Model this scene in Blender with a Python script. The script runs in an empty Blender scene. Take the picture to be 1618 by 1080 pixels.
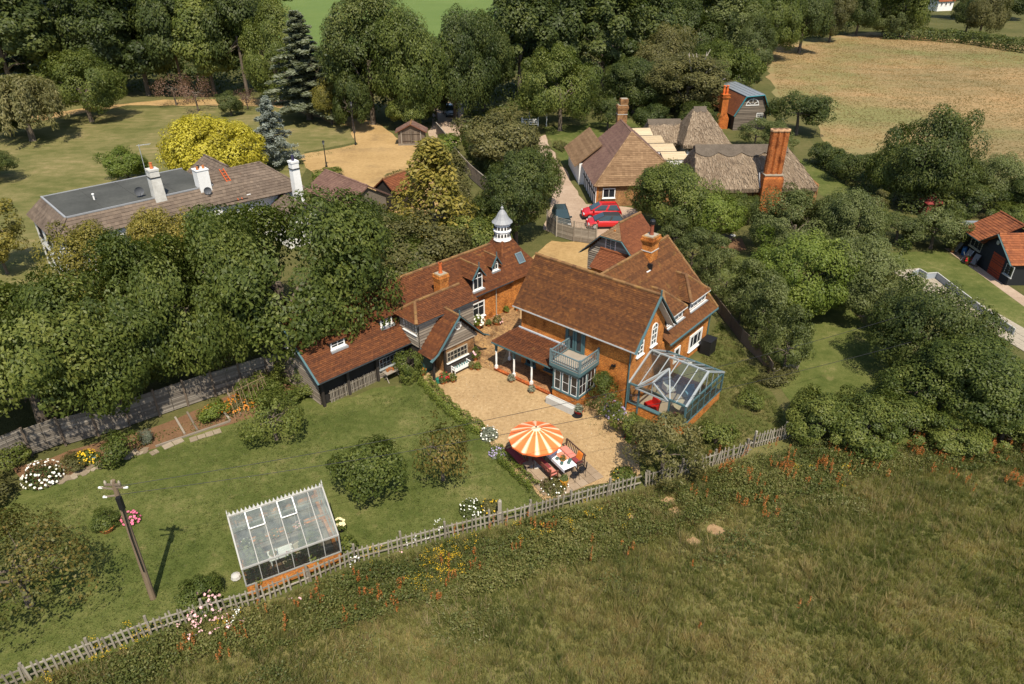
import bpy, math, random
import numpy as np
from mathutils import Vector, Matrix

random.seed(7)
rng = np.random.default_rng(11)
R = math.radians
scene = bpy.context.scene
COL = scene.collection

# ------------------------------------------------------------------ camera, sky, sun, exposure
CAM_H, PITCH, FPX = 28.0, R(30.4), 1122.0
cd = bpy.data.cameras.new('camera'); cam = bpy.data.objects.new('camera', cd); COL.objects.link(cam)
cam.location = (0, 0, CAM_H); cam.rotation_euler = (math.pi / 2 - PITCH, 0, 0)
cd.sensor_width = 36; cd.sensor_fit = 'HORIZONTAL'; cd.lens = FPX / 1618 * 36
cd.clip_start = 0.5; cd.clip_end = 6000
scene.camera = cam
SUN_DIR = Vector((1.05, -4.58, 7.2)).normalized()
w = bpy.data.worlds.new('World'); scene.world = w; w.use_nodes = True
nt = w.node_tree
bg = nt.nodes['Background']; sky = nt.nodes.new('ShaderNodeTexSky'); sky.sky_type = 'NISHITA'; sky.sun_disc = False
sky.sun_elevation = math.asin(SUN_DIR.z); sky.sun_rotation = math.atan2(SUN_DIR.x, SUN_DIR.y)
nt.links.new(sky.outputs[0], bg.inputs[0]); bg.inputs[1].default_value = 0.122
sd = bpy.data.lights.new('sun', 'SUN'); sd.energy = 4.5; sd.angle = R(0.6); sd.color = (1, 0.915, 0.77)
sun = bpy.data.objects.new('sun', sd); COL.objects.link(sun)
sun.rotation_euler = SUN_DIR.to_track_quat('Z', 'Y').to_euler(); sun.location = SUN_DIR * 200
vs = scene.view_settings
vs.view_transform = 'Standard'; vs.look = 'None'; vs.exposure = 0.48; vs.gamma = 1.0; vs.use_curve_mapping = False
scene.cycles.max_bounces = 6; scene.cycles.transparent_max_bounces = 10
scene.cycles.diffuse_bounces = 3; scene.cycles.caustics_reflective = False; scene.cycles.caustics_refractive = False

# ------------------------------------------------------------------ photo-pixel to place
_c, _s = math.cos(PITCH), math.sin(PITCH)
def at(px, py, z=0.0):
    u = (px - 809) / FPX; v = (py - 540) / FPX
    d = (u, _c - v * _s, -_s - v * _c); t = (z - CAM_H) / d[2]
    return Vector((d[0] * t, d[1] * t, z))
def proj(p):
    z = p[2] - CAM_H; d = p[1] * _c - z * _s
    return 809 + FPX * p[0] / d, 540 - FPX * (p[1] * _s + z * _c) / d
def height_at(base, py):
    lo, hi = 0.0, 27.0
    for _ in range(40):
        m = (lo + hi) / 2
        if proj((base[0], base[1], m))[1] > py: lo = m
        else: hi = m
    return lo
def ppm(base, z=0):                                 # photo pixels per metre at a place
    return FPX / (base[1] * _c - (z - CAM_H) * _s)

# ------------------------------------------------------------------ objects
def tag(o, label=None, cat=None, group=None, kind=None):
    if label: o['label'] = label
    if cat: o['category'] = cat
    if group: o['group'] = group
    if kind: o['kind'] = kind
    return o
def thing(name, label, cat, loc=(0, 0, 0), rz=0.0, group=None, scale=None):
    o = bpy.data.objects.new(name, None); COL.objects.link(o)
    o.location = loc; o.rotation_euler = (0, 0, rz); o.empty_display_size = 0.3
    if scale: o.scale = scale
    return tag(o, label, cat, group)
def link_mesh(name, me, parent=None, loc=None, rot=None, scale=None):
    o = bpy.data.objects.new(name, me); COL.objects.link(o)
    if parent: o.parent = parent
    if loc is not None: o.location = loc
    if rot is not None: o.rotation_euler = rot
    if scale is not None: o.scale = scale
    return o
def copy_tree(o, parent=None):
    c = o.copy(); COL.objects.link(c)
    if parent: c.parent = parent
    for ch in list(o.children): copy_tree(ch, c)
    return c

class MB:
    def __init__(s): s.v = []; s.f = []; s.m = []; s.t = []
    def poly(s, pts, m=0, t=None):
        i = len(s.v); s.v.extend([tuple(p) for p in pts]); s.f.append(tuple(range(i, i + len(pts))))
        s.m.append(m); s.t.append(random.random() if t is None else t)
    def hexa(s, P, m=0, t=None):                    # 8 corners: bottom 4, top 4
        i = len(s.v); s.v.extend([tuple(p) for p in P]); t = random.random() if t is None else t
        for q in ((3, 2, 1, 0), (4, 5, 6, 7), (0, 1, 5, 4), (1, 2, 6, 5), (2, 3, 7, 6), (3, 0, 4, 7)):
            s.f.append(tuple(i + k for k in q)); s.m.append(m); s.t.append(t)
    def box(s, x0, x1, y0, y1, z0, z1, m=0, t=None):
        s.hexa([(x0, y0, z0), (x1, y0, z0), (x1, y1, z0), (x0, y1, z0), (x0, y0, z1), (x1, y0, z1), (x1, y1, z1), (x0, y1, z1)], m, t)
    def obox(s, O, U, V, N, u0, u1, v0, v1, n0, n1, m=0, t=None):
        O, U, V, N = Vector(O), Vector(U), Vector(V), Vector(N)
        g = lambda a, b, c: O + U * a + V * b + N * c
        s.hexa([g(u0, v0, n0), g(u0, v0, n1), g(u1, v0, n1), g(u1, v0, n0), g(u0, v1, n0), g(u0, v1, n1), g(u1, v1, n1), g(u1, v1, n0)], m, t)
    def bar(s, p, q, w, h, m=0, up=(0, 0, 1), t=None):
        p, q = Vector(p), Vector(q); d = (q - p); L = d.length; d.normalize()
        a = d.cross(Vector(up))
        if a.length < 1e-4: a = d.cross(Vector((1, 0, 0)))
        a.normalize(); b = a.cross(d)
        s.obox(p, a, b, d, -w / 2, w / 2, -h / 2, h / 2, 0, L, m, t)
    def tube(s, pts, rad, n=6, m=0, cap=True, t=None):
        pts = [Vector(p) for p in pts]; t = random.random() if t is None else t
        if not hasattr(rad, '__len__'): rad = [rad] * len(pts)
        base = len(s.v)
        for i, p in enumerate(pts):
            d = (pts[min(i + 1, len(pts) - 1)] - pts[max(i - 1, 0)]).normalized()
            a = d.cross(Vector((0.13, 0.31, 1)) if abs(d.z) < .9 else Vector((1, .1, 0))).normalized(); b = d.cross(a)
            for k in range(n):
                an = 2 * math.pi * k / n
                s.v.append(tuple(p + (a * math.cos(an) + b * math.sin(an)) * rad[i]))
        for i in range(len(pts) - 1):
            for k in range(n):
                k2 = (k + 1) % n
                s.f.append((base + i * n + k, base + i * n + k2, base + (i + 1) * n + k2, base + (i + 1) * n + k)); s.m.append(m); s.t.append(t)
        if cap:
            s.f.append(tuple(base + k for k in range(n))[::-1]); s.m.append(m); s.t.append(t)
            s.f.append(tuple(base + (len(pts) - 1) * n + k for k in range(n))); s.m.append(m); s.t.append(t)
    def lathe(s, prof, n=16, c=(0, 0, 0), m=0, t=None):
        s.tube([(c[0], c[1], c[2] + z) for r, z in prof], [max(r, .001) for r, z in prof], n, m, True, t)
    def prism(s, pts, vec, m=0, t=None):            # closed extrusion of a polygon
        t = random.random() if t is None else t
        n = len(pts); i = len(s.v); vec = Vector(vec)
        s.v.extend([tuple(p) for p in pts]); s.v.extend([tuple(Vector(p) + vec) for p in pts])
        s.f.append(tuple(i + k for k in range(n))[::-1]); s.m.append(m); s.t.append(t)
        s.f.append(tuple(i + n + k for k in range(n))); s.m.append(m); s.t.append(t)
        for k in range(n):
            k2 = (k + 1) % n
            s.f.append((i + k, i + k2, i + n + k2, i + n + k)); s.m.append(m); s.t.append(t)
    def mesh(s, name, mats, smooth=False):
        me = bpy.data.meshes.new(name); me.from_pydata(s.v, [], s.f)
        for k in (mats if isinstance(mats, (list, tuple)) else [mats]): me.materials.append(k)
        me.polygons.foreach_set('material_index', s.m)
        if smooth: me.polygons.foreach_set('use_smooth', [True] * len(s.f))
        a = me.attributes.new('tint', 'FLOAT', 'FACE'); a.data.foreach_set('value', s.t)
        me.update(); return me
    def build(s, name, mats, parent=None, smooth=False, kind=None, label=None):
        o = link_mesh(name, s.mesh(name, mats, smooth), parent)
        return tag(o, label, None, None, kind)

def np_mesh(name, V, F, tint, mats, midx=None):      # V (n,3), F (m,k) with equal k
    me = bpy.data.meshes.new(name); n, k = F.shape
    me.vertices.add(len(V)); me.vertices.foreach_set('co', np.ascontiguousarray(V, dtype=np.float32).ravel())
    me.loops.add(n * k); me.loops.foreach_set('vertex_index', np.ascontiguousarray(F, dtype=np.int32).ravel())
    me.polygons.add(n); me.polygons.foreach_set('loop_start', np.arange(0, n * k, k, dtype=np.int32))
    for m in (mats if isinstance(mats, (list, tuple)) else [mats]): me.materials.append(m)
    if midx is not None: me.polygons.foreach_set('material_index', np.ascontiguousarray(midx, dtype=np.int32))
    a = me.attributes.new('tint', 'FLOAT', 'FACE'); a.data.foreach_set('value', np.ascontiguousarray(tint, dtype=np.float32))
    me.update(calc_edges=True); return me

# ------------------------------------------------------------------ materials
class NT:
    def __init__(s, name):
        s.mat = bpy.data.materials.new(name); s.mat.use_nodes = True; s.t = s.mat.node_tree
        s.bsdf = s.t.nodes['Principled BSDF']; s.out = s.t.nodes['Material Output']
    def n(s, typ, **kw):
        x = s.t.nodes.new(typ)
        for k, v in kw.items(): setattr(x, k, v)
        return x
    def l(s, a, b): s.t.links.new(a, b)
    def val(s, x, inp):
        if isinstance(x, (int, float)): inp.default_value = x
        else: s.l(x, inp)
    def math(s, op, a, b=0.0):
        x = s.n('ShaderNodeMath', operation=op); s.val(a, x.inputs[0]); s.val(b, x.inputs[1]); return x.outputs[0]
    def coord(s, scale=(1, 1, 1), kind='Object'):
        tc = s.n('ShaderNodeTexCoord'); mp = s.n('ShaderNodeMapping'); mp.inputs['Scale'].default_value = scale
        s.l(tc.outputs[kind], mp.inputs[0]); return mp.outputs[0]
    def noise(s, scale, detail=4, vec=None, rough=.6, dist=0):
        x = s.n('ShaderNodeTexNoise'); x.inputs['Scale'].default_value = scale; x.inputs['Detail'].default_value = detail
        x.inputs['Roughness'].default_value = rough; x.inputs['Distortion'].default_value = dist
        s.l(vec if vec is not None else s.coord(), x.inputs['Vector']); return x.outputs[0]
    def ramp(s, fac, cols):
        x = s.n('ShaderNodeValToRGB'); e = x.color_ramp.elements
        while len(e) < len(cols): e.new(.5)
        for k, (p, c) in zip(e, cols): k.position = p; k.color = (*c, 1)
        s.l(fac, x.inputs[0]); return x.outputs[0]
    def mix(s, fac, a, b, mode='MIX'):
        x = s.n('ShaderNodeMixRGB', blend_type=mode); s.val(fac, x.inputs[0])
        for v, i in ((a, 1), (b, 2)):
            if isinstance(v, tuple): x.inputs[i].default_value = (*v, 1)
            else: s.l(v, x.inputs[i])
        return x.outputs[0]
    def tint(s):
        a = s.n('ShaderNodeAttribute'); a.attribute_name = 'tint'; return a.outputs['Fac']
    def rnd(s): return s.n('ShaderNodeObjectInfo').outputs['Random']
    def bump(s, h, strength=.5, dist=.05):
        b = s.n('ShaderNodeBump'); b.inputs['Strength'].default_value = strength; b.inputs['Distance'].default_value = dist
        s.l(h, b.inputs['Height']); s.l(b.outputs[0], s.bsdf.inputs['Normal'])
    def fin(s, col, rough=.8, spec=.3, metal=0.0):
        if isinstance(col, tuple): s.bsdf.inputs['Base Color'].default_value = (*col, 1)
        else: s.l(col, s.bsdf.inputs['Base Color'])
        s.bsdf.inputs['Roughness'].default_value = rough; s.bsdf.inputs['Specular IOR Level'].default_value = spec
        s.bsdf.inputs['Metallic'].default_value = metal
        return s.mat
def plain(name, c, rough=.6, spec=.35, var=.12, scale=3.0, metal=0.0, tintvar=.15):
    t = NT(name); n = t.noise(scale, 5); k = t.math('ADD', t.math('MULTIPLY', n, var * 2), t.math('MULTIPLY', t.tint(), tintvar))
    k = t.math('ADD', k, 1 - var - tintvar / 2)
    col = t.mix(1.0, c, k, 'MULTIPLY')
    return t.fin(col, rough, spec, metal)
def noisy(name, cols, scale=.4, fine=6.0, fw=.45, rough=.9, spec=.15, bump=0.0, bscale=20, stretch=(1, 1, 1), tw=0.0):
    t = NT(name); v = t.coord(stretch)
    a = t.noise(scale, 6, v); b = t.noise(fine, 5, v)
    f = t.math('ADD', t.math('MULTIPLY', a, 1 - fw), t.math('MULTIPLY', b, fw))
    if tw: f = t.math('ADD', t.math('MULTIPLY', f, 1 - tw), t.math('MULTIPLY', t.tint(), tw))
    col = t.ramp(f, cols)
    if bump: t.bump(t.noise(bscale, 4, v), bump, .06)
    return t.fin(col, rough, spec)
def tile_mat(name, cols, lichen=(.30, .19, .05), lamt=.58, tw=.5, lscale=1.3):
    t = NT(name); f = t.math('ADD', t.math('MULTIPLY', t.tint(), tw), t.math('MULTIPLY', t.noise(.55, 6), 1 - tw))
    col = t.ramp(f, cols); ln = t.noise(lscale, 7, None, .7)
    lf = t.ramp(ln, [(lamt, (0, 0, 0)), (lamt + .16, (.75, .75, .75))])
    col = t.mix(lf, col, lichen)
    g = t.noise(14, 3); t.bump(g, .4, .03)
    return t.fin(col, .85, .2)
def brick_mat(name, c1, c2, mortar, scale=1.0):
    t = NT(name); tc = t.n('ShaderNodeTexCoord'); sp = t.n('ShaderNodeSeparateXYZ'); t.l(tc.outputs['Object'], sp.inputs[0])
    cb = t.n('ShaderNodeCombineXYZ'); t.l(t.math('ADD', sp.outputs[0], sp.outputs[1]), cb.inputs[0]); t.l(sp.outputs[2], cb.inputs[1])
    b = t.n('ShaderNodeTexBrick'); t.l(cb.outputs[0], b.inputs['Vector']); b.inputs['Scale'].default_value = scale
    b.inputs['Color1'].default_value = (*c1, 1); b.inputs['Color2'].default_value = (*c2, 1); b.inputs['Mortar'].default_value = (*mortar, 1)
    b.inputs['Brick Width'].default_value = .23; b.inputs['Row Height'].default_value = .078; b.inputs['Mortar Size'].default_value = .009
    n = t.noise(1.1, 6); k = t.ramp(n, [(.34, (.50, .44, .42)), (.46, (.9, .88, .85)), (.55, (1.05, 1.03, 1)), (.68, (1.25, 1.2, 1.05))])
    n2 = t.ramp(t.noise(9, 4, t.coord((1, 1, 3))), [(.36, (.5, .45, .45)), (.5, (1, 1, 1)), (.66, (1.35, 1.28, 1.1))])
    col = t.mix(1, t.mix(1, b.outputs['Color'], k, 'MULTIPLY'), n2, 'MULTIPLY')
    t.bump(t.math('SUBTRACT', 1, b.outputs['Fac']), .5, .02)
    return t.fin(col, .85, .15)
def leaf_mat(name, c0, c1, c2, tr=.28, var=.32):
    t = NT(name); tr = tr * 1.3; f = t.math('ADD', t.math('MULTIPLY', t.tint(), 1 - var), t.math('MULTIPLY', t.rnd(), var))
    col = t.ramp(f, [(.12, c0), (.5, c1), (.9, c2)])
    t.fin(col, .5, .26)
    tl = t.n('ShaderNodeBsdfTranslucent'); t.l(t.mix(1, col, (1.25, 1.3, .55), 'MULTIPLY'), tl.inputs[0])
    ms = t.n('ShaderNodeMixShader'); ms.inputs[0].default_value = tr
    t.l(t.bsdf.outputs[0], ms.inputs[1]); t.l(tl.outputs[0], ms.inputs[2]); t.l(ms.outputs[0], t.out.inputs[0])
    return t.mat
def glass_mat(name, tintc=(.92, .95, .93), gloss=.14, dust=0.0, dustc=(.6, .62, .58)):
    t = NT(name); tr = t.n('ShaderNodeBsdfTransparent'); tr.inputs[0].default_value = (*tintc, 1)
    gl = t.n('ShaderNodeBsdfGlossy'); gl.inputs['Roughness'].default_value = .06
    fr = t.n('ShaderNodeFresnel'); fr.inputs[0].default_value = 1.5
    m1 = t.n('ShaderNodeMixShader'); t.l(t.math('ADD', fr.outputs[0], gloss * .4), m1.inputs[0]); t.l(tr.outputs[0], m1.inputs[1]); t.l(gl.outputs[0], m1.inputs[2])
    o = m1.outputs[0]
    if dust:
        df = t.n('ShaderNodeBsdfDiffuse'); df.inputs[0].default_value = (*dustc, 1)
        m2 = t.n('ShaderNodeMixShader'); t.l(t.math('MULTIPLY', t.noise(2.2, 5), dust * 2), m2.inputs[0]); t.l(o, m2.inputs[1]); t.l(df.outputs[0], m2.inputs[2]); o = m2.outputs[0]
    t.l(o, t.out.inputs[0]); return t.mat

TILE = tile_mat('clay_roof_tile', [(.15, (0.0655, 0.0260, 0.0134)), (.42, (0.1025, 0.0370, 0.0160)), (.66, (0.1470, 0.0521, 0.0193)), (.9, (0.2352, 0.0907, 0.0294))], lamt=.62, tw=.55)
TILE_MAIN = tile_mat('aged_clay_tile', [(.15, (0.0546, 0.0234, 0.0117)), (.42, (0.0905, 0.0359, 0.0140)), (.66, (0.1326, 0.0530, 0.0172)), (.9, (0.2184, 0.0874, 0.0250))], lamt=.575, tw=.6, lichen=(.25, .10, .026))
TILE_ORANGE = tile_mat('orange_clay_tile', [(.2, (.13, .045, .022)), (.5, (.23, .075, .03)), (.85, (.34, .12, .045))], lamt=.66)
TILE_OLD = tile_mat('lichened_clay_tile', [(.15, (0.0656, 0.0295, 0.0148)), (.45, (0.1107, 0.0459, 0.0180)), (.85, (0.1886, 0.0779, 0.0271))], lamt=.585, lichen=(.22, .14, .035), tw=.55)
TILE_RED = tile_mat('red_clay_tile', [(.15, (0.1144, 0.0405, 0.0202)), (.5, (0.1716, 0.0581, 0.0255)), (.85, (0.2376, 0.0862, 0.0352))], lamt=.66, tw=.55)
TILE_BROWN = tile_mat('brown_roof_tile', [(.2, (.14, .085, .058)), (.5, (.20, .125, .08)), (.85, (.28, .18, .11))], lamt=.7, tw=.4)
TILE_PURPLE = tile_mat('weathered_roof_tile', [(.2, (.11, .062, .048)), (.5, (.165, .095, .072)), (.85, (.23, .14, .10))], lamt=.72, tw=.45)
TILE_TAN = tile_mat('tan_roof_tile', [(.2, (.14, .082, .042)), (.5, (.205, .125, .066)), (.85, (.29, .185, .10))], lamt=.7, tw=.5)
PANTILE = tile_mat('grey_brown_pantile', [(.2, (.085, .062, .046)), (.5, (.14, .105, .078)), (.85, (.22, .165, .12))], lichen=(.2, .09, .04), lamt=.64, tw=.4)
RIDGE = tile_mat('ridge_tile', [(.2, (.12, .06, .03)), (.5, (.2, .11, .045)), (.85, (.26, .14, .055))], lamt=.55, lichen=(.28, .17, .035))
BRICK = brick_mat('orange_brick', (.60, .215, .042), (.42, .132, .028), (.38, .22, .09))
BRICK_DARK = brick_mat('brown_brick', (.30, .15, .06), (.22, .10, .04), (.34, .25, .14))
BRICK_RED = brick_mat('red_brick', (.42, .11, .03), (.26, .06, .02), (.3, .16, .08))
TEAL = plain('teal_painted_wood', (.065, .125, .135), .5)
TEAL_BRIGHT = plain('bright_teal_paint', (.03, .22, .25), .5)
TEAL_GREY = plain('blue_grey_painted_wood', (.125, .18, .19), .5)
WHITE = plain('white_painted_wood', (.80, .79, .75), .5, var=.05, tintvar=.04)
RENDER_WHITE = noisy('white_render', [(.25, (.62, .60, .56)), (.6, (.80, .79, .76))], .6, 5, .4, .85)
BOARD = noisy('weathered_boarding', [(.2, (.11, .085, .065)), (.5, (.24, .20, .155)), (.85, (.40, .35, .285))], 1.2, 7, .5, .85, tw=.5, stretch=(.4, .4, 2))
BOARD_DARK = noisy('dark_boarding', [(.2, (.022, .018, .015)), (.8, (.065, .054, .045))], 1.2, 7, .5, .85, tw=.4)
BOARD_BLACK = plain('black_stained_boarding', (.014, .015, .017), .6)
GREYWOOD = noisy('grey_fence_wood', [(.2, (.13, .105, .08)), (.5, (.24, .205, .16)), (.85, (.38, .335, .275))], 2, 9, .5, .85, tw=.5)
PALEWOOD = noisy('pale_timber', [(.2, (.38, .29, .18)), (.8, (.60, .50, .34))], 2, 9, .5, .8, tw=.4)
PICKETWOOD = noisy('pale_picket_wood', [(.2, (.14, .118, .088)), (.5, (.25, .22, .172)), (.85, (.40, .355, .29))], 2, 9, .5, .85, tw=.5)
PATHSTONE = noisy('mossy_path_stone', [(.2, (.15, .115, .075)), (.55, (.25, .20, .14)), (.85, (.38, .32, .24))], 2.5, 8, .5, .9, tw=.4)
PANELWOOD = noisy('silvered_panel_wood', [(.2, (.085, .072, .058)), (.5, (.165, .142, .115)), (.85, (.30, .265, .22))], 1.6, 9, .5, .85, tw=.45)
BROWNWOOD = noisy('brown_fence_wood', [(.2, (.085, .062, .045)), (.5, (.15, .115, .085)), (.85, (.24, .19, .14))], 2, 9, .5, .85, tw=.5)
REDWOOD = plain('varnished_hardwood', (.15, .05, .03), .5)
BARK = noisy('bark', [(.2, (.06, .045, .032)), (.8, (.19, .155, .12))], 2, 8, .5, .9, bump=.6)
DEADWOOD = noisy('bare_dead_wood', [(.2, (.34, .28, .22)), (.8, (.60, .53, .45))], 2, 8, .5, .9)
LEAD = plain('lead_sheet', (.27, .275, .28), .55, .3)
FLATROOF = noisy('grey_felt_roof', [(.2, (.045, .047, .043)), (.5, (.075, .077, .071)), (.85, (.125, .125, .112))], .35, 4, .3, .95, .0)
METALROOF = plain('grey_metal_roof', (.20, .22, .235), .5, .4)
DGLASS = plain('dark_window_glass', (.018, .022, .026), .08, .6, var=.3)
POT = plain('terracotta', (.42, .15, .05), .8, .2)
POT_GLAZED = plain('ochre_glazed_pot', (.50, .24, .03), .3, .5)
BLACK = plain('black_metal', (.012, .012, .013), .5)
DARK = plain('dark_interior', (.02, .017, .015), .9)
SOIL = noisy('bed_soil', [(.2, (.10, .055, .03)), (.8, (.24, .135, .07))], 1, 8, .5, .95, bump=.7)
STONE = noisy('pale_stone', [(.2, (.22, .185, .135)), (.8, (.42, .365, .28))], 1.5, 8, .5, .9, tw=.3)
CONCRETE = noisy('pale_concrete', [(.2, (.36, .355, .33)), (.8, (.55, .54, .50))], 1.5, 8, .5, .85)
RED = plain('red_paint', (.42, .018, .014), .4)
CGLASS = glass_mat('clear_glazing', (.84, .89, .88), .22, .03)
GGLASS = glass_mat('dusty_glazing', (.84, .88, .84), .25, .17, (.50, .55, .46))
STEELGREY = plain('galvanised_metal', (.42, .44, .44), .4, .5, metal=.3)

# ------------------------------------------------------------------ building helpers
def slope(mb, poly, w=.17, g=.13, lift=.05, m=0, slab=.09, slabm=None, jit=.5):
    """overlapping tiles (or gapped boards, when w is large) laid in courses over a flat polygon; first edge = lowest course"""
    P = [Vector(p) for p in poly]; u = (P[1] - P[0]).normalized()
    nn = None
    for k in range(2, len(P)):
        c = u.cross(P[k] - P[0])
        if nn is None or c.length > nn.length: nn = c
    nn.normalize(); v = nn.cross(u)
    Q = [((p - P[0]).dot(u), (p - P[0]).dot(v)) for p in P]
    if slab:
        s0 = [p + nn * .001 for p in P]
        mb.prism([p - nn * slab for p in s0], nn * slab, m if slabm is None else slabm, .3)
    vm = max(q[1] for q in Q); r = 0; n = max(1, round(vm / g)); g = vm / n
    for r in range(n):
        v0 = r * g; y = v0 + g * .5; xs = []
        for i in range(len(Q)):
            (x0, y0), (x1, y1) = Q[i], Q[(i + 1) % len(Q)]
            if (y0 <= y) != (y1 <= y): xs.append(x0 + (y - y0) / (y1 - y0) * (x1 - x0))
        xs.sort()
        for a, b in zip(xs[::2], xs[1::2]):
            x = a - (w * .5 if r % 2 else 0) if w < 50 else a
            rowt = random.random()
            while x < b - .01:
                xa, xb = max(a, x), min(b, x + w)
                if xb - xa > .012:
                    h = lift + random.uniform(-.5, .6) * lift * jit; e = random.uniform(-.012, .008) * jit
                    d0 = P[0] + u * (xa + .004) + v * (v0 - .035 + e); d1 = P[0] + u * (xb - .004) + v * (v0 - .035 + e)
                    gt = g if w < 50 else g * .74; k0 = P[0] + u * (xa + .004) + v * (v0 + gt); k1 = P[0] + u * (xb - .004) + v * (v0 + gt)  # boards stop short; the dark backing stands in for the shadow between laps
                    t = random.random() * (.58 if w < 50 else .2) + rowt * (.42 if w < 50 else .8)
                    mb.poly([d0 + nn * h, d1 + nn * h, k1 + nn * .008, k0 + nn * .008], m, t)
                    mb.poly([d0 + nn * .002, d1 + nn * .002, d1 + nn * h, d0 + nn * h], m, t * .9)  # tail edge coloured darker, a painted shadow gap below each course
                x += w
def ridge_line(mb, p, q, r=.12, seg=.32, m=0):
    p, q = Vector(p), Vector(q); L = (q - p).length; n = max(1, int(L / seg)); d = (q - p) / n
    side = d.cross(Vector((0, 0, 1))).normalized(); up = side.cross(d).normalized()
    for i in range(n):
        a = p + d * i; b = p + d * (i + .97); rr = r * random.uniform(.92, 1.1); t = random.random(); zz = random.uniform(-.012, .012)
        A = [side * (rr * math.cos(k)) + up * (rr * math.sin(k) * .8 + zz - .02) for k in (-.5, .5, 1.2, 1.94, 2.64, 3.64)]
        for k in range(5): mb.poly([a + A[k], b + A[k], b + A[k + 1], a + A[k + 1]], m, t)
        mb.poly([a + x for x in A], m, t); mb.poly([b + x for x in A[::-1]], m, t)
def roof(parent, polys, mats, name='roof', ridges=(), w=.17, g=.13, lift=.05, label=None, rr=.12):
    mb = MB()
    for p in polys: slope(mb, p, w, g, lift)
    for p, q in ridges: ridge_line(mb, p, q, rr, m=1)
    return mb.build(name, mats, parent, label=label)
def boards(mb, poly, g=.2, m=0, lift=.085): slope(mb, poly, 1e3, g, lift, m, slab=0, jit=.35)
Z = Vector((0, 0, 1))
def window(parent, O, U, W, H, cols=2, rows=2, mat=None, fw=.07, bw=.032, depth=.06, sill=True, V=Z, arch=False, name='window', gl=None, transom=None, sillm=None):
    mat = mat or WHITE; O, U, V = Vector(O), Vector(U).normalized(), Vector(V).normalized(); N = U.cross(V)
    mb = MB(); gb = MB(); b = lambda *a: mb.obox(O, U, V, N, *a)
    if arch:
        r = W / 2; hs = H - r; c = O + U * r + V * hs; pts = []
        b(0, fw, 0, hs, 0, depth); b(W - fw, W, 0, hs, 0, depth); b(fw, W - fw, 0, fw, 0, depth)
        k = 10
        for i in range(k):
            a0, a1 = math.pi * i / k, math.pi * (i + 1) / k
            e = lambda rad, a, n: c + U * (rad * math.cos(a)) + V * (rad * math.sin(a)) + N * n
            mb.hexa([e(r - fw, a0, 0), e(r, a0, 0), e(r, a0, depth), e(r - fw, a0, depth), e(r - fw, a1, 0), e(r, a1, 0), e(r, a1, depth), e(r - fw, a1, depth)])
        gp = [O + N * .012, O + U * W + N * .012] + [c + U * ((r - .01) * math.cos(math.pi * i / k)) + V * ((r - .01) * math.sin(math.pi * i / k)) + N * .012 for i in range(k + 1)]
        gb.poly(gp)
        for i in range(1, cols): b(W * i / cols - bw / 2, W * i / cols + bw / 2, fw, H - fw, .013, depth - .012)
        for j in range(1, rows): b(fw, W - fw, H * j / rows - bw / 2, H * j / rows + bw / 2, .013, depth - .014)
    else:
        b(0, fw, 0, H, 0, depth); b(W - fw, W, 0, H, 0, depth); b(fw, W - fw, 0, fw, 0, depth); b(fw, W - fw, H - fw, H, 0, depth)
        for i in range(1, cols): b(W * i / cols - bw / 2, W * i / cols + bw / 2, fw, H - fw, .013, depth - .012)
        hs = [H * j / rows for j in range(1, rows)] if transom is None else [H * transom]
        for y in hs: b(fw, W - fw, y - bw / 2, y + bw / 2, .013, depth - .014)
        xs = [fw] + [W * i / cols for i in range(1, cols)] + [W - fw]; ys = [fw] + hs + [H - fw]
        for xa, xb in zip(xs, xs[1:]):
            for ya, yb in zip(ys, ys[1:]):
                z = .012 + random.uniform(-.002, .002)
                gb.poly([O + U * xa + V * ya + N * z, O + U * xb + V * ya + N * z, O + U * xb + V * yb + N * .012, O + U * xa + V * yb + N * .012])
    if sill: mb.obox(O, U, V, N, -.06, W + .06, -.07, .0, 0, depth + .09, 1 if sillm else 0)
    f = mb.build(name, [mat, sillm] if sillm else mat, parent); gb.build('pane', gl or DGLASS, f); return f
def chimney(parent, cx, cy, z0, z1, sx, sy, mat, pots=1, band=True, potm=None, name='chimney', cap=.09, poth=.65):
    mb = MB(); mb.box(cx - sx / 2, cx + sx / 2, cy - sy / 2, cy + sy / 2, z0, z1 - .55)
    for i in range(3):
        e = cap * (i + 1) / 3; mb.box(cx - sx / 2 - e, cx + sx / 2 + e, cy - sy / 2 - e, cy + sy / 2 + e, z1 - .55 + i * .12, z1 - .43 + i * .12)
    e = cap * .55; mb.box(cx - sx / 2 - e, cx + sx / 2 + e, cy - sy / 2 - e, cy + sy / 2 + e, z1 - .19, z1, 0)
    mb.box(cx - sx / 2 + .05, cx + sx / 2 - .05, cy - sy / 2 + .05, cy + sy / 2 - .05, z1, z1 + .05, 1)
    if band:
        zb = z1 - 1.1; e = .035; mb.box(cx - sx / 2 - e, cx + sx / 2 + e, cy - sy / 2 - e, cy + sy / 2 + e, zb, zb + .06, 2)
    o = mb.build(name, [mat, STONE, CONCRETE], parent)
    for i in range(pots):
        pb = MB(); px = cx + (i - (pots - 1) / 2) * .42
        pb.lathe([(.15, 0), (.17, .05), (.14, .12), (.12, poth - .12), (.155, poth - .08), (.15, poth), (.1, poth), (.09, poth - .1)], 12, (px, cy, z1 + .04))
        pb.build('chimney_pot', potm or POT, o)
    return o
def trim(parent, name, mat, runs, wd=.05, ht=.2, up=(0, 0, 1)):
    for p, q in runs: m = MB(); m.bar(p, q, wd, ht, 0, up); m.build(name, mat, parent)
def pipe(parent, pts, mat, r=.05, name='downpipe'): m = MB(); m.tube(pts, r, 6); m.build(name, mat, parent)
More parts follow.
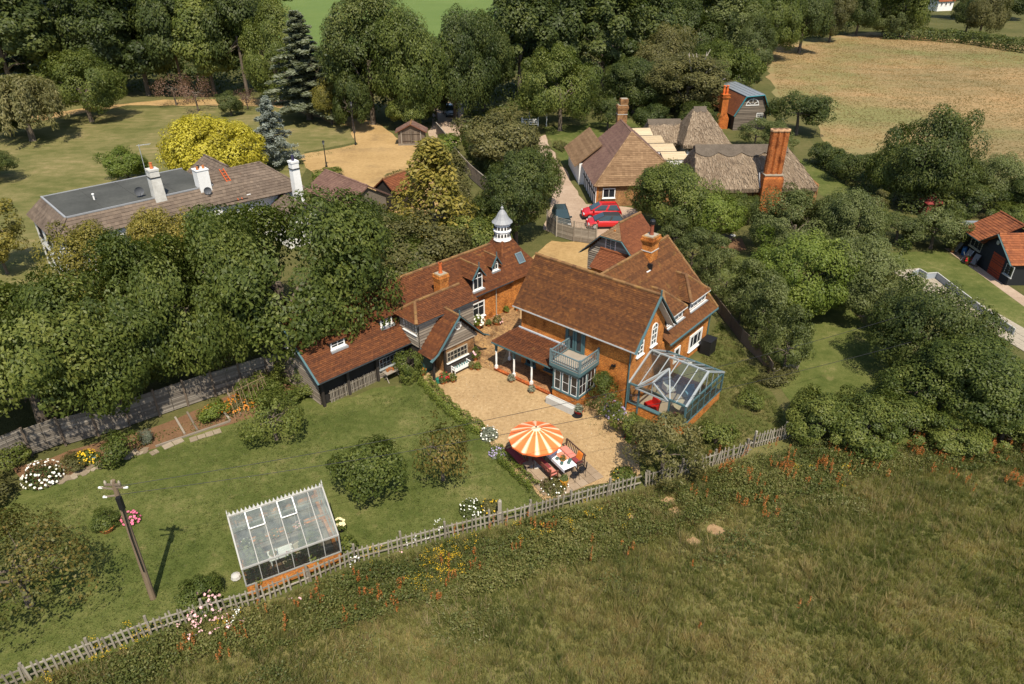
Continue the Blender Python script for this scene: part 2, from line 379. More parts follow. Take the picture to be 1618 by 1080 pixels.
def dormer_hip(parent, xf, y0, y1, ze, zs, apx, ya, za, back, tile, n, slopef):
    """hipped dormer on a slope that faces +x: eave x, y range, eave z, sill z, apex x/y/z, ridge back x"""
    e = .18
    mb = MB()
    slope(mb, [(xf + e, y0 - e, ze), (xf + e, y1 + e, ze), (apx, ya, za)])
    xb = lambda z: slopef(z)
    slope(mb, [(xb(ze) - .25, y0 - e, ze), (xf + e, y0 - e, ze), (apx, ya, za), (back, ya, za)])
    slope(mb, [(xf + e, y1 + e, ze), (xb(ze) - .25, y1 + e, ze), (back, ya, za), (apx, ya, za)])
    ridge_line(mb, (back, ya, za + .03), (apx, ya, za + .03), m=1); ridge_line(mb, (xf + e, y0 - e, ze + .05), (apx, ya, za + .05), m=1); ridge_line(mb, (xf + e, y1 + e, ze + .05), (apx, ya, za + .05), m=1)
    d = mb.build('dormer', [tile, RIDGE], parent)
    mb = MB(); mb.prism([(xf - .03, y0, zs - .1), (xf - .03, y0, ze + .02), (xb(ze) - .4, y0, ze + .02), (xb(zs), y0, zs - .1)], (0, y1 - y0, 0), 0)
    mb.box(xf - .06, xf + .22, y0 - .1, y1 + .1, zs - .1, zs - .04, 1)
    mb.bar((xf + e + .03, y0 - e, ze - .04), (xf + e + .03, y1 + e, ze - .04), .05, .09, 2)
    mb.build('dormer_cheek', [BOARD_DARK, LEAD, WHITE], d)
    window(d, (xf - .03, y0 + .05, zs), (0, 1, 0), y1 - y0 - .1, ze - zs - .08, n, 2, sill=True)
    return d

# ------------------------------------------------------------------ the ground
def sheet(name, pts, z, mat, world=False, kind='structure', sub=0):
    P = [Vector((p[0], p[1], z)) if world else Vector((*at(p[0], p[1])[:2], z)) for p in pts]
    if sub:                                         # wobble the outline so that edges are not ruled lines
        Q = []
        for a, b in zip(P, P[1:] + P[:1]):
            n = max(1, int((b - a).length / sub)); d = (b - a)
            nx = Vector((-d.y, d.x, 0)).normalized()
            for i in range(n): Q.append(a + d * (i / n) + nx * (random.uniform(-.22, .22) * sub if i else 0))
        P = Q
    mb = MB(); mb.poly(P, 0, .5); o = mb.build(name, mat); return tag(o, kind=kind)
LAWN_C = [(.2, (.044, .060, .014)), (.42, (.074, .092, .022)), (.58, (.115, .125, .036)), (.78, (.22, .19, .078))]
def ground_mat(name, cols, scale, fine, fw, bump=.6, bscale=9, streak=None, blotch=None):
    t = NT(name); v = t.coord(); a = t.noise(scale, 7, v, .62); b = t.noise(fine, 6, v, .65); c = t.noise(fine * 7, 3, v)
    f = t.math('ADD', t.math('ADD', t.math('MULTIPLY', a, 1 - fw), t.math('MULTIPLY', b, fw * .6)), t.math('MULTIPLY', c, fw * .4))
    if streak:
        s = t.noise(1.0, 4, t.coord(streak)); f = t.math('ADD', t.math('MULTIPLY', f, .72), t.math('MULTIPLY', s, .28))
    f = t.math('ADD', t.math('MULTIPLY', t.math('SUBTRACT', f, .5), 1.7), .5)
    col = t.ramp(f, cols)
    if blotch:
        bs, lo, bc, amt = blotch
        bn = t.noise(bs, 5, t.coord(), .6); col = t.mix(t.ramp(bn, [(lo, (0, 0, 0)), (lo + .12, (amt,) * 3)]), col, bc)
    t.bump(t.math('ADD', t.noise(bscale, 4, v), c), bump, .08)
    return t.fin(col, .95, .08)
LAWN = ground_mat('mown_lawn', LAWN_C, .22, 1.6, .55, .5, 12, blotch=(.9, .60, (.20, .165, .07), .55))
LAWN2 = ground_mat('drying_park_lawn', [(.15, (.060, .068, .019)), (.4, (.105, .108, .033)), (.56, (.17, .15, .058)), (.78, (.32, .235, .12))], .10, .7, .5, .5, 8, streak=(.3, .8, 1))
ROUGH = ground_mat('rough_grassland', [(.2, (.05, .055, .018)), (.5, (.09, .09, .03)), (.8, (.16, .13, .055))], .06, .8, .5)
MEADOW = ground_mat('meadow_turf', [(.2, (.07, .075, .022)), (.5, (.13, .125, .042)), (.8, (.23, .18, .08))], .12, 1.1, .5)
HAY = ground_mat('dry_hay_field', [(.18, (.12, .115, .045)), (.4, (.215, .165, .078)), (.58, (.30, .205, .098)), (.8, (.39, .225, .10))], .035, .33, .4, .6, 3, streak=(.05, .25, 1), blotch=(.025, .5, (.16, .17, .06), .75))
GREENFIELD = ground_mat('far_green_field', [(.2, (.09, .14, .035)), (.8, (.135, .18, .05))], .02, .2, .4)
GRAVEL = ground_mat('yard_gravel', [(.12, (.15, .095, .05)), (.36, (.33, .215, .105)), (.6, (.46, .315, .16)), (.88, (.64, .49, .30))], .35, 4.5, .72, .6, 22, blotch=(.5, .6, (.22, .165, .08), .5))
GRAVEL2 = ground_mat('drive_gravel', [(.15, (.20, .125, .055)), (.45, (.36, .235, .10)), (.65, (.45, .30, .135)), (.88, (.56, .39, .20))], .16, 2.2, .6, .6, 14, blotch=(.22, .55, (.22, .15, .075), .5))
LANE = ground_mat('lane_hardcore', [(.18, (.27, .19, .13)), (.5, (.40, .295, .21)), (.85, (.50, .39, .29))], .2, 2, .55, .5, 14)
PAVING = brick_mat('brick_paving', (.34, .215, .10), (.25, .15, .075), (.19, .135, .07), .7)

g = MB(); g.poly([(-3500, -300, 0), (3500, -300, 0), (3500, 5500, 0), (-3500, 5500, 0)], 0, .5); tag(g.build('ground', ROUGH), kind='structure')
sheet('far_field', [(380, -70), (840, -70), (860, 20), (780, 90), (400, 90)], .03, GREENFIELD)
sheet('hay_field', [(1195, 70), (1375, 50), (1618, 72), (1990, 100), (2100, 330), (1720, 350), (1590, 275), (1500, 232), (1400, 232), (1310, 255), (1296, 205), (1225, 152)], .02, HAY, sub=4)
sheet('park_lawn', [(-260, 520), (-260, 200), (0, 205), (180, 172), (430, 165), (560, 180), (640, 225), (560, 225), (480, 240), (480, 330), (300, 420), (70, 470)], .010, LAWN2, sub=3)
sheet('park_lawn', [(-400, 190), (-200, 172), (0, 172), (160, 160), (440, 150), (560, 170), (420, 158), (200, 160), (120, 178)], .016, LAWN2, sub=3)
sheet('gravel_track', [(-300, 197), (60, 182), (150, 168), (260, 157), (440, 156), (560, 184), (600, 196), (640, 228), (566, 228), (553, 200), (430, 167), (200, 166), (60, 192), (-300, 210)], .024, GRAVEL2, sub=2)
sheet('gravel_drive', [(468, 246), (560, 228), (646, 226), (690, 232), (720, 290), (700, 340), (560, 340), (500, 285)], .030, GRAVEL2, sub=2)
sheet('shaded_drive', [(676, 208), (690, 160), (732, 160), (735, 222), (700, 232)], .008, LANE, sub=2)
sheet('lane', [(826, 230), (862, 212), (878, 246), (926, 322), (1010, 330), (1030, 372), (965, 384), (905, 380), (858, 362), (872, 300), (850, 250)], .012, LANE, sub=1.5)
sheet('verge_lawn', [(858, 200), (905, 198), (960, 190), (1120, 190), (1150, 215), (1150, 240), (930, 240), (912, 268), (888, 258)], .008, LAWN, sub=1.5)
sheet('garden_lawn', [(-130, 1150), (0, 1092), (272, 992), (424, 948), (560, 888), (676, 858), (856, 812), (858, 790), (770, 700), (660, 598), (520, 632), (440, 600), (325, 660), (215, 712), (70, 762), (-60, 800), (-240, 900)], .004, LAWN, sub=1.5)
sheet('gravel_yard', [(668, 596), (700, 570), (740, 545), (790, 500), (850, 480), (960, 600), (1000, 650), (1010, 700), (1012, 752), (900, 778), (862, 792), (850, 782), (775, 700)], .012, GRAVEL, sub=1)
sheet('cottage_forecourt', [(828, 428), (850, 398), (872, 380), (940, 384), (990, 390), (1010, 420), (960, 450), (880, 440)], .012, GRAVEL2, sub=1)
sheet('brick_path', [(733, 558), (752, 522), (800, 470), (832, 440), (842, 452), (822, 486), (822, 520), (800, 556), (788, 588), (760, 580)], .016, PAVING, sub=0)
sheet('side_garden', [(1000, 660), (1108, 560), (1135, 500), (1180, 560), (1240, 650), (1255, 690), (1190, 707), (1012, 768), (1010, 700)], .004, ground_mat('parched_side_lawn', [(.2, (.045, .06, .014)), (.45, (.085, .095, .025)), (.62, (.14, .125, .045)), (.85, (.30, .22, .11))], .35, 2.2, .5, .7, 10), sub=1)
sheet('orchard_lawn', [(1135, 430), (1170, 400), (1240, 420), (1330, 480), (1460, 580), (1490, 700), (1400, 720), (1262, 650), (1200, 560)], .006, LAWN, sub=1.5)
sheet('poolside_lawn', [(1400, 398), (1492, 396), (1640, 482), (1760, 560), (1700, 600), (1560, 505), (1430, 430)], .004, LAWN, sub=1)
sheet('meadow', [(-160, 1300), (1900, 1300), (2100, 690), (1618, 700), (1400, 720), (1255, 690), (1012, 768), (856, 812), (676, 858), (424, 948), (0, 1092)], .006, MEADOW, sub=2)
sheet('grass_strip', [(1205, 230), (1290, 262), (1400, 330), (1420, 352), (1370, 350), (1270, 290), (1190, 250)], .008, LAWN, sub=1.5)
sheet('garden_bed', [(20, 740), (195, 690), (330, 640), (415, 600), (470, 610), (410, 655), (330, 678), (215, 716), (130, 742), (60, 775)], .01, SOIL, sub=1)

# ------------------------------------------------------------------ the brick house
A = thing('brick_house', 'large orange brick house with rust tiled roofs, balcony and rear wing', 'house', (.08, 44.45, 0), R(-40.2))
mb = MB()
mb.prism([(.42, .43, 0), (.42, 4.6, 0), (.42, 4.6, 5.2), (.42, 2.5, 7.75), (.42, .43, 5.2)], (9.03, 0, 0), 0)
mb.prism([(1.2, 3.2, 0), (1.2, 3.2, 3.3), (5.3, 3.2, 7.4), (9.45, 3.2, 3.3), (9.45, 3.2, 0)], (0, 8.6, 0), 0)
mb.prism([(-2.6, 13.05, 0), (-2.6, 13.05, 4.2), (-.2, 13.05, 6.6), (2.2, 13.05, 4.2), (2.2, 13.05, 0)], (0, 4, 0), 0)
mb.box(-1.2, 1.6, 11.5, 13.05, 0, 3.6, 0)
mb.build('brick_wall', BRICK, A)
sl = 1.22                                            # main slope rise per metre
roof(A, [[(0, 0, 4.95), (10, 0, 4.95), (10, 2.5, 8), (0, 2.5, 8)], [(10, 5.05, 4.95), (0, 5.05, 4.95), (0, 2.5, 8), (10, 2.5, 8)]],
     [TILE_MAIN, RIDGE], ridges=[((-.02, 2.5, 8.05), (10.02, 2.5, 8.05))])
roof(A, [[(9.85, 4.95, 3.25), (9.85, 12.1, 3.25), (5.3, 11.7, 7.9), (5.3, 2.55, 7.9)], [(.75, 12.1, 3.25), (.75, 4.95, 3.25), (5.3, 2.55, 7.9), (5.3, 11.7, 7.9)]],
     [TILE_OLD, RIDGE], ridges=[((5.3, 2.7, 7.93), (5.3, 11.72, 7.93)), ((5.3, 11.7, 7.9), (9.9, 12.12, 3.3))])
# rear gable with half hip
roof(A, [[(-3.2, 17, 4.0), (-3.2, 12.65, 4.0), (-1.2, 12.65, 6.0), (-.2, 13.7, 7), (-.2, 17, 7)],
         [(2.8, 12.65, 4.0), (2.8, 17, 4.0), (-.2, 17, 7), (-.2, 13.7, 7), (.8, 12.65, 6.0)]], [TILE_RED, RIDGE], ridges=[((-.2, 13.7, 7.03), (-.2, 17, 7.03))])
roof(A, [[(-1.2, 12.6, 6.0), (.8, 12.6, 6.0), (-.2, 13.7, 7)]], [TILE_TAN, RIDGE])
roof(A, [[(-1.3, 11.35, 3.6), (1.9, 11.35, 3.6), (1.9, 12.95, 4.75), (-1.3, 12.95, 4.75)]], [TILE_RED, TILE_RED], ridges=[((-1.3, 12.9, 4.8), (1.9, 12.9, 4.8))])
mb = MB(); mb.prism([(-2.6, 13.035, 2.6), (2.2, 13.035, 2.6), (2.2, 13.035, 4.3), (.7, 13.035, 5.85), (-1.1, 13.035, 5.85), (-2.6, 13.035, 4.3)], (0, .01, 0), 1); boards(mb, [(-2.6, 13.03, 2.6), (2.2, 13.03, 2.6), (2.2, 13.03, 4.3), (.7, 13.03, 5.85), (-1.1, 13.03, 5.85), (-2.6, 13.03, 4.3)], .19)  # dark sheet added behind the boards, painted shade for the gaps
mb.build('weatherboarding', [BOARD, BOARD_DARK], A)
trim(A, 'bargeboard', TEAL, (((-3.25, 12.62, 3.92), (-1.2, 12.62, 5.95)), ((-1.2, 12.62, 5.93), (.8, 12.62, 5.93)), ((.8, 12.62, 5.95), (2.85, 12.62, 3.92))), .05, .2, (0, 1, 0))
trim(A, 'bargeboard', TEAL, (((10.03, -.08, 4.83), (10.03, 2.5, 7.93)), ((10.03, 5.13, 4.83), (10.03, 2.5, 7.93))), .05, .24, (1, 0, 0))
trim(A, 'finial', TEAL, (((10.05, 2.5, 7.7), (10.05, 2.5, 8.35)),), .08, .08)
m = MB(); m.prism([(9.46, 2.55, 7.72), (9.46, 5.02, 4.70), (9.46, 5.02, 4.66), (9.46, 2.55, 7.68)], (.55, 0, 0)); m.build('soffit', plain('pale_soffit', (.55, .54, .50), .7), A)
trim(A, 'bargeboard', TEAL, (((9.9, 12.12, 3.2), (5.3, 11.75, 7.8)),), .05, .18, (0, 1, 0))
trim(A, 'gutter', TEAL, (((9.95, 4.9, 3.2), (9.95, 12.1, 3.2)),), .1, .1)
trim(A, 'gutter', plain('pale_gutter', (.42, .43, .42), .5), (((0, -.06, 4.9), (10, -.06, 4.9)),), .08, .08)
pipe(A, [(9.48, .37, 4.85), (9.48, .37, .05)], TEAL); pipe(A, [(9.62, 11.95, 3.2), (9.5, 11.9, 2.8), (9.5, 11.9, .05)], TEAL)
chimney(A, 5.67, 8.5, 6.2, 9.05, .77, 1.0, BRICK, 1, True, cap=.13, poth=.8, potm=plain('sooty_red_pot', (.22, .06, .03), .8))
m = MB(); m.lathe([(.16, 0), (.2, .06), (.2, .26), (.14, .34), (.02, .36)], 10, (5.67, 8.5, 9.85)); m.build('chimney_cowl', BLACK, A)
sf = lambda z: 5.3 + (7.9 - z) / 1.022
for y0, y1 in ((8.9, 11.4), (5.6, 7.9)): dormer_hip(A, 9.12, y0, y1, 4.75, 3.98, 7.9, (y0 + y1) / 2, 6.05, 6.9, TILE_OLD, 4, sf)
U = (0, 1, 0)
window(A, (9.45, 8.9, .65), U, 2.0, 1.32, 3, 1, fw=.2, sill=True)
window(A, (9.45, 6.65, .65), U, .85, 1.25, 1, 1, fw=.13, sill=False)
window(A, (9.45, 2.9, 3.82), U, .72, 1.68, 2, 4, arch=True, bw=.04)
window(A, (9.45, 1.16, 3.82), U, .8, 1.0, 2, 3, sill=True)
window(A, (-.9, 13.0, 4.78), (1, 0, 0), 1.0, .98, 2, 1, gl=plain('teal_curtain_glass', (.06, .12, .12), .2))
m = MB(); m.box(9.75, 10.55, 10.35, 11.35, 0, 1.15); m.box(9.72, 10.58, 10.32, 11.38, 1.15, 1.2); m.build('oil_tank', BLACK, A)
m = MB(); m.bar((8.3, .42, 3.1), (8.3, .3, 3.1), .3, .1); m.bar((8.15, .32, 3.0), (8.45, .32, 3.25), .08, .08); m.build('wall_bracket', BLACK, A)
m = MB(); m.box(6.15, 6.5, 7.5, 7.62, 6.95, 7.35, 0); m.box(6.3, 6.42, 7.1, 7.6, 6.84, 6.9, 1); m.build('soil_vent', [BLACK, WHITE], A)
# balcony door, under the eaves
mb = MB(); mb.box(4.35, 5.95, .36, .44, 2.95, 4.82); mb.build('door_surround', TEAL, A)
for x in (4.5, 5.2):
    d = window(A, (x, .36, 3.0), (1, 0, 0), .62, 1.75, 1, 1, TEAL, fw=.12, sill=False, name='balcony_door')
# bay window with the balcony on it
mb = MB(); mb.box(4.85, 6.95, -1.6, .43, 0, .85, 0); mb.build('bay_plinth', BRICK, A)
mb = MB()
mb.box(4.8, 7.0, -1.65, .43, .85, .95); mb.box(4.8, 7.0, -1.65, .43, 2.45, 2.72); mb.box(4.66, 7.14, -1.8, .43, 2.72, 2.95); mb.box(4.74, 7.06, -1.72, .43, 2.62, 2.72)
for x in (4.85, 5.5, 6.2, 6.85): mb.box(x, x + .12 if x < 6.8 else x + .1, -1.6, -1.48, .95, 2.45)
mb.box(4.85, 4.97, -1.48, .43, .95, 2.45); mb.box(6.83, 6.95, -.65, -.53, .95, 2.45); mb.box(6.83, 6.95, .33, .43, .95, 2.45)
bay = mb.build('bay_window', TEAL, A)
for x, wd in ((4.98, .51), (5.63, .56), (6.33, .51)): window(bay, (x, -1.56, .96), (1, 0, 0), wd, 1.48, 1, 2, WHITE, fw=.04, sill=False, depth=.03)
for y, wd in ((-1.47, .82), (-.52, .84)): window(bay, (6.9, y, .96), (0, 1, 0), wd, 1.48, 2, 2, WHITE, fw=.04, sill=False, depth=.03)
mb = MB(); mb.box(4.7, 7.1, -1.76, .43, 2.952, 2.975, 1)
for p in ((4.72, -1.74), (7.08, -1.74), (4.72, .36), (7.08, .36)): mb.box(p[0] - .06, p[0] + .06, p[1] - .06, p[1] + .06, 2.955, 4.0)
for a, b in (((4.72, -1.74), (7.08, -1.74)), ((4.72, -1.74), (4.72, .38)), ((7.08, -1.74), (7.08, .38))):
    mb.bar((*a, 3.88), (*b, 3.88), .08, .07); mb.bar((*a, 3.08), (*b, 3.08), .06, .06)
bal = mb.build('balcony', [TEAL_GREY, BOARD], A)
bm_ = MB(); bm_.lathe([(.016, 0), (.016, .12), (.032, .24), (.018, .42), (.03, .56), (.016, .66), (.016, .76)], 6); bme = bm_.mesh('baluster', TEAL_GREY)
for i in range(13): link_mesh('baluster', bme, bal, (4.88 + i * .17, -1.74, 3.1))
for x in (4.72, 7.08):
    for i in range(11): link_mesh('baluster', bme, bal, (x, -1.58 + i * .175, 3.1))
# veranda
roof(A, [[(-.62, -1.62, 2.45), (4.66, -1.62, 2.45), (4.66, .42, 3.12), (.3, .42, 3.12)], [(-.62, .42, 2.45), (-.62, -1.62, 2.45), (.3, .42, 3.12)]], [TILE, TILE], name='veranda_roof',
     ridges=[((-.6, -1.6, 2.5), (.3, .42, 3.15))], rr=.09)
mb = MB(); mb.box(.25, 4.66, .3, .425, 3.1, 3.2); mb.build('lead_flashing', plain('pale_lead', (.36, .40, .44), .4), A)
mb = MB(); mb.box(-.5, 4.6, -1.5, .43, 0, .16, 0); mb.box(-.55, 4.6, -1.55, -1.3, .16, .19, 0); mb.build('veranda_step', BRICK_RED, A)
mb = MB(); mb.box(-.5, 4.66, -1.5, -1.4, 2.28, 2.42); mb.box(-.5, -.4, -1.5, .43, 2.28, 2.42); mb.box(-.62, 4.66, -1.7, -1.64, 2.36, 2.46); mb.build('veranda_beam', TEAL, A)
pm = MB(); pm.box(-.09, .09, -.09, .09, 0, .25, 0); pm.lathe([(.075, .25), (.09, .3), (.06, .36), (.075, .9), (.06, 1.5), (.085, 1.55), (.07, 1.62)], 10, m=0); pm.box(-.07, .07, -.07, .07, 1.6, 2.3, 1)
pm.bar((0, 0, 1.95), (.35, 0, 2.28), .06, .06, 1); pm.bar((0, 0, 1.95), (-.35, 0, 2.28), .06, .06, 1); pme = pm.mesh('veranda_post', [WHITE, TEAL])
for x, y in ((-.42, -1.38), (1.25, -1.38), (2.85, -1.38), (-.42, .1)): link_mesh('veranda_post', pme, A, (x, y, .18), scale=(1, 1, .92))
window(A, (2.6, .42, .5), (1, 0, 0), .9, 1.6, 2, 3, TEAL); window(A, (.9, .42, .3), (1, 0, 0), .9, 2.0, 2, 1, TEAL, name='veranda_door')

# ------------------------------------------------------------------ the conservatory
C_ = thing('conservatory', 'blue grey framed glass conservatory on the sunny gable of the brick house', 'conservatory', (.08, 44.45, 0), R(-40.2))
X0, X1, Y0, Y1, ZS, ZE, ZR, YR = 9.5, 13.65, .5, 5.65, .72, 2.2, 3.5, 3.1
mb = MB(); mb.box(X0, X1, Y0, Y0 + .2, 0, ZS); mb.box(X1 - .2, X1, Y0 + .2, Y1, 0, ZS); mb.box(X0, X1 - .2, Y1 - .2, Y1, 0, ZS); mb.build('plinth_wall', BRICK, C_)
mb = MB(); mb.box(X0, X1 - .25, Y0 + .22, Y1 - .25, .02, .06); mb.build('tiled_floor', plain('warm_floor_tile', (.30, .24, .17), .6), C_)
mb = MB(); W_ = .07
mb.box(X0, X1 + .05, Y0 - .05, Y0 + .25, ZS, ZS + .07); mb.box(X1 - .25, X1 + .05, Y0 + .25, Y1 + .05, ZS, ZS + .07)
for p, q in (((X0, Y0, ZE), (X1, Y0, ZE)), ((X0, Y1, ZE), (X1, Y1, ZE)), ((X1, Y0, ZE), (X1, Y1, ZE))): mb.bar(p, q, .12, .12)
for x, y in ((X0 + .04, Y0), (X1, Y0), (X1, Y1), (10.3, Y0), (12.5, Y0)): mb.bar((x, y, ZS + .07 if x > 10.4 or x < 10 else 0.1), (x, y, ZE), .11, .11)
for i in range(1, 6): y = Y0 + (Y1 - Y0) * i / 6; mb.bar((X1, y, ZS), (X1, y, ZE), .07, .07)
mb.bar((X1, Y0, 1.62), (X1, Y1, 1.62), .05, .05)
mb.build('frame', TEAL, C_)
mb = MB(); mb.bar((X0, YR, ZR), (X1 + .05, YR, ZR), .11, .1)
nb = 6; bars = [X0 + (X1 - X0) * i / nb for i in range(nb + 1)]
zf = lambda y: ZR - (YR - y) / (YR - Y0) * (ZR - ZE)
zb_ = lambda y: ZR - (y - YR) / (Y1 - YR) * (ZR - ZE)
cg0, cg1, cgm, cgz = 10.15, 12.5, 11.32, 3.12                   # the little cross gable over the door
yv = YR - (ZR - cgz) / (ZR - ZE) * (YR - Y0)
for i, x in enumerate(bars):
    wd = .11 if i in (0, nb) else .055
    yf = Y0 - .06 if not cg0 < x < cg1 else Y0 + (yv - Y0) * (1 - abs(x - cgm) / (cgm - cg0 if x < cgm else cg1 - cgm))
    mb.bar((x, yf, zf(yf) + .03), (x, YR, ZR + .03), wd, wd); mb.bar((x, Y1 + .06, ZE), (x, YR, ZR + .03), wd, wd)
for p, q in (((cg0, Y0 - .25, ZE), (cgm, Y0 - .25, cgz)), ((cg1, Y0 - .25, ZE), (cgm, Y0 - .25, cgz)), ((cgm, Y0 - .25, cgz), (cgm, yv, cgz)), ((cg0, Y0, ZE + .04), (cgm, yv, cgz + .04)), ((cg1, Y0, ZE + .04), (cgm, yv, cgz + .04)), ((cg0, Y0 - .25, ZE), (cg1, Y0 - .25, ZE))):
    mb.bar(p, q, .09, .09)
mb.bar((cgm, Y0 - .25, ZE), (cgm, Y0 - .25, cgz), .05, .05)
for i in range(1, 6):
    y = Y0 + (Y1 - Y0) * i / 6; z = zf(y) if y < YR else zb_(y); mb.bar((X1, y, ZE), (X1, y, z), .055, .055)
mb.bar((X1 + .03, Y0 - .06, ZE), (X1 + .03, YR, ZR + .02), .11, .11); mb.bar((X1 + .03, Y1 + .06, ZE), (X1 + .03, YR, ZR + .02), .11, .11)
mb.build('roof_frame', plain('pale_grey_glazing_bar', (.28, .305, .31), .5), C_)
def pane(par, pts, mat=None):
    m_ = MB(); m_.poly(pts); return m_.build('pane', mat or CGLASS, par)
for a, b in zip(bars, bars[1:]):
    a += .03; b -= .03
    pane(C_, [(a, Y1, zb_(Y1) + .01), (b, Y1, zb_(Y1) + .01), (b, YR + .05, ZR - .01), (a, YR + .05, ZR - .01)][::-1])
    ya = [Y0 if not cg0 < x < cg1 else Y0 + (yv - Y0) * (1 - abs(x - cgm) / 1.18) for x in (a, b)]
    pane(C_, [(a, ya[0], zf(ya[0]) + .01), (b, ya[1], zf(ya[1]) + .01), (b, YR - .05, ZR - .01), (a, YR - .05, ZR - .01)])
for sx in (cg0, cg1): pane(C_, [(sx, Y0 - .22, ZE + .02), (sx, Y0, ZE + .02), (cgm, yv, cgz - .01), (cgm, Y0 - .22, cgz - .01)])
pane(C_, [(cg0 + .05, Y0 - .24, ZE + .03), (cg1 - .05, Y0 - .24, ZE + .03), (cgm, Y0 - .24, cgz - .04)])
for i in range(6):
    a, b = Y0 + (Y1 - Y0) * i / 6 + .04, Y0 + (Y1 - Y0) * (i + 1) / 6 - .04
    pane(C_, [(X1 + .01, a, ZS + .08), (X1 + .01, b, ZS + .08), (X1 + .01, b, ZE - .07), (X1 + .01, a, ZE - .07)])
    za, zb2 = [(zf(y) if y < YR else zb_(y)) - .08 for y in (a, b)]
    pane(C_, [(X1 + .01, a, ZE + .07), (X1 + .01, b, ZE + .07), (X1 + .01, b, max(zb2, ZE + .08)), (X1 + .01, a, max(za, ZE + .08))])
for a, b in ((9.6, 10.25), (12.55, 13.6)): pane(C_, [(a, Y0 - .01, ZS + .08), (b, Y0 - .01, ZS + .08), (b, Y0 - .01, ZE - .07), (a, Y0 - .01, ZE - .07)])
def m2(x, y, z=0):                                    # a place in the brick house's own frame
    a = R(-40.2); return Vector((.08 + x * math.cos(a) - y * math.sin(a), 44.45 + x * math.sin(a) + y * math.cos(a), z))
# furniture seen through the glass
t = thing('round_table', 'round pale table inside the glass conservatory', 'table', m2(12.6, 2.4, .06), 0)
m = MB(); m.lathe([(.65, .70), (.66, .74), (.0, .745)], 20); m.build('table_top', PALEWOOD, t); m = MB(); m.lathe([(.28, 0), (.05, .05), (.05, .7)], 8); m.build('pedestal', PALEWOOD, t)
def armchair(loc, rz, mat, label, group=None):
    t = thing('armchair', label, 'armchair', loc, rz, group)
    m = MB(); m.box(-.35, .35, -.35, .35, .2, .45); m.box(-.3, .3, -.28, .36, .45, .53, 0); m.build('seat', mat, t)
    m = MB(); m.hexa([(-.35, .24, .4), (.35, .24, .4), (.35, .38, .4), (-.35, .38, .4), (-.33, .34, .95), (.33, .34, .95), (.33, .46, .95), (-.33, .46, .95)]); m.build('backrest', mat, t)
    for s in (-1, 1):
        m = MB(); m.box(s * .35 - .06, s * .35 + .06, -.33, .3, .2, .66); m.build('armrest', mat, t)
        for y in (-.3, .3): m = MB(); m.box(s * .3 - .03, s * .3 + .03, y - .03, y + .03, 0, .2); m.build('leg', REDWOOD, t)
    return t
armchair(m2(10.9, 1.3, .06), R(-60), RED, 'bright red armchair just inside the conservatory door')
armchair(m2(12.9, 1.2, .06), R(140), plain('crimson_cushion', (.22, .02, .05), .8), 'crimson armchair in the front corner of the conservatory')
armchair(m2(12.2, 4.3, .06), R(10), plain('pale_blue_fabric', (.12, .26, .34), .8), 'pale blue armchair against the back of the conservatory', None)
armchair(m2(10.6, 4.2, .06), R(20), plain('cream_fabric', (.5, .47, .40), .8), 'cream armchair beside the house wall inside the conservatory')

# ------------------------------------------------------------------ the long low range with the dovecote turret
BO, BR_ = Vector((-12.54, 38.4, 0)), R(44.67)
B = thing('long_cottage_range', 'long low weatherboarded range with dormers and white dovecote turret', 'outbuilding', BO, BR_)
def mB(x, y, z=0): return Vector((BO.x + x * math.cos(BR_) - y * math.sin(BR_), BO.y + x * math.sin(BR_) + y * math.cos(BR_), z))
RY, RZ = 4.0, 5.35
mb = MB()
mb.prism([(13.0, 1.85, 0), (13.0, 1.85, 3.0), (13.0, RY, 5.0), (13.0, 7.0, 2.5), (13, 7.0, 0)], (5.6, 0, 0), 0); mb.box(18.6, 22.4, 1.85, 6.0, 0, 2.85, 0); mb.build('brick_wall', BRICK, B)
mb = MB(); mb.prism([(.4, .85, 0), (.4, .85, 2.75), (.4, RY, 5.1), (.4, 7.2, 2.5), (.4, 7.2, 0)], (12.6, 0, 0), 0); mb.build('inner_wall', BOARD_DARK, B)
mb = MB(); boards(mb, [(.4, 7.2, .1), (.4, .85, .1), (.4, .85, 2.6), (.4, RY, 4.95), (.4, 7.2, 2.6)], .2)
mb.build('weatherboarding', BOARD, B)
mb = MB(); boards(mb, [(4.9, .83, 0), (7.6, .83, 0), (7.6, .83, 1.1), (4.9, .83, 1.1)], .2); mb.build('weatherboarding', BOARD, B)
f = roof(B, [[(0, 0, 2.35), (7.5, 0, 2.35), (7.5, RY, RZ), (0, RY, RZ)], [(7.5, 1.0, 3.1), (13.1, 1.0, 3.1), (13.1, RY, RZ), (7.5, RY, RZ)],
             [(13.0, 1.5, 2.8), (19.2, 1.5, 2.8), (19.2, RY, RZ), (13.0, RY, RZ)], [(19, 8, 2.4), (0, 8, 2.4), (0, RY, RZ), (19, RY, RZ)]],
         [TILE, RIDGE], ridges=[((0, RY, RZ + .03), (19, RY, RZ + .03))])
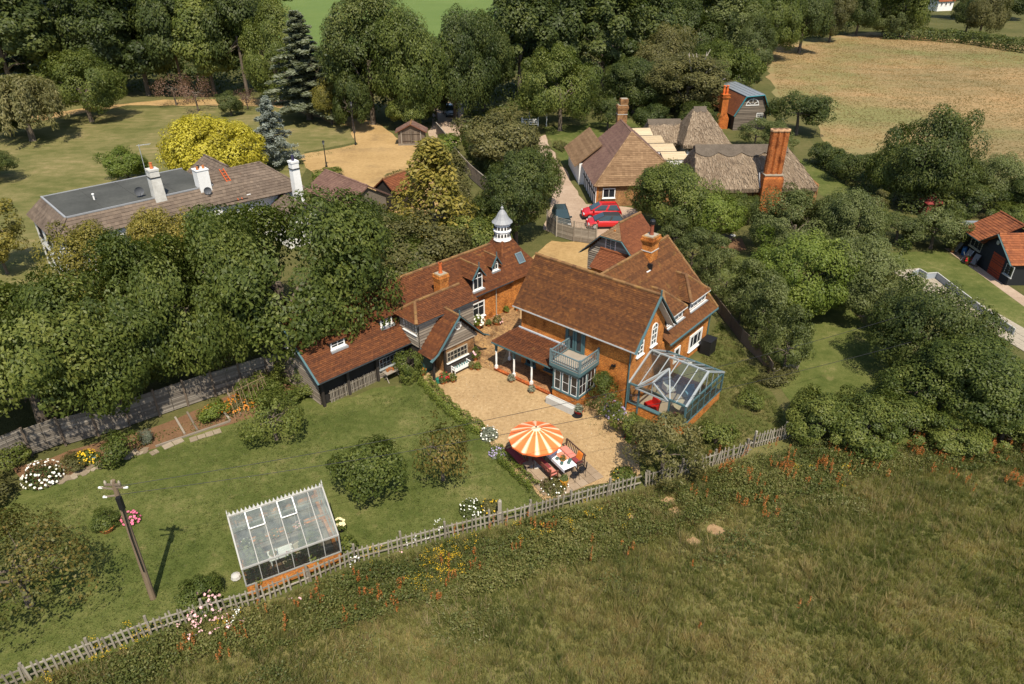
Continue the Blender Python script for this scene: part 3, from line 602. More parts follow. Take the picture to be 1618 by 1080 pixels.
# turret roof: a steep pyramid
PX, PY = 20.4, 3.95
q = lambda s, z: [(PX - s, PY - s, z), (PX + s, PY - s, z), (PX + s, PY + s, z), (PX - s, PY + s, z)]
a, b, c = q(2.45, 2.75), q(1.3, 4.25), q(.54, 5.5); pl = []
for lo, hi in ((a, b), (b, c)):
    for i in range(4): pl.append([lo[i], lo[(i + 1) % 4], hi[(i + 1) % 4], hi[i]])
roof(B, pl, [TILE, TILE], ridges=[(a[0], b[0]), (b[0], c[0]), (a[1], b[1]), (b[1], c[1])], rr=.06)
mb = MB(); mb.lathe([(.78, 5.42), (.70, 5.62), (.68, 6.16), (.76, 6.18), (.76, 6.25), (.68, 6.27), (.66, 6.78), (.74, 6.82), (.74, 6.92)], 12, (PX, PY, 0))
cu = mb.build('dovecote_turret', WHITE, B)
hb = MB()
for zz in (5.78, 6.40):
    for k in range(16):
        an = 2 * math.pi * k / 16; d = Vector((math.cos(an), math.sin(an), 0)); u = Vector((-d.y, d.x, 0)); o = Vector((PX, PY, zz)) + d * .665
        hb.obox(o, u, Z, d, -.075, .075, 0, .2, 0, .045); hb.obox(o, u, Z, d, -.05, .05, .2, .26, 0, .045)
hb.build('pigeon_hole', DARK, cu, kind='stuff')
mb = MB(); mb.lathe([(.88, 6.92), (.80, 7.0), (.60, 7.2), (.47, 7.42), (.36, 7.66), (.2, 7.88), (.09, 7.97), (.11, 8.05), (.13, 8.11), (.08, 8.19), (.01, 8.28)], 12, (PX, PY, 0)); mb.build('lead_roof', LEAD, cu)
# big weatherboarded dormer block
X0, X1, YF = 7.6, 12.7, -.85
mb = MB(); mb.prism([(X0, YF, 0), (X0, YF, 4.3), (X0, 1.6, 4.3), (X0, 1.6, 0)], (X1 - X0, 0, 0), 0); bl = mb.build('projecting_bay', BOARD_DARK, B)
mb = MB(); boards(mb, [(X0, YF - .01, 2.1), (X1, YF - .01, 2.1), (X1, YF - .01, 4.35), (X0, YF - .01, 4.35)], .215); boards(mb, [(X0 - .01, 1.2, 2.3), (X0 - .01, YF, 2.3), (X0 - .01, YF, 4.35), (X0 - .01, 1.2, 4.35)], .215)
boards(mb, [(11.9, YF - .02, 0), (X1, YF - .02, 0), (X1, YF - .02, 2.1), (11.9, YF - .02, 2.1)], .215); mb.build('boarding', BOARD, bl)
roof(B, [[(7.25, -1.15, 4.3), (12.95, -1.15, 4.3), (12.3, .15, 5.3), (8.2, .15, 5.3)], [(7.25, 1.6, 4.3), (7.25, -1.15, 4.3), (8.2, .15, 5.3)], [(12.95, 1.9, 3.7), (7.3, 1.9, 3.7), (8.2, .15, 5.3), (12.3, .15, 5.3)], [(12.95, -1.15, 4.3), (12.95, 1.9, 3.75), (12.3, .15, 5.3)]],
     [TILE, RIDGE], ridges=[((8.2, .15, 5.34), (12.3, .15, 5.34)), ((7.25, -1.15, 4.34), (8.2, .15, 5.34)), ((7.3, 1.5, 4.3), (8.2, .15, 5.34))])
window(bl, (X0 - .01, .75, 3.2), (0, -1, 0), 1.45, .85, 4, 3)
# porch gable
mb = MB(); mb.prism([(8.9, -2.1, 0), (8.9, -2.1, 2.1), (11.6, -2.1, 2.1), (11.6, -2.1, 0)], (0, 1.26, 0), 0); mb.build('porch_wall', BRICK_DARK, B)
mb = MB(); mb.prism([(7.9, -2.1, 2.15), (10, -2.1, 4.3), (12.0, -2.1, 2.15)], (0, 1.24, 0), 1); boards(mb, [(7.95, -2.12, 2.12), (12.0, -2.12, 2.12), (10, -2.12, 4.25)], .215)
boards(mb, [(8.9, -2.12, 0), (11.6, -2.12, 0), (11.6, -2.12, .9), (8.9, -2.12, .9)], .19, 1); mb.build('porch_boarding', [BOARD, BOARD_DARK], B)
roof(B, [[(7.45, -.86, 1.95), (7.45, -2.5, 1.95), (10, -2.5, 4.55), (10, -.86, 4.55)], [(12.45, -2.5, 1.95), (12.45, -.86, 1.95), (10, -.86, 4.55), (10, -2.5, 4.55)]], [TILE, RIDGE], name='porch_roof', ridges=[((10, -2.5, 4.58), (10, -.86, 4.58))], rr=.09)
for s in (-1, 1):
    mb = MB(); pts = [(10, 4.5), (10 + s * 1.3, 3.1), (10 + s * 2.1, 2.25), (10 + s * 2.75, 1.88)]
    for (xa, za), (xb, zb2) in zip(pts, pts[1:]): mb.bar((xa, -2.53, za), (xb, -2.53, zb2), .05, .24, 0, (0, 1, 0))
    mb.build('bargeboard', TEAL, B)
trim(B, 'finial', TEAL, (((10, -2.53, 4.3), (10, -2.53, 4.95)),), .07, .07); pipe(B, [(7.62, -.95, 2.2), (7.62, -.95, .1)], TEAL, .045)
mb = MB()
for k in range(16):
    a0, a1 = 2 * math.pi * k / 16, 2 * math.pi * (k + 1) / 16; e = lambda r, a, n: (10.1 + r * math.cos(a), -2.14 - n, 3.55 + r * math.sin(a))
    mb.hexa([e(.22, a0, 0), e(.32, a0, 0), e(.32, a0, .06), e(.22, a0, .06), e(.22, a1, 0), e(.32, a1, 0), e(.32, a1, .06), e(.22, a1, .06)])
mb.box(10.08, 10.12, -2.19, -2.15, 3.3, 3.8); mb.box(9.85, 10.35, -2.19, -2.15, 3.53, 3.57)
rw = mb.build('round_window', WHITE, B); mb = MB(); mb.poly([(10.1 + .24 * math.cos(k * .393), -2.165, 3.55 + .24 * math.sin(k * .393)) for k in range(16)]); mb.build('pane', DGLASS, rw)
window(B, (8.95, -2.14, .92), (1, 0, 0), 1.95, .85, 6, 2, STONE, sillm=WHITE)
mb = MB(); mb.box(7.7, 8.6, -1.0, -.87, .02, 2.0); mb.build('green_door', plain('dark_green_paint', (.015, .055, .05), .4), B)
for x in (7.75, 8.8): m = MB(); m.box(x - .07, x + .07, -2.2, -2.06, 0, 2.1); m.build('porch_post', BOARD_DARK, B)
m = MB(); m.prism([(11.62, -1.2, 0), (12.35, -1.2, 0), (12.35, -1.2, 1.7), (12.2, -1.2, 1.95), (11.95, -1.2, 2.0), (11.62, -1.2, 1.8)], (0, .1, 0), 0); m.build('arched_door_or_shade', BOARD_DARK, B)  # dark panel painted as the shade inside the open arch, no door here
# open bays on the left with hurdles, posts, long window
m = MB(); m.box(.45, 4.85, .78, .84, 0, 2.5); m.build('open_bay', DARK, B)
hm = MB()
for i in range(13): hm.box(-.72 + i * .12, -.72 + i * .12 + .05, -.02 + (i % 2) * .03, .03 + (i % 2) * .03, 0, 1.0 + random.uniform(-.07, .05))
hm.box(-.78, .82, .03, .06, .2, .26); hm.box(-.78, .82, .03, .06, .75, .81); hme = hm.mesh('hurdle', GREYWOOD)
for x in (1.65, 3.2, 4.4): link_mesh('hurdle', hme, B, (x, .62, 0), scale=(.92 if x < 4 else .6, 1, 1))
for x in (.45, 2.45, 4.85, 7.45): m = MB(); m.box(x - .09, x + .09, .5, .68, 0, 2.55); m.build('post', BOARD_DARK, B)
window(B, (5.15, .78, .72), (1, 0, 0), 2.2, .85, 7, 2, STEELGREY)
trim(B, 'bargeboard', TEAL, (((-.03, -.06, 2.27), (-.03, RY, RZ - .05)), ((-.03, 8.06, 2.3), (-.03, RY, RZ - .05))), .05, .2, (1, 0, 0))
trim(B, 'gutter', plain('dark_gutter', (.05, .055, .06), .5), (((0, -.05, 2.3), (7.5, -.05, 2.3)), ((12.9, 1.44, 2.75), (19.2, 1.44, 2.75)), ((7.2, -1.2, 4.22), (12.95, -1.2, 4.22))), .07, .07)
pipe(B, [(17.6, 1.8, 2.7), (17.6, 1.8, .05)], STONE)
w_ = window(B, (.37, 4.55, 3.1), (0, -1, 0), 1.3, 1.15, 2, 1, fw=.12)
# small hipped dormers on the left
def slope_dormer(x0, x1, zs, h, name='dormer', gable=False):
    yz = lambda z: (z - 2.35) / .75
    yf = yz(zs); ze = zs + h; m = MB(); e = .14
    d = None
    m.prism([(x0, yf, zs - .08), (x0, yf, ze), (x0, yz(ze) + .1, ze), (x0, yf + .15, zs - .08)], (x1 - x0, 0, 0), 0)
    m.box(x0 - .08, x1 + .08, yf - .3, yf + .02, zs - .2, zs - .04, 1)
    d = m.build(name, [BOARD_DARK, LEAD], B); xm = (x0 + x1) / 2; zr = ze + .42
    roof(d, [[(x0 - e, yf - .18, ze), (x1 + e, yf - .18, ze), (x1 - .2, yz(zr) - .35, zr), (x0 + .2, yz(zr) - .35, zr)], [(x0 - e, yz(ze) + .2, ze), (x0 - e, yf - .18, ze), (x0 + .2, yz(zr) - .35, zr), (x0 + .2, yz(zr) + .1, zr)], [(x1 + e, yf - .18, ze), (x1 + e, yz(ze) + .2, ze), (x1 - .2, yz(zr) + .1, zr), (x1 - .2, yz(zr) - .35, zr)], [(x0 + .2, yz(zr) - .36, zr), (x1 - .2, yz(zr) - .36, zr), (x1 - .2, yz(zr + .1) + .2, zr + .1), (x0 + .2, yz(zr + .1) + .2, zr + .1)]], [TILE, RIDGE])
    window(d, (x0 + .03, yf, zs), (1, 0, 0), x1 - x0 - .06, h - .06, 2, 2, fw=.09)
slope_dormer(1.95, 3.1, 3.45, .6); slope_dormer(6.1, 7.15, 3.55, .6)
# gabled dormers on the right part
def gable_dormer(x, zs, wd, h, rise, back):
    k = (RZ - 2.8) / (RY - 1.5); yz = lambda z: 1.5 + (z - 2.8) / k
    yf = yz(zs) - .02; x0, x1 = x - wd / 2, x + wd / 2; ze = zs + h; zr = ze + rise; e = .16
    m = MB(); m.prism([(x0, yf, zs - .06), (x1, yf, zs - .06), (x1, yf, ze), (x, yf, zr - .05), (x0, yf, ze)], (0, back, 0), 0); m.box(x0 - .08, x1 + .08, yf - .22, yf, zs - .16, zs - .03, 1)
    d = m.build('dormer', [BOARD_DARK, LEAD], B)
    roof(d, [[(x0 - e, yf + back, ze - .1), (x0 - e, yf - .2, ze - .1), (x, yf - .2, zr), (x, yf + back, zr)], [(x1 + e, yf - .2, ze - .1), (x1 + e, yf + back, ze - .1), (x, yf + back, zr), (x, yf - .2, zr)]], [TILE, RIDGE], ridges=[((x, yf - .2, zr + .03), (x, yf + back, zr + .03))], rr=.08)
    m = MB()
    for s in (-1, 1): m.bar((x + s * (wd / 2 + e), yf - .23, ze - .14), (x, yf - .23, zr - .02), .05, .17, 0, (0, 1, 0))
    m.bar((x, yf - .23, zr - .15), (x, yf - .23, zr + .4), .06, .06); m.build('bargeboard', TEAL, d)
    window(d, (x0 + .06, yf, zs), (1, 0, 0), wd - .12, h + rise * .25, 2, 2, transom=.7)
gable_dormer(15.6, 3.15, 1.1, 1.15, .85, 2.4); gable_dormer(18.1, 3.8, .75, .55, .7, 1.3)
m = MB(); o = Vector((PX + .15, PY - 1.80, 3.6)); v = Vector((0, 1.15, 1.5)).normalized(); n = Vector((1, 0, 0)).cross(v)
window(B, o + n * .06, (1, 0, 0), .75, .95, 1, 1, TEAL_GREY, V=v, fw=.09, sill=False, name='roof_window', gl=plain('sky_glass', (.10, .13, .15), .05, .8))
chimney(B, 11.75, 1.55, 3.4, 5.85, .8, .75, BRICK, 1, False, potm=plain('bright_orange_pot', (.52, .12, .03), .7), cap=.07, poth=.8)
window(B, (14.95, 1.85, .6), (1, 0, 0), 1.35, 1.38, 2, 2, transom=.66, fw=.11)
m = MB(); m.prism([(14.9, 1.8, 2.02), (16.35, 1.8, 2.02), (16.1, 1.8, 2.22), (15.15, 1.8, 2.22)], (0, .04, 0), 0); m.build('brick_arch', BRICK_RED, B)

# ------------------------------------------------------------------ white house with the flat roof
Wt = thing('white_house', 'white rendered house with long grey flat roof edged in pantiles', 'house', (-38.3, 55.7, 0), R(43.6))
mb = MB(); mb.prism([(.3, .3, 0), (17.5, .3, 0), (17.5, 9.3, 0), (.3, 9.3, 0)], (0, 0, 5.1), 0); mb.box(17.5, 22.6, .6, 6.2, 0, 4.4); mb.box(15.4, 18.6, 6.2, 10.5, 0, 5.2); mb.build('white_wall', RENDER_WHITE, Wt)
FZ = 6.55
mb = MB(); mb.prism([(1.5, 1.05, 6.35), (14.2, 1.05, 6.35), (14.2, 8.4, 6.35), (1.5, 8.4, 6.35)], (0, 0, .2), 0)
for x in (4.6, 7.8, 11): mb.box(x - .04, x + .04, 1.05, 8.4, FZ + .001, FZ + .025)
mb.build('flat_roof', FLATROOF, Wt)
mb = MB(); mb.box(1.35, 14.3, .95, 1.07, FZ - .05, FZ + .08); mb.box(1.35, 1.5, 1.07, 8.5, FZ - .05, FZ + .08); mb.box(1.5, 14.3, 8.38, 8.5, FZ - .05, FZ + .06); mb.build('roof_kerb', LEAD, Wt)
roof(Wt, [[(0, 0, 4.95), (17, 0, 4.95), (17, 1.05, FZ), (1.45, 1.05, FZ)], [(0, 9.6, 4.95), (0, 0, 4.95), (1.45, 1.05, FZ), (1.45, 8.45, FZ)]], [PANTILE, PANTILE], w=.33, g=.34, lift=.05, ridges=[((0, 0, 4.99), (1.45, 1.05, FZ + .04))])
roof(Wt, [[(14.2, -.2, 4.7), (23.2, -.2, 4.5), (20.3, 3.3, 7.05), (14.2, 3.3, 7.05)], [(23.2, -.2, 4.5), (23.2, 6.8, 4.5), (20.3, 3.3, 7.05)], [(23.2, 6.8, 4.5), (14.2, 6.8, 4.5), (14.2, 3.3, 7.05), (20.3, 3.3, 7.05)],
          [(15.0, 10.8, 5.2), (15.0, 3.3, 5.2), (17, 3.3, 7.3), (17, 9, 7.3)], [(19, 3.3, 5.2), (19, 10.8, 5.2), (17, 9, 7.3), (17, 3.3, 7.3)]], [PANTILE, PANTILE], w=.33, g=.34, lift=.05, ridges=[((14.2, 3.3, 7.1), (20.3, 3.3, 7.1)), ((20.3, 3.3, 7.1), (23.2, -.2, 4.55)), ((17, 3.3, 7.34), (17, 9, 7.34))])
def tapered(parent, cx, cy, z0, z1, s0, s1, mat, potm):
    m = MB(); m.hexa([(cx - s0, cy - s0, z0), (cx + s0, cy - s0, z0), (cx + s0, cy + s0, z0), (cx - s0, cy + s0, z0), (cx - s1, cy - s1, z1), (cx + s1, cy - s1, z1), (cx + s1, cy + s1, z1), (cx - s1, cy + s1, z1)])
    e = s1 + .05; zt = z1 - .75; m.box(cx - e - .03, cx + e + .03, cy - e - .03, cy + e + .03, zt, zt + .07, 1); m.box(cx - e, cx + e, cy - e, cy + e, z1 - .16, z1 + .03)
    o = m.build('chimney', [mat, DARK], parent); m = MB(); m.lathe([(.14, 0), (.16, .06), (.13, .14), (.12, .5), (.15, .53), (.1, .53)], 10, (cx, cy, z1 + .03)); m.build('chimney_pot', potm, o)
tapered(Wt, 9.3, 1.25, 5.6, 9.1, .52, .40, noisy('stained_render', [(.2, (.32, .30, .26)), (.7, (.70, .68, .62))], 1.2, 4, .4), plain('orange_pot', (.50, .14, .04), .7))
tapered(Wt, 21.2, -2.3, 2.5, 8.2, .42, .36, RENDER_WHITE, plain('navy_pot', (.04, .035, .08), .5))
m = MB(); m.box(18.9, 22.8, -3.6, .6, 0, 3.0); m.build('white_wing', RENDER_WHITE, Wt)
roof(Wt, [[(18.6, .4, 2.9), (18.6, -3.9, 2.9), (20.8, -3.9, 4.4), (20.8, .4, 4.4)], [(23, -3.9, 2.9), (23, .4, 2.9), (20.8, .4, 4.4), (20.8, -3.9, 4.4)]], [PANTILE, PANTILE], w=.33, g=.34, lift=.05)
mb = MB(); mb.box(12.95, 14.05, .75, 1.85, 5.6, 8.15, 0); mb.box(12.9, 14.1, .7, 1.9, 8.15, 8.24, 0)
o = mb.build('chimney', [RENDER_WHITE, LEAD], Wt)
for i, (x, y) in enumerate(((13.2, 1.1), (13.45, 1.5), (13.8, 1.2))): m = MB(); m.lathe([(.13, 0), (.11, .25), (.13, .28), (.09, .28)], 10, (x, y, 8.24)); m.build('chimney_pot', [POT, BLACK, POT][i], o)
for y in (1.8, 4.2, 6.8):
    window(Wt, (.28, y + 1, 3.4), (0, -1, 0), 1.0, 1.1, 2, 1, BLACK); window(Wt, (.28, y + 1, 1.0), (0, -1, 0), 1.0, 1.2, 2, 1, BLACK)
for x in (2.4, 6.5, 10.5): window(Wt, (x, .28, 3.2), (1, 0, 0), 1.2, 1.2, 2, 1)
def mW(x, y, z):
    a = R(43.6); return Vector((-38.3 + x * math.cos(a) - y * math.sin(a), 55.7 + x * math.sin(a) + y * math.cos(a), z))
def dish(loc, rz, label, r=.42):
    t = thing('satellite_dish', label, 'satellite dish', loc, rz, 'satellite dishes on the white house')
    m = MB(); n = 14
    for j in range(4):
        for k in range(n):
            e = lambda j, k: (r * j / 4 * math.cos(2 * math.pi * k / n), -.12 * (1 - (j / 4) ** 2) * -1 - .1, .55 + r * j / 4 * math.sin(2 * math.pi * k / n))
            m.poly([e(j, k), e(j, k + 1), e(j + 1, k + 1), e(j + 1, k)][(1 if j == 0 else 0):])
    m.build('reflector', plain('grey_dish', (.10, .105, .115), .5), t)
    m = MB(); m.tube([(0, .05, 0), (0, .05, .55)], .03, 6); m.tube([(0, -.1, .2), (0, -.45, .5)], .015, 5); m.box(-.2, .2, -.1, .2, 0, .04); m.build('mount', BLACK, t)
dish(mW(8.0, 2.2, FZ), R(40), 'grey satellite dish on the flat roof beside the tall stained chimney')
dish(mW(13.5, .55, 5.75), R(30), 'satellite dish in front of the square white chimney', .36)
t = thing('tv_antenna', 'tall thin television antenna on pole beside the stained chimney', 'antenna', mW(9.0, 2.2, FZ))
m = MB(); m.tube([(0, 0, 0), (0, 0, 4.6)], .03, 6); m.build('pole', STEELGREY, t)
m = MB(); m.tube([(-.2, 0, 4.5), (1.0, .2, 4.62)], .02, 5)
for i in range(8): m.tube([(-.1 + i * .15, -.22, 4.52 + i * .014), (-.1 + i * .15, .25, 4.52 + i * .014)], .01, 4)
m.build('aerial', STEELGREY, t)
t = thing('roof_ladder', 'bright orange ladder lying up the pantiled roof of the white house', 'ladder', mW(16.2, -.1, 4.86), R(43.6))
m = MB(); ORANGE = plain('orange_plastic', (.55, .10, .02), .5)
for x in (-.2, .2): m.bar((x, 0, .05), (x, 3.25, 2.4), .06, .09)
m.build('rail', ORANGE, t); m = MB()
for i in range(12): f_ = i / 11.5; m.bar((-.2, .1 + 3.1 * f_, .1 + 2.3 * f_), (.2, .1 + 3.1 * f_, .1 + 2.3 * f_), .05, .05)
m.build('rung', ORANGE, t, kind='stuff')
t = thing('roof_vent', 'small white vent pipe standing on the grey flat roof', 'vent', mW(4.7, 4.3, FZ)); m = MB(); m.tube([(0, 0, 0), (0, 0, .5)], .07, 8); m.build('pipe', WHITE, t); m = MB(); m.lathe([(.12, .48), (.12, .56), (.02, .6)], 8); m.build('cap', WHITE, t)

# grey brown garage roof behind the trees and the little roof next to it
G_ = thing('garage', 'garage with plain purple brown tiled roof behind the trees', 'garage', at(675 - 152, 420 - 102, 0) + Vector((0, 0, 0)), R(-45))
G_.location = (-21.0, 79.2, 0)
m = MB(); m.prism([(0, -2.3, 0), (0, 2.3, 0), (0, 2.3, 2.5), (0, 0, 3.9), (0, -2.3, 2.5)], (7.8, 0, 0), 0); m.build('wall', BOARD, G_)
roof(G_, [[(-.3, -2.9, 2.4), (8.1, -2.9, 2.4), (8.1, 0, 4.1), (-.3, 0, 4.1)], [(8.1, 2.9, 2.4), (-.3, 2.9, 2.4), (-.3, 0, 4.1), (8.1, 0, 4.1)]], [TILE_PURPLE, TILE_PURPLE], w=.26, g=.2, ridges=[((-.3, 0, 4.14), (8.1, 0, 4.14))])
S2 = thing('lean_to_store', 'small brown tiled store roof peeping from trees by the gravel drive', 'store', (at(622, 277, 3.5).x, at(622, 277, 3.5).y, 0), R(-35))
m = MB(); m.prism([(-1.4, -1.6, 0), (1.4, -1.6, 0), (1.4, -1.6, 2.2), (0, -1.6, 3.4), (-1.4, -1.6, 2.2)], (0, 3.2, 0)); m.build('wall', BOARD_DARK, S2)
roof(S2, [[(-1.8, 1.8, 2.1), (-1.8, -1.8, 2.1), (0, -1.8, 3.6), (0, 1.8, 3.6)], [(1.8, -1.8, 2.1), (1.8, 1.8, 2.1), (0, 1.8, 3.6), (0, -1.8, 3.6)]], [TILE_RED, RIDGE], w=.26, g=.2, ridges=[((0, -1.8, 3.63), (0, 1.8, 3.63))])
# wooden shed at the head of the gravel drive
S_ = thing('wooden_garage_shed', 'weathered wooden double doored shed with low orange brown roof', 'shed', (-14.75, 105.0, 0), R(3))
m = MB(); m.prism([(-1.95, 0, 0), (1.95, 0, 0), (1.95, 0, 2.0), (0, 0, 3.0), (-1.95, 0, 2.0)], (0, 2.2, 0)); m.build('wall', BROWNWOOD, S_)
roof(S_, [[(-2.3, 2.3, 1.95), (-2.3, -.3, 1.95), (0, -.3, 3.15), (0, 2.3, 3.15)], [(2.3, -.3, 1.95), (2.3, 2.3, 1.95), (0, 2.3, 3.15), (0, -.3, 3.15)]], [TILE_PURPLE, RIDGE], w=.3, g=.24, ridges=[((0, -.3, 3.18), (0, 2.3, 3.18))])
for i, x in enumerate((-1.3, 0.02)):
    m = MB()
    for k in range(6): m.box(x + k * .212, x + k * .212 + .2, -.06 - (k % 2) * .012, -.01, .35, 2.05)
    m.bar((x, -.1, .7), (x + 1.25, -.1, .7), .08, .04); m.bar((x, -.1, 1.7), (x + 1.25, -.1, 1.7), .08, .04); m.build('door', BROWNWOOD, S_)
m = MB(); m.box(-1.98, 1.98, -.05, -.02, 0, .32); m.box(-.05, .02, -.12, -.07, .35, 2.1); m.box(-1.5, -1.4, -.1, -.03, .3, 2.1); m.box(1.32, 1.42, -.1, -.03, .3, 2.1); m.build('pale_trim', GREYWOOD, S_)
m = MB()
for s in (-1, 1): m.bar((s * 2.32, -.33, 1.9), (0, -.33, 3.1), .04, .16, 0, (0, 1, 0))
m.build('bargeboard', plain('red_brown_paint', (.25, .09, .05), .6), S_)

# ------------------------------------------------------------------ brown hipped house by the lane
Hh = thing('hipped_cottage', 'timber framed cottage with steep brown hipped roof by the lane', 'house', (9.3, 78.2, 0), R(4.5))
m = MB(); m.box(.4, 10.6, .4, 14.8, 0, 2.7, 0); m.build('wall', [BRICK_DARK], Hh)
m = MB(); m.box(.3, .4, .42, 17, .0, 2.65, 0)
for i in range(14): m.box(.24, .31, .6 + i * 1.2, .74 + i * 1.2, 0, 2.65, 1)
m.box(.24, .31, .42, 17, 1.3, 1.42, 1); m.build('timbered_wall', [RENDER_WHITE, BOARD_DARK], Hh)
m = MB(); m.box(-.3, 3, 8.6, 17.2, 0, 2.6, 0); m.build('side_wall', RENDER_WHITE, Hh)
ap = (5.4, 6.4, 6.95); ar = (5.4, 12.6, 6.95)
roof(Hh, [[(0, 0, 2.5), (11, 0, 2.5), ap]], [TILE_TAN, TILE_TAN], w=.32, g=.27, lift=.045, ridges=[((0, 0, 2.55), ap), ((11, 0, 2.55), ap)])
roof(Hh, [[(0, 12.6, 2.5), (0, 0, 2.5), ap, ar], [(11, 0, 2.5), (11, 12.6, 2.5), ar, ap]], [TILE_PURPLE, TILE_PURPLE], w=.27, g=.22, lift=.04, ridges=[(ap, ar)])
roof(Hh, [[(-.9, 17.5, 2.3), (-.9, 8.6, 2.3), (2.4, 8.6, 4.9), (2.4, 17.5, 4.9)], [(11, 12.6, 2.5), (0, 12.6, 2.5), ar]], [TILE_TAN, TILE_TAN], w=.32, g=.27, lift=.045)
chimney(Hh, 5.6, 13.2, 4.5, 8.6, 1.2, .95, BRICK_DARK, 0, True, cap=.12); chimney(Hh, 5.75, 13.2, 8.3, 9.35, .9, .75, BRICK_DARK, 0, False, cap=.07)
for i in range(4):                                       # the stepped side roofs, stripped to pale battens
    x, y, z = 6.6 + i * 1.05, 12.3 - i * 1.9, 5.0 - i * .52
    m = MB(); m.box(x, x + 2.9, y, y + 1.75, z - 1.6, z, 1); m.prism([(x - .1, y - .1, z + .02), (x + 3.0, y - .1, z + .02), (x + 3.0, y + 1.8, z + .42), (x - .1, y + 1.8, z + .42)], (0, 0, .06), 0)
    for k in range(6): m.bar((x - .1, y + .15 + k * .3, z + .15 + k * .065), (x + 3.0, y + .15 + k * .3, z + .15 + k * .065), .05, .05, 0)
    m.build('side_bay_roof', [PALEWOOD, RENDER_WHITE], Hh)
window(Hh, (1.1, .39, 1.0), (1, 0, 0), 1.45, 1.15, 2, 1, fw=.1)
m = MB(); m.box(.38, .62, .36, .6, 0, 2.6); m.build('brick_pier', BRICK, Hh)

# ------------------------------------------------------------------ thatch
def thatch_mat():
    t = NT('old_thatch'); v = t.coord((1, 1, .45)); a = t.noise(.5, 6, v); tc = t.coord((7, 7, .7)); b = t.noise(1.0, 5, tc); cc = t.noise(22, 3, t.coord((1, 1, .15)))
    f = t.math('ADD', t.math('ADD', t.math('MULTIPLY', a, .42), t.math('MULTIPLY', b, .33)), t.math('MULTIPLY', cc, .25))
    col = t.ramp(f, [(.30, (.095, .066, .044)), (.44, (.185, .135, .090)), (.56, (.265, .20, .137)), (.72, (.37, .29, .205))]); t.bump(t.math('ADD', b, cc), .9, .12); return t.fin(col, .95, .05)
THATCH = thatch_mat()
STRAW = noisy('thatch_straw', [(.25, (.135, .097, .066)), (.5, (.235, .178, .123)), (.75, (.34, .266, .187))], .6, 4, .4, .95, .05, tw=.4)
RIDGE_THATCH = noisy('sedge_ridge', [(.25, (.065, .052, .040)), (.7, (.16, .13, .10))], 1.2, 8, .5, .95, .05, bump=.9)
def thatch_roof(parent, eave, top, thick=.45, name='thatch', n=10, sag=.18):
    """eave ring and ridge ring of equal length, joined by a softly rounded thick coat"""
    m = MB(); rings = []
    E_ = [Vector(p) for p in eave]; T_ = [Vector(p) for p in top]
    def fine(Rg, k=7):
        out = []
        for a, b in zip(Rg, Rg[1:] + Rg[:1]):
            for i in range(k): out.append(a.lerp(b, i / k))
        return out
    E_, T_ = fine(E_), fine(T_); cen = sum(E_, Vector()) / len(E_)
    low = [e + (e - cen).normalized() * -.05 + Vector((0, 0, -thick)) for e in E_]; rings.append(low); rings.append([e + (e - cen).normalized() * .05 for e in E_])
    for j in range(1, n + 1):
        f = j / n; rr = []
        for e, t_ in zip(E_, T_):
            p = e.lerp(t_, f); p.z += sag * math.sin(f * math.pi) * .7 + random.uniform(-.05, .05); p.x += random.uniform(-.04, .04); rr.append(p)
        rings.append(rr)
    base = [len(m.v)]; k = len(E_)
    for rg in rings: m.v.extend([tuple(p) for p in rg])
    for j in range(len(rings) - 1):
        for i in range(k): m.f.append((j * k + i, j * k + (i + 1) % k, (j + 1) * k + (i + 1) % k, (j + 1) * k + i)); m.m.append(0); m.t.append(random.random())
    m.f.append(tuple((len(rings) - 1) * k + i for i in range(k))); m.m.append(0); m.t.append(.5)
    o = m.build(name, THATCH, parent, smooth=True); o.data.set_sharp_from_angle(angle=R(22))
    ns = int(sum((a - b).length for a, b in zip(E_, E_[1:] + E_[:1])) * 95); i0 = rng.integers(0, k, ns); fr = rng.uniform(0, 1, ns); ff = rng.uniform(.02, .98, ns)
    EA = np.array([tuple(p) for p in E_]); TA_ = np.array([tuple(p) for p in T_]); i1 = (i0 + 1) % k
    e = EA[i0] * (1 - fr)[:, None] + EA[i1] * fr[:, None]; tt = TA_[i0] * (1 - fr)[:, None] + TA_[i1] * fr[:, None]
    P = e * (1 - ff)[:, None] + tt * ff[:, None]; P[:, 2] += sag * np.sin(ff * np.pi) * .7 + .03; d = tt - e; d /= np.linalg.norm(d, axis=1, keepdims=True); ed = EA[i1] - EA[i0]; ed /= np.linalg.norm(ed, axis=1, keepdims=True)
    nn = np.cross(ed, d); nn *= np.sign(nn[:, 2:3]); L_ = rng.uniform(.25, .6, ns)[:, None]; w_ = rng.uniform(.02, .05, ns)[:, None]; sk = ed * rng.normal(size=(ns, 1)) * .06
    V = np.stack([P - ed * w_, P - d * L_ + nn * .07 + sk - ed * w_, P - d * L_ + nn * .07 + sk + ed * w_, P + ed * w_], 1).reshape(-1, 3)
    tag(link_mesh('straw', np_mesh('straw', V, np.arange(4 * ns).reshape(ns, 4), rng.uniform(0, 1, ns), STRAW), parent), kind='stuff'); return o
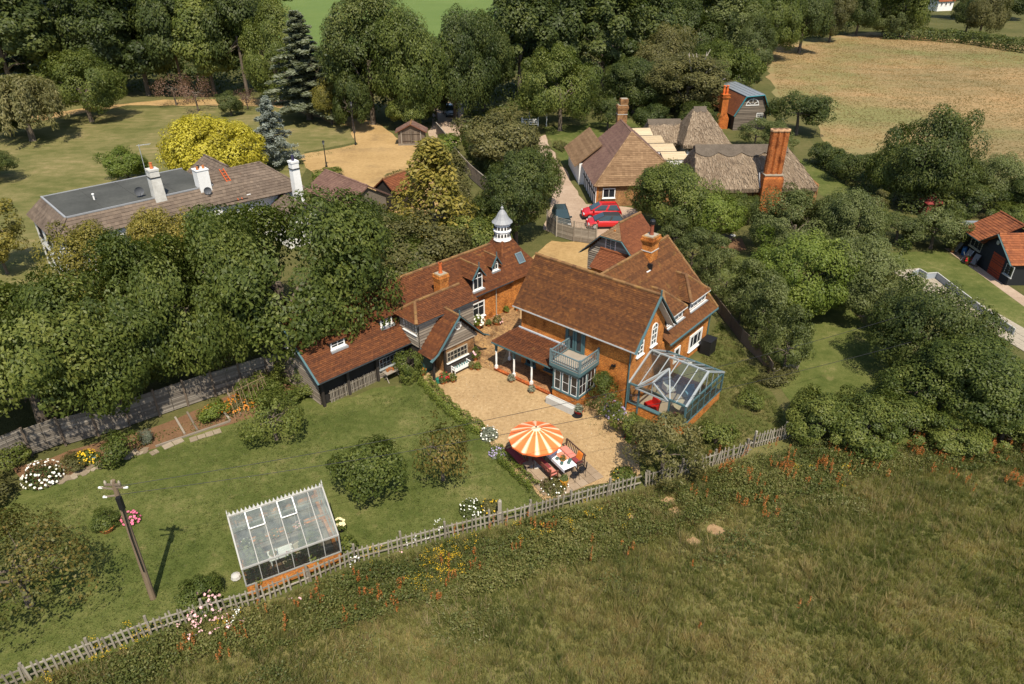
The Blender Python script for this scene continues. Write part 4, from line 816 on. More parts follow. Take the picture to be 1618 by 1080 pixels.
def sedge_ridge(parent, p, q, dirs, drop=.9, scal=1.3):
    """thick block ridge with a scalloped lower edge"""
    m = MB(); p, q = Vector(p), Vector(q); L = (q - p).length; d = (q - p) / L; n = int(L / .16)
    for s in dirs:
        s = Vector(s)
        for i in range(n):
            a, b = i / n, (i + 1) / n
            f = lambda x: drop * (.62 + .38 * abs(math.sin(math.pi * x * L / scal)))
            A0, B0 = p.lerp(q, a), p.lerp(q, b); up = Vector((0, 0, .2)); off = d.cross(s).normalized(); off = off if off.z > 0 else -off
            m.hexa([A0 + s * f(a) + off * .02, B0 + s * f(b) + off * .02, B0 - off * .1, A0 - off * .1, A0 + s * f(a) + off * .16, B0 + s * f(b) + off * .16, B0 + up, A0 + up], 0, .5)
    return m.build('ridge', RIDGE_THATCH, parent)
T_ = thing('thatched_cottage', 'long thatched cottage with huge orange brick chimney beside hedge trees', 'house', (20.2, 76.3, 0), R(1))
m = MB(); m.box(.8, 14.2, .9, 7.2, 0, 3.0); m.build('wall', BRICK_DARK, T_)
m = MB(); 
for i in range(16): m.box(.9 + i * .85, 1.02 + i * .85, .83, .9, 0, 2.6)
m.build('timber_post', BOARD_DARK, T_, kind='stuff')
thatch_roof(T_, [(0, 0, 2.75), (14, .6, 2.75), (14, 7.8, 2.75), (0, 8.2, 2.75)], [(.6, 3.95, 6.4), (11, 4.0, 6.4), (11, 4.2, 6.4), (.6, 4.2, 6.4)])
sedge_ridge(T_, (.5, 4.05, 6.5), (11, 4.1, 6.5), [Vector((0, -1, -.93)).normalized() * 1, Vector((0, 1, -.93)).normalized()], 1.45, 2.6)
m = MB(); m.box(7.4, 9.6, -.35, 1.15, 0, 4.0, 0); m.hexa([(7.4, -.35, 4.0), (9.6, -.35, 4.0), (9.6, 1.15, 4.0), (7.4, 1.15, 4.0), (7.55, -.2, 4.35), (9.45, -.2, 4.35), (9.45, 1.0, 4.35), (7.55, 1.0, 4.35)], 0); m.box(7.45, 9.55, -.3, 1.1, 4.35, 4.45, 1)
for i in range(3):
    cx = 7.87 + i * .63; pts = [(cx + .36 * math.cos(a) * (1.08 if k % 2 else .93), .4 + .36 * math.sin(a) * (1.08 if k % 2 else .93), 4.45) for k, a in enumerate([2 * math.pi * k / 8 + .39 for k in range(8)])]
    m.prism(pts, (0, 0, 4.75), 0); m.lathe([(.42, 9.0), (.47, 9.1), (.47, 9.25), (.40, 9.27), (.26, 9.27), (.24, 9.0)], 8, (cx, .4, 0), 2)
m.build('chimney', [brick_mat('chimney_brick', (.44, .14, .035), (.30, .075, .02), (.25, .13, .06)), STONE, plain('pale_chimney_lip', (.52, .30, .16), .8)], T_)
m = MB(); m.hexa([(7.3, .4, 2.6), (7.42, .4, 2.6), (7.42, 1.4, 4.0), (7.3, 1.4, 4.0), (7.3, .2, 2.9), (7.42, .2, 2.9), (7.42, 1.2, 4.3), (7.3, 1.2, 4.3)]); m.build('lead_flashing', LEAD, T_)
P_ = thing('thatched_barn_house', 'thatched house with pyramid roof and timber framed walls behind', 'house', (22.6, 94.0, 0), R(3))
m = MB(); m.box(.6, 5.9, .6, 5.6, 0, 3.0, 0)
for i in range(10): m.box(.6 + i * .56, .72 + i * .56, .52, .6, 0, 2.9, 1)
for i in range(9): m.box(.52, .6, .7 + i * .55, .82 + i * .55, 0, 2.9, 1)
m.box(.6, 5.9, .5, .58, 2.2, 2.3, 1); m.build('timbered_wall', [RENDER_WHITE, GREYWOOD], P_)
for x in (.85, 2.0, 3.1, 4.3): window(P_, (x, .5, 2.0), (1, 0, 0), .75, .75, 2, 1, GREYWOOD, sill=False)
thatch_roof(P_, [(0, 0, 2.95), (6.5, 0, 2.95), (6.5, 6.2, 2.95), (0, 6.2, 2.95)], [(1.7, 2.8, 7.1), (3.3, 2.8, 7.1), (3.3, 3.0, 7.1), (1.7, 3.0, 7.1)], n=9, sag=.05)
sedge_ridge(P_, (1.65, 2.9, 7.12), (3.35, 2.9, 7.12), [Vector((0, -1, -1.45)).normalized(), Vector((0, 1, -1.45)).normalized()], .7, .9)
m = MB(); m.box(-3.6, .4, 3.2, 7.4, 0, 2.6); m.build('low_wall', BOARD, P_)
thatch_roof(P_, [(-4.0, 2.7, 2.6), (.5, 2.7, 2.6), (.5, 8, 2.6), (-4.0, 8, 2.6)], [(-3.6, 5.2, 4.9), (1.2, 5.2, 4.9), (1.2, 5.5, 4.9), (-3.6, 5.5, 4.9)], n=6, name='low_thatch')
sedge_ridge(P_, (-3.8, 5.35, 4.98), (.8, 5.35, 4.98), [Vector((0, -1, -.95)).normalized()], 1.0, 2.2)

# ------------------------------------------------------------------ gambrel barn with teal verges and its tall chimney
K = thing('gambrel_barn', 'small weatherboarded barn with gambrel roof and bright teal verges', 'barn', (34.8, 114.0, 0), R(9))
gp = [(.1, 0, 0), (.1, 0, 2.6), (1.5, 0, 5.0), (4.3, 0, 5.2), (5.5, 0, 2.6), (5.5, 0, 0)]
m = MB(); m.prism(gp[::-1], (0, 10, 0)); m.build('wall', BOARD_DARK, K)
m = MB(); boards(m, [(.1, -.02, 0), (5.5, -.02, 0), (5.5, -.02, 2.6), (4.3, -.02, 5.15), (1.5, -.02, 4.95), (.1, -.02, 2.6)], .24); m.build('weatherboarding', noisy('grey_brown_boarding', [(.2, (.07, .055, .042)), (.8, (.19, .155, .12))], 1.2, 7, .5, .85, tw=.5), K)
roof(K, [[(-.2, 10.4, 2.3), (-.2, -.4, 2.3), (1.45, -.4, 5.1), (1.45, 10.4, 5.1)], [(5.85, -.4, 2.3), (5.85, 10.4, 2.3), (4.35, 10.4, 5.3), (4.35, -.4, 5.3)]], [TILE_RED, TILE_RED], w=.3, g=.24)
m = MB(); m.hexa([(1.4, -.4, 5.1), (4.4, -.4, 5.28), (4.4, 10.4, 5.28), (1.4, 10.4, 5.1), (1.4, -.4, 5.2), (4.4, -.4, 5.4), (4.4, 10.4, 5.4), (1.4, 10.4, 5.2)])
for i in range(5): m.bar((1.4 + i * .75, -.4, 5.22 + i * .05), (1.4 + i * .75, 10.4, 5.22 + i * .05), .05, .05)
m.build('metal_roof', METALROOF, K)
m = MB()
for p, q_ in (((-.2, -.44, 2.25), (1.42, -.44, 5.1)), ((1.4, -.44, 5.14), (4.4, -.44, 5.32)), ((4.36, -.44, 5.3), (5.88, -.44, 2.25))): m.bar(p, q_, .06, .3, 0, (0, 1, 0))
m.build('teal_verge', TEAL_BRIGHT, K)
m = MB(); gb = MB()
for k in range(6):
    e = lambda r, a: (2.75 + r * 1.05 * math.cos(a), -.08, 3.8 + r * .95 * math.sin(a)); a0, a1 = math.pi * k / 6, math.pi * (k + 1) / 6; m.bar(e(1, a0), e(1, a1), .07, .1, 0, (0, 1, 0))
for a in (.6, 1.57, 2.54): m.bar((2.75 + .3 * math.cos(a), -.08, 3.8 + .3 * math.sin(a)), e(1, a), .05, .07, 0, (0, 1, 0))
m.bar((1.65, -.08, 3.8), (3.85, -.08, 3.8), .1, .1); gb.poly([(2.75 + 1.0 * math.cos(math.pi * k / 8), -.06, 3.8 + .9 * math.sin(math.pi * k / 8)) for k in range(9)])
f = m.build('fanlight_window', WHITE, K); gb.build('pane', DGLASS, f)
window(K, (3.7, -.06, 1.55), (1, 0, 0), 1.1, 1.0, 4, 3)
kc = brick_mat('barn_chimney_brick', (.52, .15, .025), (.38, .09, .02), (.3, .15, .06))
m = MB(); cx, cy = -1.2, 1.6; m.box(cx - .9, cx + .9, cy - .6, cy + .6, 0, 1.6); m.hexa([(cx - .9, cy - .6, 1.6), (cx + .9, cy - .6, 1.6), (cx + .9, cy + .6, 1.6), (cx - .9, cy + .6, 1.6), (cx - .5, cy - .5, 2.4), (cx + .5, cy - .5, 2.4), (cx + .5, cy + .5, 2.4), (cx - .5, cy + .5, 2.4)])
m.box(cx - .5, cx + .5, cy - .5, cy + .5, 2.4, 4.6)
for z, e in ((4.6, .58), (4.75, .66), (4.9, .56), (5.15, .62)): m.box(cx - e, cx + e, cy - e, cy + e, z, z + .13)
o = m.build('tall_chimney', kc, K)
for x in (-.26, .26): m = MB(); m.lathe([(.22, 0), (.17, .1), (.2, .5), (.15, .9), (.2, 1.2), (.24, 1.25), (.18, 1.3)], 10, (cx + x, cy, 5.25)); m.build('chimney_pot', plain('vivid_orange_pot', (.58, .12, .02), .7), o)

# ------------------------------------------------------------------ black boarded outbuilding by the swimming pool
N_ = thing('black_outbuilding', 'black boarded outbuilding with orange tiled roofs and red door', 'outbuilding', (44.4, 66, 0), R(-90))
# own frame: x runs along the front towards the viewer's right, y runs away from the pool
m = MB(); m.prism([(.4, .3, 0), (.4, 5.4, 0), (.4, 5.4, 2.3), (.4, 2.9, 3.8), (.4, .3, 2.4)], (3.2, 0, 0)); m.prism([(3.6, .12, 0), (8.2, .12, 0), (8.2, .12, 2.2), (5.6, .12, 3.7), (3.6, .12, 2.4)], (0, 6, 0)); m.build('wall', BOARD_BLACK, N_)
m = MB(); boards(m, [(3.6, .1, 0), (8.2, .1, 0), (8.2, .1, 2.2), (5.6, .1, 3.65), (3.6, .1, 2.4)], .22); boards(m, [(.4, .28, 0), (3.6, .28, 0), (3.6, .28, 2.3), (.4, .28, 2.3)], .22); m.build('weatherboarding', BOARD_BLACK, N_)
roof(N_, [[(.3, -.35, 2.35), (4.0, -.35, 2.35), (4.0, 2.9, 4.1), (.3, 2.9, 4.1)], [(4.0, 6, 2.35), (.3, 6, 2.35), (.3, 2.9, 4.1), (4.0, 2.9, 4.1)], [(3.6, 6, 2.4), (3.6, -.3, 2.4), (5.6, -.3, 3.9), (5.6, 6, 3.9)], [(8.5, -.3, 2.1), (8.5, 6, 2.1), (5.6, 6, 3.9), (5.6, -.3, 3.9)]], [TILE_ORANGE, TILE_ORANGE], w=.3, g=.27, lift=.045, ridges=[((.3, 2.9, 4.14), (4, 2.9, 4.14)), ((5.6, -.3, 3.94), (5.6, 6, 3.94))])
m = MB()
for p, q_ in (((3.55, -.34, 2.36), (5.6, -.34, 3.86)), ((5.6, -.34, 3.86), (8.55, -.34, 2.05))): m.bar(p, q_, .05, .2, 0, (0, 1, 0))
m.bar((.3, -.42, 2.3), (3.7, -.42, 2.3), .08, .08); m.build('verge_board', plain('dark_teal_verge', (.05, .09, .09), .5), N_)
m = MB(); m.box(5.35, 7.1, .02, .08, .05, 2.1)
for i in range(1, 6): m.box(5.35 + i * .29, 5.36 + i * .29, .0, .03, .05, 2.1)
m.build('red_door', plain('brick_red_door', (.30, .045, .02), .6), N_)
window(N_, (1.5, .26, 1.15), (1, 0, 0), 1.8, 1.0, 3, 1, plain('cream_window_frame', (.5, .45, .34), .6)); window(N_, (7.45, .08, .9), (1, 0, 0), 1.1, 1.0, 2, 1, plain('grey_window_frame', (.4, .4, .38), .6))
m = MB(); m.box(-1.4, .4, .5, 2.6, 0, 2.35, 0); m.build('side_wall', plain('ochre_render', (.42, .27, .11), .9), N_)
m = MB(); m.box(-1.6, .6, .2, 3.0, 2.35, 2.45, 0); m.box(-1.6, .5, .15, .32, 2.25, 2.5, 1); m.build('side_roof', [METALROOF, PALEWOOD], N_)
m = MB(); m.prism([(-1.1, .42, 0), (-.2, .42, 0), (-.2, .42, 1.5), (-.38, .42, 1.85), (-.65, .42, 2.0), (-.92, .42, 1.85), (-1.1, .42, 1.5)], (0, .07, 0)); m.build('arched_door_or_shade', plain('dark_red_door', (.14, .025, .015), .6), N_)
m = MB(); m.lathe([(.0, 0), (.2, .0), (.2, .05), (.02, .06)], 14); o = m.build('gable_clock', STEELGREY, N_); o.location = (5.45, .05, 3.0); o.rotation_euler = (R(90), 0, 0)
# far red roofed farmhouse beyond the hay field
F_ = thing('distant_farmhouse', 'distant white farmhouse with red roof beyond the hay field', 'house', at(1484, 16), R(20))
m = MB(); m.prism([(-5, -3, 0), (5, -3, 0), (5, 3, 0), (-5, 3, 0)], (0, 0, 4.6)); m.build('wall', RENDER_WHITE, F_); F_.scale = (.75, .75, .75)
roof(F_, [[(-5.5, -3.6, 4.4), (5.5, -3.6, 4.4), (5.5, 0, 7.6), (-5.5, 0, 7.6)], [(5.5, 3.6, 4.4), (-5.5, 3.6, 4.4), (-5.5, 0, 7.6), (5.5, 0, 7.6)]], [TILE_ORANGE, TILE_ORANGE], w=.5, g=.4)
for x in (-3.5, -.6, 2.4): window(F_, (x, -3.02, 2.5), (1, 0, 0), 1.2, 1.3, 2, 1)
chimney(F_, 3, 0, 6.5, 9, .8, .8, BRICK_RED, 1, False)

# ------------------------------------------------------------------ foliage
L_OAK = leaf_mat('dark_oak_leaves', (0.032, 0.0473, 0.0121), (0.0673, 0.0888, 0.0211), (0.1362, 0.1505, 0.0361))
L_LIME = leaf_mat('mid_green_leaves', (0.0481, 0.0689, 0.0136), (0.1026, 0.1289, 0.0255), (0.2003, 0.2149, 0.0481))
L_BRIGHT = leaf_mat('bright_green_leaves', (0.0722, 0.1031, 0.015), (0.1362, 0.1791, 0.0271), (0.2244, 0.2579, 0.0527))
L_OLIVE = leaf_mat('olive_leaves', (0.0641, 0.0645, 0.0211), (0.1283, 0.1232, 0.0391), (0.2164, 0.1863, 0.0677))
L_GOLD = leaf_mat('golden_conifer_sprays', (0.0801, 0.0803, 0.015), (0.1843, 0.1647, 0.0301), (0.3526, 0.2794, 0.0602))
L_YELLOW = leaf_mat('yellow_leaves', (.28, .24, .02), (.47, .41, .04), (.64, .57, .10), .3, .1)
L_CEDAR = leaf_mat('grey_green_cedar_needles', (.09, .105, .066), (.18, .20, .128), (.29, .31, .22), .25)
L_BLUE = leaf_mat('blue_grey_needles', (0.09, 0.11, 0.095), (0.19, 0.215, 0.185), (0.33, 0.36, 0.31), .15)
L_SPRUCE = leaf_mat('dark_blue_green_needles', (0.0352, 0.0502, 0.0361), (0.077, 0.0945, 0.0692), (0.1442, 0.1575, 0.1204), .12)
L_WILLOW = leaf_mat('pale_willow_leaves', (0.0972, 0.0987, 0.0341), (0.1881, 0.1741, 0.0671), (0.2986, 0.2609, 0.1158))
L_GREY = leaf_mat('grey_green_leaves', (0.0513, 0.0684, 0.0182), (0.1094, 0.13, 0.0376), (0.1881, 0.2075, 0.0741))
L_PLUM = leaf_mat('sparse_plum_leaves', (0.0722, 0.0401, 0.0331), (0.1523, 0.086, 0.0632), (0.2404, 0.1505, 0.0903))
L_RUST = leaf_mat('rust_tinged_leaves', (0.0627, 0.0661, 0.016), (0.1197, 0.1231, 0.0308), (0.2622, 0.171, 0.0456))
L_BOX = leaf_mat('clipped_box_leaves', (0.0561, 0.0788, 0.0121), (0.1122, 0.1433, 0.0211), (0.1923, 0.2149, 0.0391), .15)
L_SAGE = leaf_mat('sage_leaves', (0.1122, 0.1289, 0.0903), (0.2084, 0.2293, 0.1656), (0.3206, 0.3295, 0.2559))

def leaves(P, Nn, size, asp=.6, hang=None):
    """one folded diamond leaf at each point"""
    n = len(P); Nn = Nn / (np.linalg.norm(Nn, axis=1, keepdims=True) + 1e-9)
    r = rng.normal(size=(n, 3))
    if hang is not None: r = r * .35 + hang
    a = np.cross(Nn, r); a /= (np.linalg.norm(a, axis=1, keepdims=True) + 1e-9)
    if hang is not None: b = a; a = np.cross(b, Nn)
    else: b = np.cross(Nn, a)
    s = (size * rng.uniform(.65, 1.3, size=n))[:, None]
    V = np.stack([P - a * s * .5, P + b * s * .5 * asp + Nn * s * .08, P + a * s * .5, P - b * s * .5 * asp + Nn * s * .08], 1).reshape(-1, 3)
    return V, np.arange(4 * n).reshape(n, 4)
def unit(n):
    d = rng.normal(size=(n, 3)); return d / np.linalg.norm(d, axis=1, keepdims=True)
def crown_pts(cl, cr, per, out_c, up=.35, squash=.8, rnd=.6, jitter=None):
    """leaves on clumps: cl centres, cr radii, per = leaves per clump"""
    k = len(cl); idx = np.repeat(np.arange(k), per); d = unit(len(idx)); f = rng.uniform(.55, 1.0, size=len(idx)) ** .6
    off = d * (cr[idx] * f)[:, None]; off[:, 2] *= squash; P = cl[idx] + off
    o = P - out_c; o /= (np.linalg.norm(o, axis=1, keepdims=True) + 1e-9)
    N_ = d * .55 + o * .5 + rng.normal(size=d.shape) * rnd * .55; N_[:, 2] += up
    ct = rng.uniform(0, 1, k); t = np.clip(.5 + (ct[idx] - .5) * .55 + rng.normal(size=len(idx)) * .17, 0, 1)
    keep = rng.uniform(size=len(idx)) < np.clip(.55 + (d * o).sum(1) * .6, .15, 1)
    return P[keep], N_[keep], t[keep]
def lobes(dirs, seed, amp=.2, k=7):
    r_ = np.random.default_rng(seed); c = r_.normal(size=(k, 3)); c /= np.linalg.norm(c, axis=1, keepdims=True); w_ = r_.uniform(.4, 1, k)
    s = np.exp(-(1 - dirs @ c.T) * 5) @ w_; return 1 - amp + amp * 1.5 * np.minimum(s, 1.3)
def trunk_mesh(name, r, h, base, tr, limbs, seed, spread=.48):
    random.seed(seed); m = MB(); z1 = base + (h - base) * .45
    lean = Vector((random.uniform(-.25, .25), random.uniform(-.25, .25), 0))
    m.tube([(0, 0, -.1), (0, 0, .12), tuple(lean * .4 + Vector((0, 0, z1 * .5))), tuple(lean + Vector((0, 0, z1)))], [tr * 1.45, tr, tr * .8, tr * .55], 8)
    for i in range(limbs):
        an = 2 * math.pi * i / limbs + random.uniform(-.4, .4); rr = r * random.uniform(.5, spread); z0 = z1 * random.uniform(.5, 1.0)
        p0 = lean * (z0 / z1) + Vector((0, 0, z0 * .98)); zt = base + (h - base) * random.uniform(.25, .5)
        p2 = Vector((rr * math.cos(an), rr * math.sin(an), zt)); p1 = p0.lerp(p2, .5) + Vector((random.uniform(-.2, .2), random.uniform(-.2, .2), .15)) * r * .3
        m.tube([p0, p1, p2], [tr * .42, tr * .26, tr * .08], 6)
        for s in range(2):
            p3 = p2 + Vector((random.uniform(-1, 1), random.uniform(-1, 1), random.uniform(0, .7))) * r * .25; m.tube([p1.lerp(p2, .5), p3], [tr * .16, tr * .05], 5)
    return m.mesh(name, BARK)
PROTO = {}
def proto(key, r, h, base, leaf, nc, per, seed, amp=.22, cr=.33, tr=None, limbs=5, kind='round', asp=.6, up=.35, rnd=.6, mixp=.82):
    """mesh pair (crown, trunk) for a tree of radius r and height h whose crown starts at base"""
    global rng
    rng = np.random.default_rng(seed)
    if kind == 'round':
        d = unit(nc * 3); d = d[d[:, 2] > -.75][:nc]; f = rng.uniform(.45, .86, len(d)) ** .7
        rad = f * lobes(d, seed, amp); ch = (h - base) / 2
        nb_ = max(7, int(9 + r)); bd = unit(nb_ * 4); bd = bd[bd[:, 2] > -.55][:nb_]; bf = rng.uniform(.42, .80, nb_); br_ = rng.uniform(.36, .56, nb_)
        bi = rng.integers(0, nb_, len(d)); d2 = unit(len(d)); d2 = np.where(((d2 * bd[bi]).sum(1) < -.3)[:, None], -d2, d2)
        pos = bd[bi] * bf[bi][:, None] + d2 * (br_[bi] * rng.uniform(.55, 1.0, len(d)))[:, None] * np.array([1, 1, .8]); pr = np.linalg.norm(pos, axis=1); kk = np.minimum(1, 1.02 / np.maximum(pr, 1e-3)); pos *= kk[:, None]
        mixk = rng.uniform(size=len(d)) < mixp; d = np.where(mixk[:, None], pos, d * (rad)[:, None]); rad = np.ones(len(d))
        cl = np.stack([d[:, 0] * r * rad, d[:, 1] * r * rad, base + ch + d[:, 2] * ch * rad], 1); cl[:, 2] = np.where(d[:, 2] < 0, cl[:, 2] * .9 + base * .1, cl[:, 2])
        P, N_, t = crown_pts(cl, r * cr * rng.uniform(.6, 1.15, len(cl)), per, np.array([0, 0, base + ch * .8]), up, .8, rnd)
    elif kind == 'cone':
        z = rng.uniform(0, 1, nc) ** 1.25; an = rng.uniform(0, 2 * np.pi, nc); rr = r * (1 - z * .93) * rng.uniform(.55, 1.0, nc) * (1 + .15 * np.sin(an * 3 + z * 7))
        cl = np.stack([rr * np.cos(an), rr * np.sin(an), base + z * (h - base) * .96], 1)
        P, N_, t = crown_pts(cl, r * cr * (1 - z * .6) * rng.uniform(.6, 1.1, nc), per, np.array([0, 0, base]), .25, 1.15, rnd)
    elif kind == 'tier':
        PP = []; NN = []; TT = []
        for i in range(nc):
            z = (i + .5) / nc; an = i * 2.4 + rng.uniform(-.4, .4); L = r * (1 - z * .9) * rng.uniform(.7, 1.1); n = per
            s = rng.uniform(.1, 1, n); w_ = L * .34 * (1.15 - s) + .1; off = rng.uniform(-1, 1, n) * w_
            x = s * L * np.cos(an) - off * np.sin(an); y = s * L * np.sin(an) + off * np.cos(an)
            zz = base + z * (h - base) + s * L * rng.uniform(-.12, .12) - s * s * L * .16 + rng.normal(size=n) * .09
            PP.append(np.stack([x, y, zz], 1)); nn = rng.normal(size=(n, 3)) * .45; nn[:, 2] += 1; NN.append(nn); TT.append(np.clip(.5 + rng.normal() * .15 + rng.normal(size=n) * .17, 0, 1))
        P, N_, t = np.concatenate(PP), np.concatenate(NN), np.concatenate(TT)
    elif kind == 'willow':
        PP = []; TT = []
        for i in range(nc):
            d = unit(1)[0]; d[2] = abs(d[2]); rr = r * rng.uniform(.35, .95); x, y = d[0] * rr, d[1] * rr; zt = base + (h - base) * (.45 + .5 * math.sqrt(max(0, 1 - (x * x + y * y) / r / r)))
            L = rng.uniform(.35, .8) * (zt - .4); s = rng.uniform(0, 1, per); k = 1 + s * .12
            PP.append(np.stack([x * k + rng.normal(size=per) * .16, y * k + rng.normal(size=per) * .16, zt - s * L], 1)); TT.append(np.clip(.5 + rng.normal() * .2 + rng.normal(size=per) * .15, 0, 1))
        P, t = np.concatenate(PP), np.concatenate(TT); N_ = P - np.array([0, 0, h * .3]); N_ /= np.linalg.norm(N_, axis=1, keepdims=True); N_ = N_ + rng.normal(size=P.shape) * .5
        V, F = leaves(P, N_, leaf, .3, np.array([0, 0, -1.0])); PROTO[key] = (np_mesh(key + '_crown', V, F, t, L_WILLOW), trunk_mesh(key + '_trunk', r, h, base, tr or r * .07, limbs, seed), r, h); return
    V, F = leaves(P, N_, leaf, asp); PROTO[key] = (np_mesh(key + '_crown', V, F, t, L_OAK), trunk_mesh(key + '_trunk', r, h, base, tr or r * .065, limbs, seed), r, h)
proto('big_a', 6, 10, 1.3, .27, 150, 400, 1, .3, .25); proto('big_b', 6, 9.5, 1.0, .27, 120, 480, 2, .38, .28); proto('big_c', 5.6, 11, 1.3, .28, 140, 400, 3, .34, .26); proto('hang', 6, 9, .6, .25, 170, 380, 31, .34, .22, asp=.5, up=.2)
proto('compact', 6, 8, .4, .3, 170, 300, 43, .12, .22, mixp=0); proto('tall_a', 5, 15, .8, .42, 130, 260, 4, .32, .28); proto('tall_b', 5.5, 16, 1.2, .44, 120, 280, 5, .36, .3)
proto('med_a', 3, 5, .6, .19, 80, 280, 6, .34, .28); proto('med_b', 2.8, 4.4, .4, .19, 70, 300, 7, .4, .3); proto('fruit', 2, 3.2, .95, .17, 52, 190, 37, .36, .33, .13, 6)
proto('shrub_a', 1.3, 2.0, .05, .15, 34, 130, 8, .25, .4, limbs=4); proto('shrub_b', 1.3, 1.6, .05, .15, 28, 150, 9, .35, .42, limbs=4)
proto('upright_a', 1.9, 4.4, .1, .2, 60, 150, 10, .2, .3, asp=.35, up=.1)
proto('cone_a', 3, 8.5, .2, .27, 120, 150, 11, cr=.36, kind='cone', asp=.5, rnd=.8); proto('cone_b', 3, 7.5, .2, .27, 110, 150, 12, cr=.42, kind='cone', asp=.5, rnd=.8)
proto('column', 1.8, 7, .1, .22, 90, 140, 13, .12, .34, asp=.5)
proto('cedar_a', 3.2, 7, .6, .24, 46, 330, 14, kind='tier', asp=.4); proto('spruce', 4, 15, 1.6, .34, 84, 420, 15, kind='tier', asp=.5)
proto('willow', 4, 6.5, .8, .34, 150, 120, 16, kind='willow')
proto('apple_a', 2.4, 3.0, .95, .2, 40, 95, 17, .3, .34, .15, 8); proto('apple_b', 2.4, 2.8, .9, .2, 34, 85, 18, .35, .36, .15, 9)
proto('apple_big', 4.4, 4.2, 1.1, .17, 150, 100, 24, .3, .2, .2, 12); proto('sparse', 2.6, 3.6, 1.2, .2, 30, 60, 19, .3, .4, .14, 10)
TREE_SEED = [100]
def tree(key, mat, bx, by, ty, wpx, label, name='tree', cat='tree', group=None, world=None, z0=0.0, parts=('trunk', 'crown'), dx=0):
    """by base pixel, top row and crown width in the photo"""
    TREE_SEED[0] += 1; rr = random.Random(TREE_SEED[0])
    base = at(bx, by); crown, trunk, r, h = PROTO[key]
    Ht = max(.4, height_at(base, ty)); rad = wpx / 2 / ppm(base, Ht * .5); fl = .62 if key[:4] not in ('cone', 'spru', 'ceda', 'colu') else .15
    for _ in range(3): Ht = max(.4, height_at((base[0], base[1] + fl * rad), ty)); rad = wpx / 2 / ppm(base, Ht * .5)
    Ht *= 1.06
    t = thing(name, label, cat, (base.x, base.y, z0), rr.uniform(0, 6.28), group, (rad / r * .95, rad / r * .95, Ht / h))
    link_mesh('trunk', trunk, t)
    c = link_mesh('crown', crown, t); c.material_slots[0].link = 'OBJECT'; c.material_slots[0].material = mat
    return t
# the wall of trees on the left behind the lap fence
tree('hang', L_LIME, 75, 684, 405, 330, 'broad sunlit tree in the corner overhanging the lap fence')
tree('hang', L_LIME, 215, 640, 372, 260, 'leafy tree behind the middle of the lap fence')
tree('hang', L_LIME, 330, 606, 330, 240, 'dark dense tree behind the right end of the lap fence')
tree('hang', L_LIME, 468, 562, 286, 335, 'huge spreading tree overhanging the left end of the long tiled range')
tree('med_a', L_LIME, -20, 640, 470, 160, 'tree cut by the frame beside the broad overhanging tree')
tree('big_b', L_GOLD, 200, 515, 342, 175, 'golden green conifer hiding the front wall of the white house')
tree('big_a', L_GOLD, 302, 475, 326, 140, 'olive gold conifer between white house chimneys and the dark tree', )
tree('big_b', L_OLIVE, 50, 585, 448, 190, 'olive green tree below the corner of the white house')
tree('column', L_GOLD, 12, 432, 285, 84, 'dense golden dark column of yew beside the white house')
tree('med_b', L_OAK, 260, 520, 400, 160, 'low dark tree between golden conifer and dense tree')
tree('med_a', L_LIME, 385, 480, 322, 140, 'bushy tree just behind the crown of the huge spreading tree')
# between the range and the drive
tree('big_b', L_LIME, 605, 470, 355, 180, 'rounded tree leaning over the middle of the long range roof')
tree('big_a', L_OAK, 590, 430, 322, 150, 'dark tree beside the purple brown garage roof')
tree('cone_b', L_GOLD, 690, 400, 222, 190, 'tall golden green cypress at the edge of the gravel drive')
tree('med_a', L_OLIVE, 655, 455, 330, 180, 'olive tree right behind the ridge of the long range')
tree('med_b', L_LIME, 745, 425, 330, 120, 'mid green tree behind the dovecote turret')
tree('cone_a', L_OLIVE, 725, 350, 240, 80, 'slim olive conifer against the close boarded lane fence')
tree('big_c', L_OAK, 815, 385, 240, 125, 'dark rounded tree standing right of the white dovecote turret')
tree('med_a', L_LIME, 850, 330, 230, 70, 'small pale tree on the left edge of the lane')
tree('med_b', L_OLIVE, 790, 262, 165, 135, 'wide olive tree between the shaded drive and the lane')
tree('shrub_a', L_BRIGHT, 706, 245, 208, 60, 'bright green bush below the wooden garage shed', 'shrub', 'shrub')
tree('shrub_b', L_OLIVE, 640, 310, 270, 60, 'low olive bush by the little store roof', 'shrub', 'shrub')
tree('shrub_a', L_BRIGHT, 518, 282, 262, 50, 'low bright bush beside the purple brown garage roof', 'shrub', 'shrub')
tree('upright_a', L_GREY, 862, 268, 232, 26, 'slim grey green shrub with white flowers at the lane side', 'shrub', 'shrub')
# the park
tree('compact', L_YELLOW, 348, 288, 178, 165, 'brilliant yellow tree beside the white house', 'yellow_tree')
tree('med_b', L_BRIGHT, 203, 285, 226, 72, 'small round green tree on the park lawn behind the flat roof')
tree('cedar_a', L_BLUE, 436, 262, 158, 120, 'young blue grey cedar beside the yellow tree', 'cedar')
tree('spruce', L_CEDAR, 490, 188, 26, 180, 'tall dark blue green cedar at the edge of the wood', 'cedar')
tree('med_a', L_GOLD, 525, 196, 118, 60, 'yellowish green tree right of the tall dark cedar')
tree('med_b', L_GREY, 366, 182, 141, 40, 'small round grey green tree beside the bare track')
tree('sparse', L_PLUM, 279, 166, 120, 56, 'thin reddish plum tree on the track verge', 'plum_tree')
tree('sparse', L_PLUM, 314, 176, 126, 58, 'almost leafless plum tree nearest the track', 'plum_tree')
tree('sparse', L_PLUM, 392, 172, 142, 40, 'dull reddish bush tree right of the small round tree', 'plum_tree')
tree('big_b', L_LIME, 145, 192, 82, 118, 'spreading green park tree casting a round shadow')
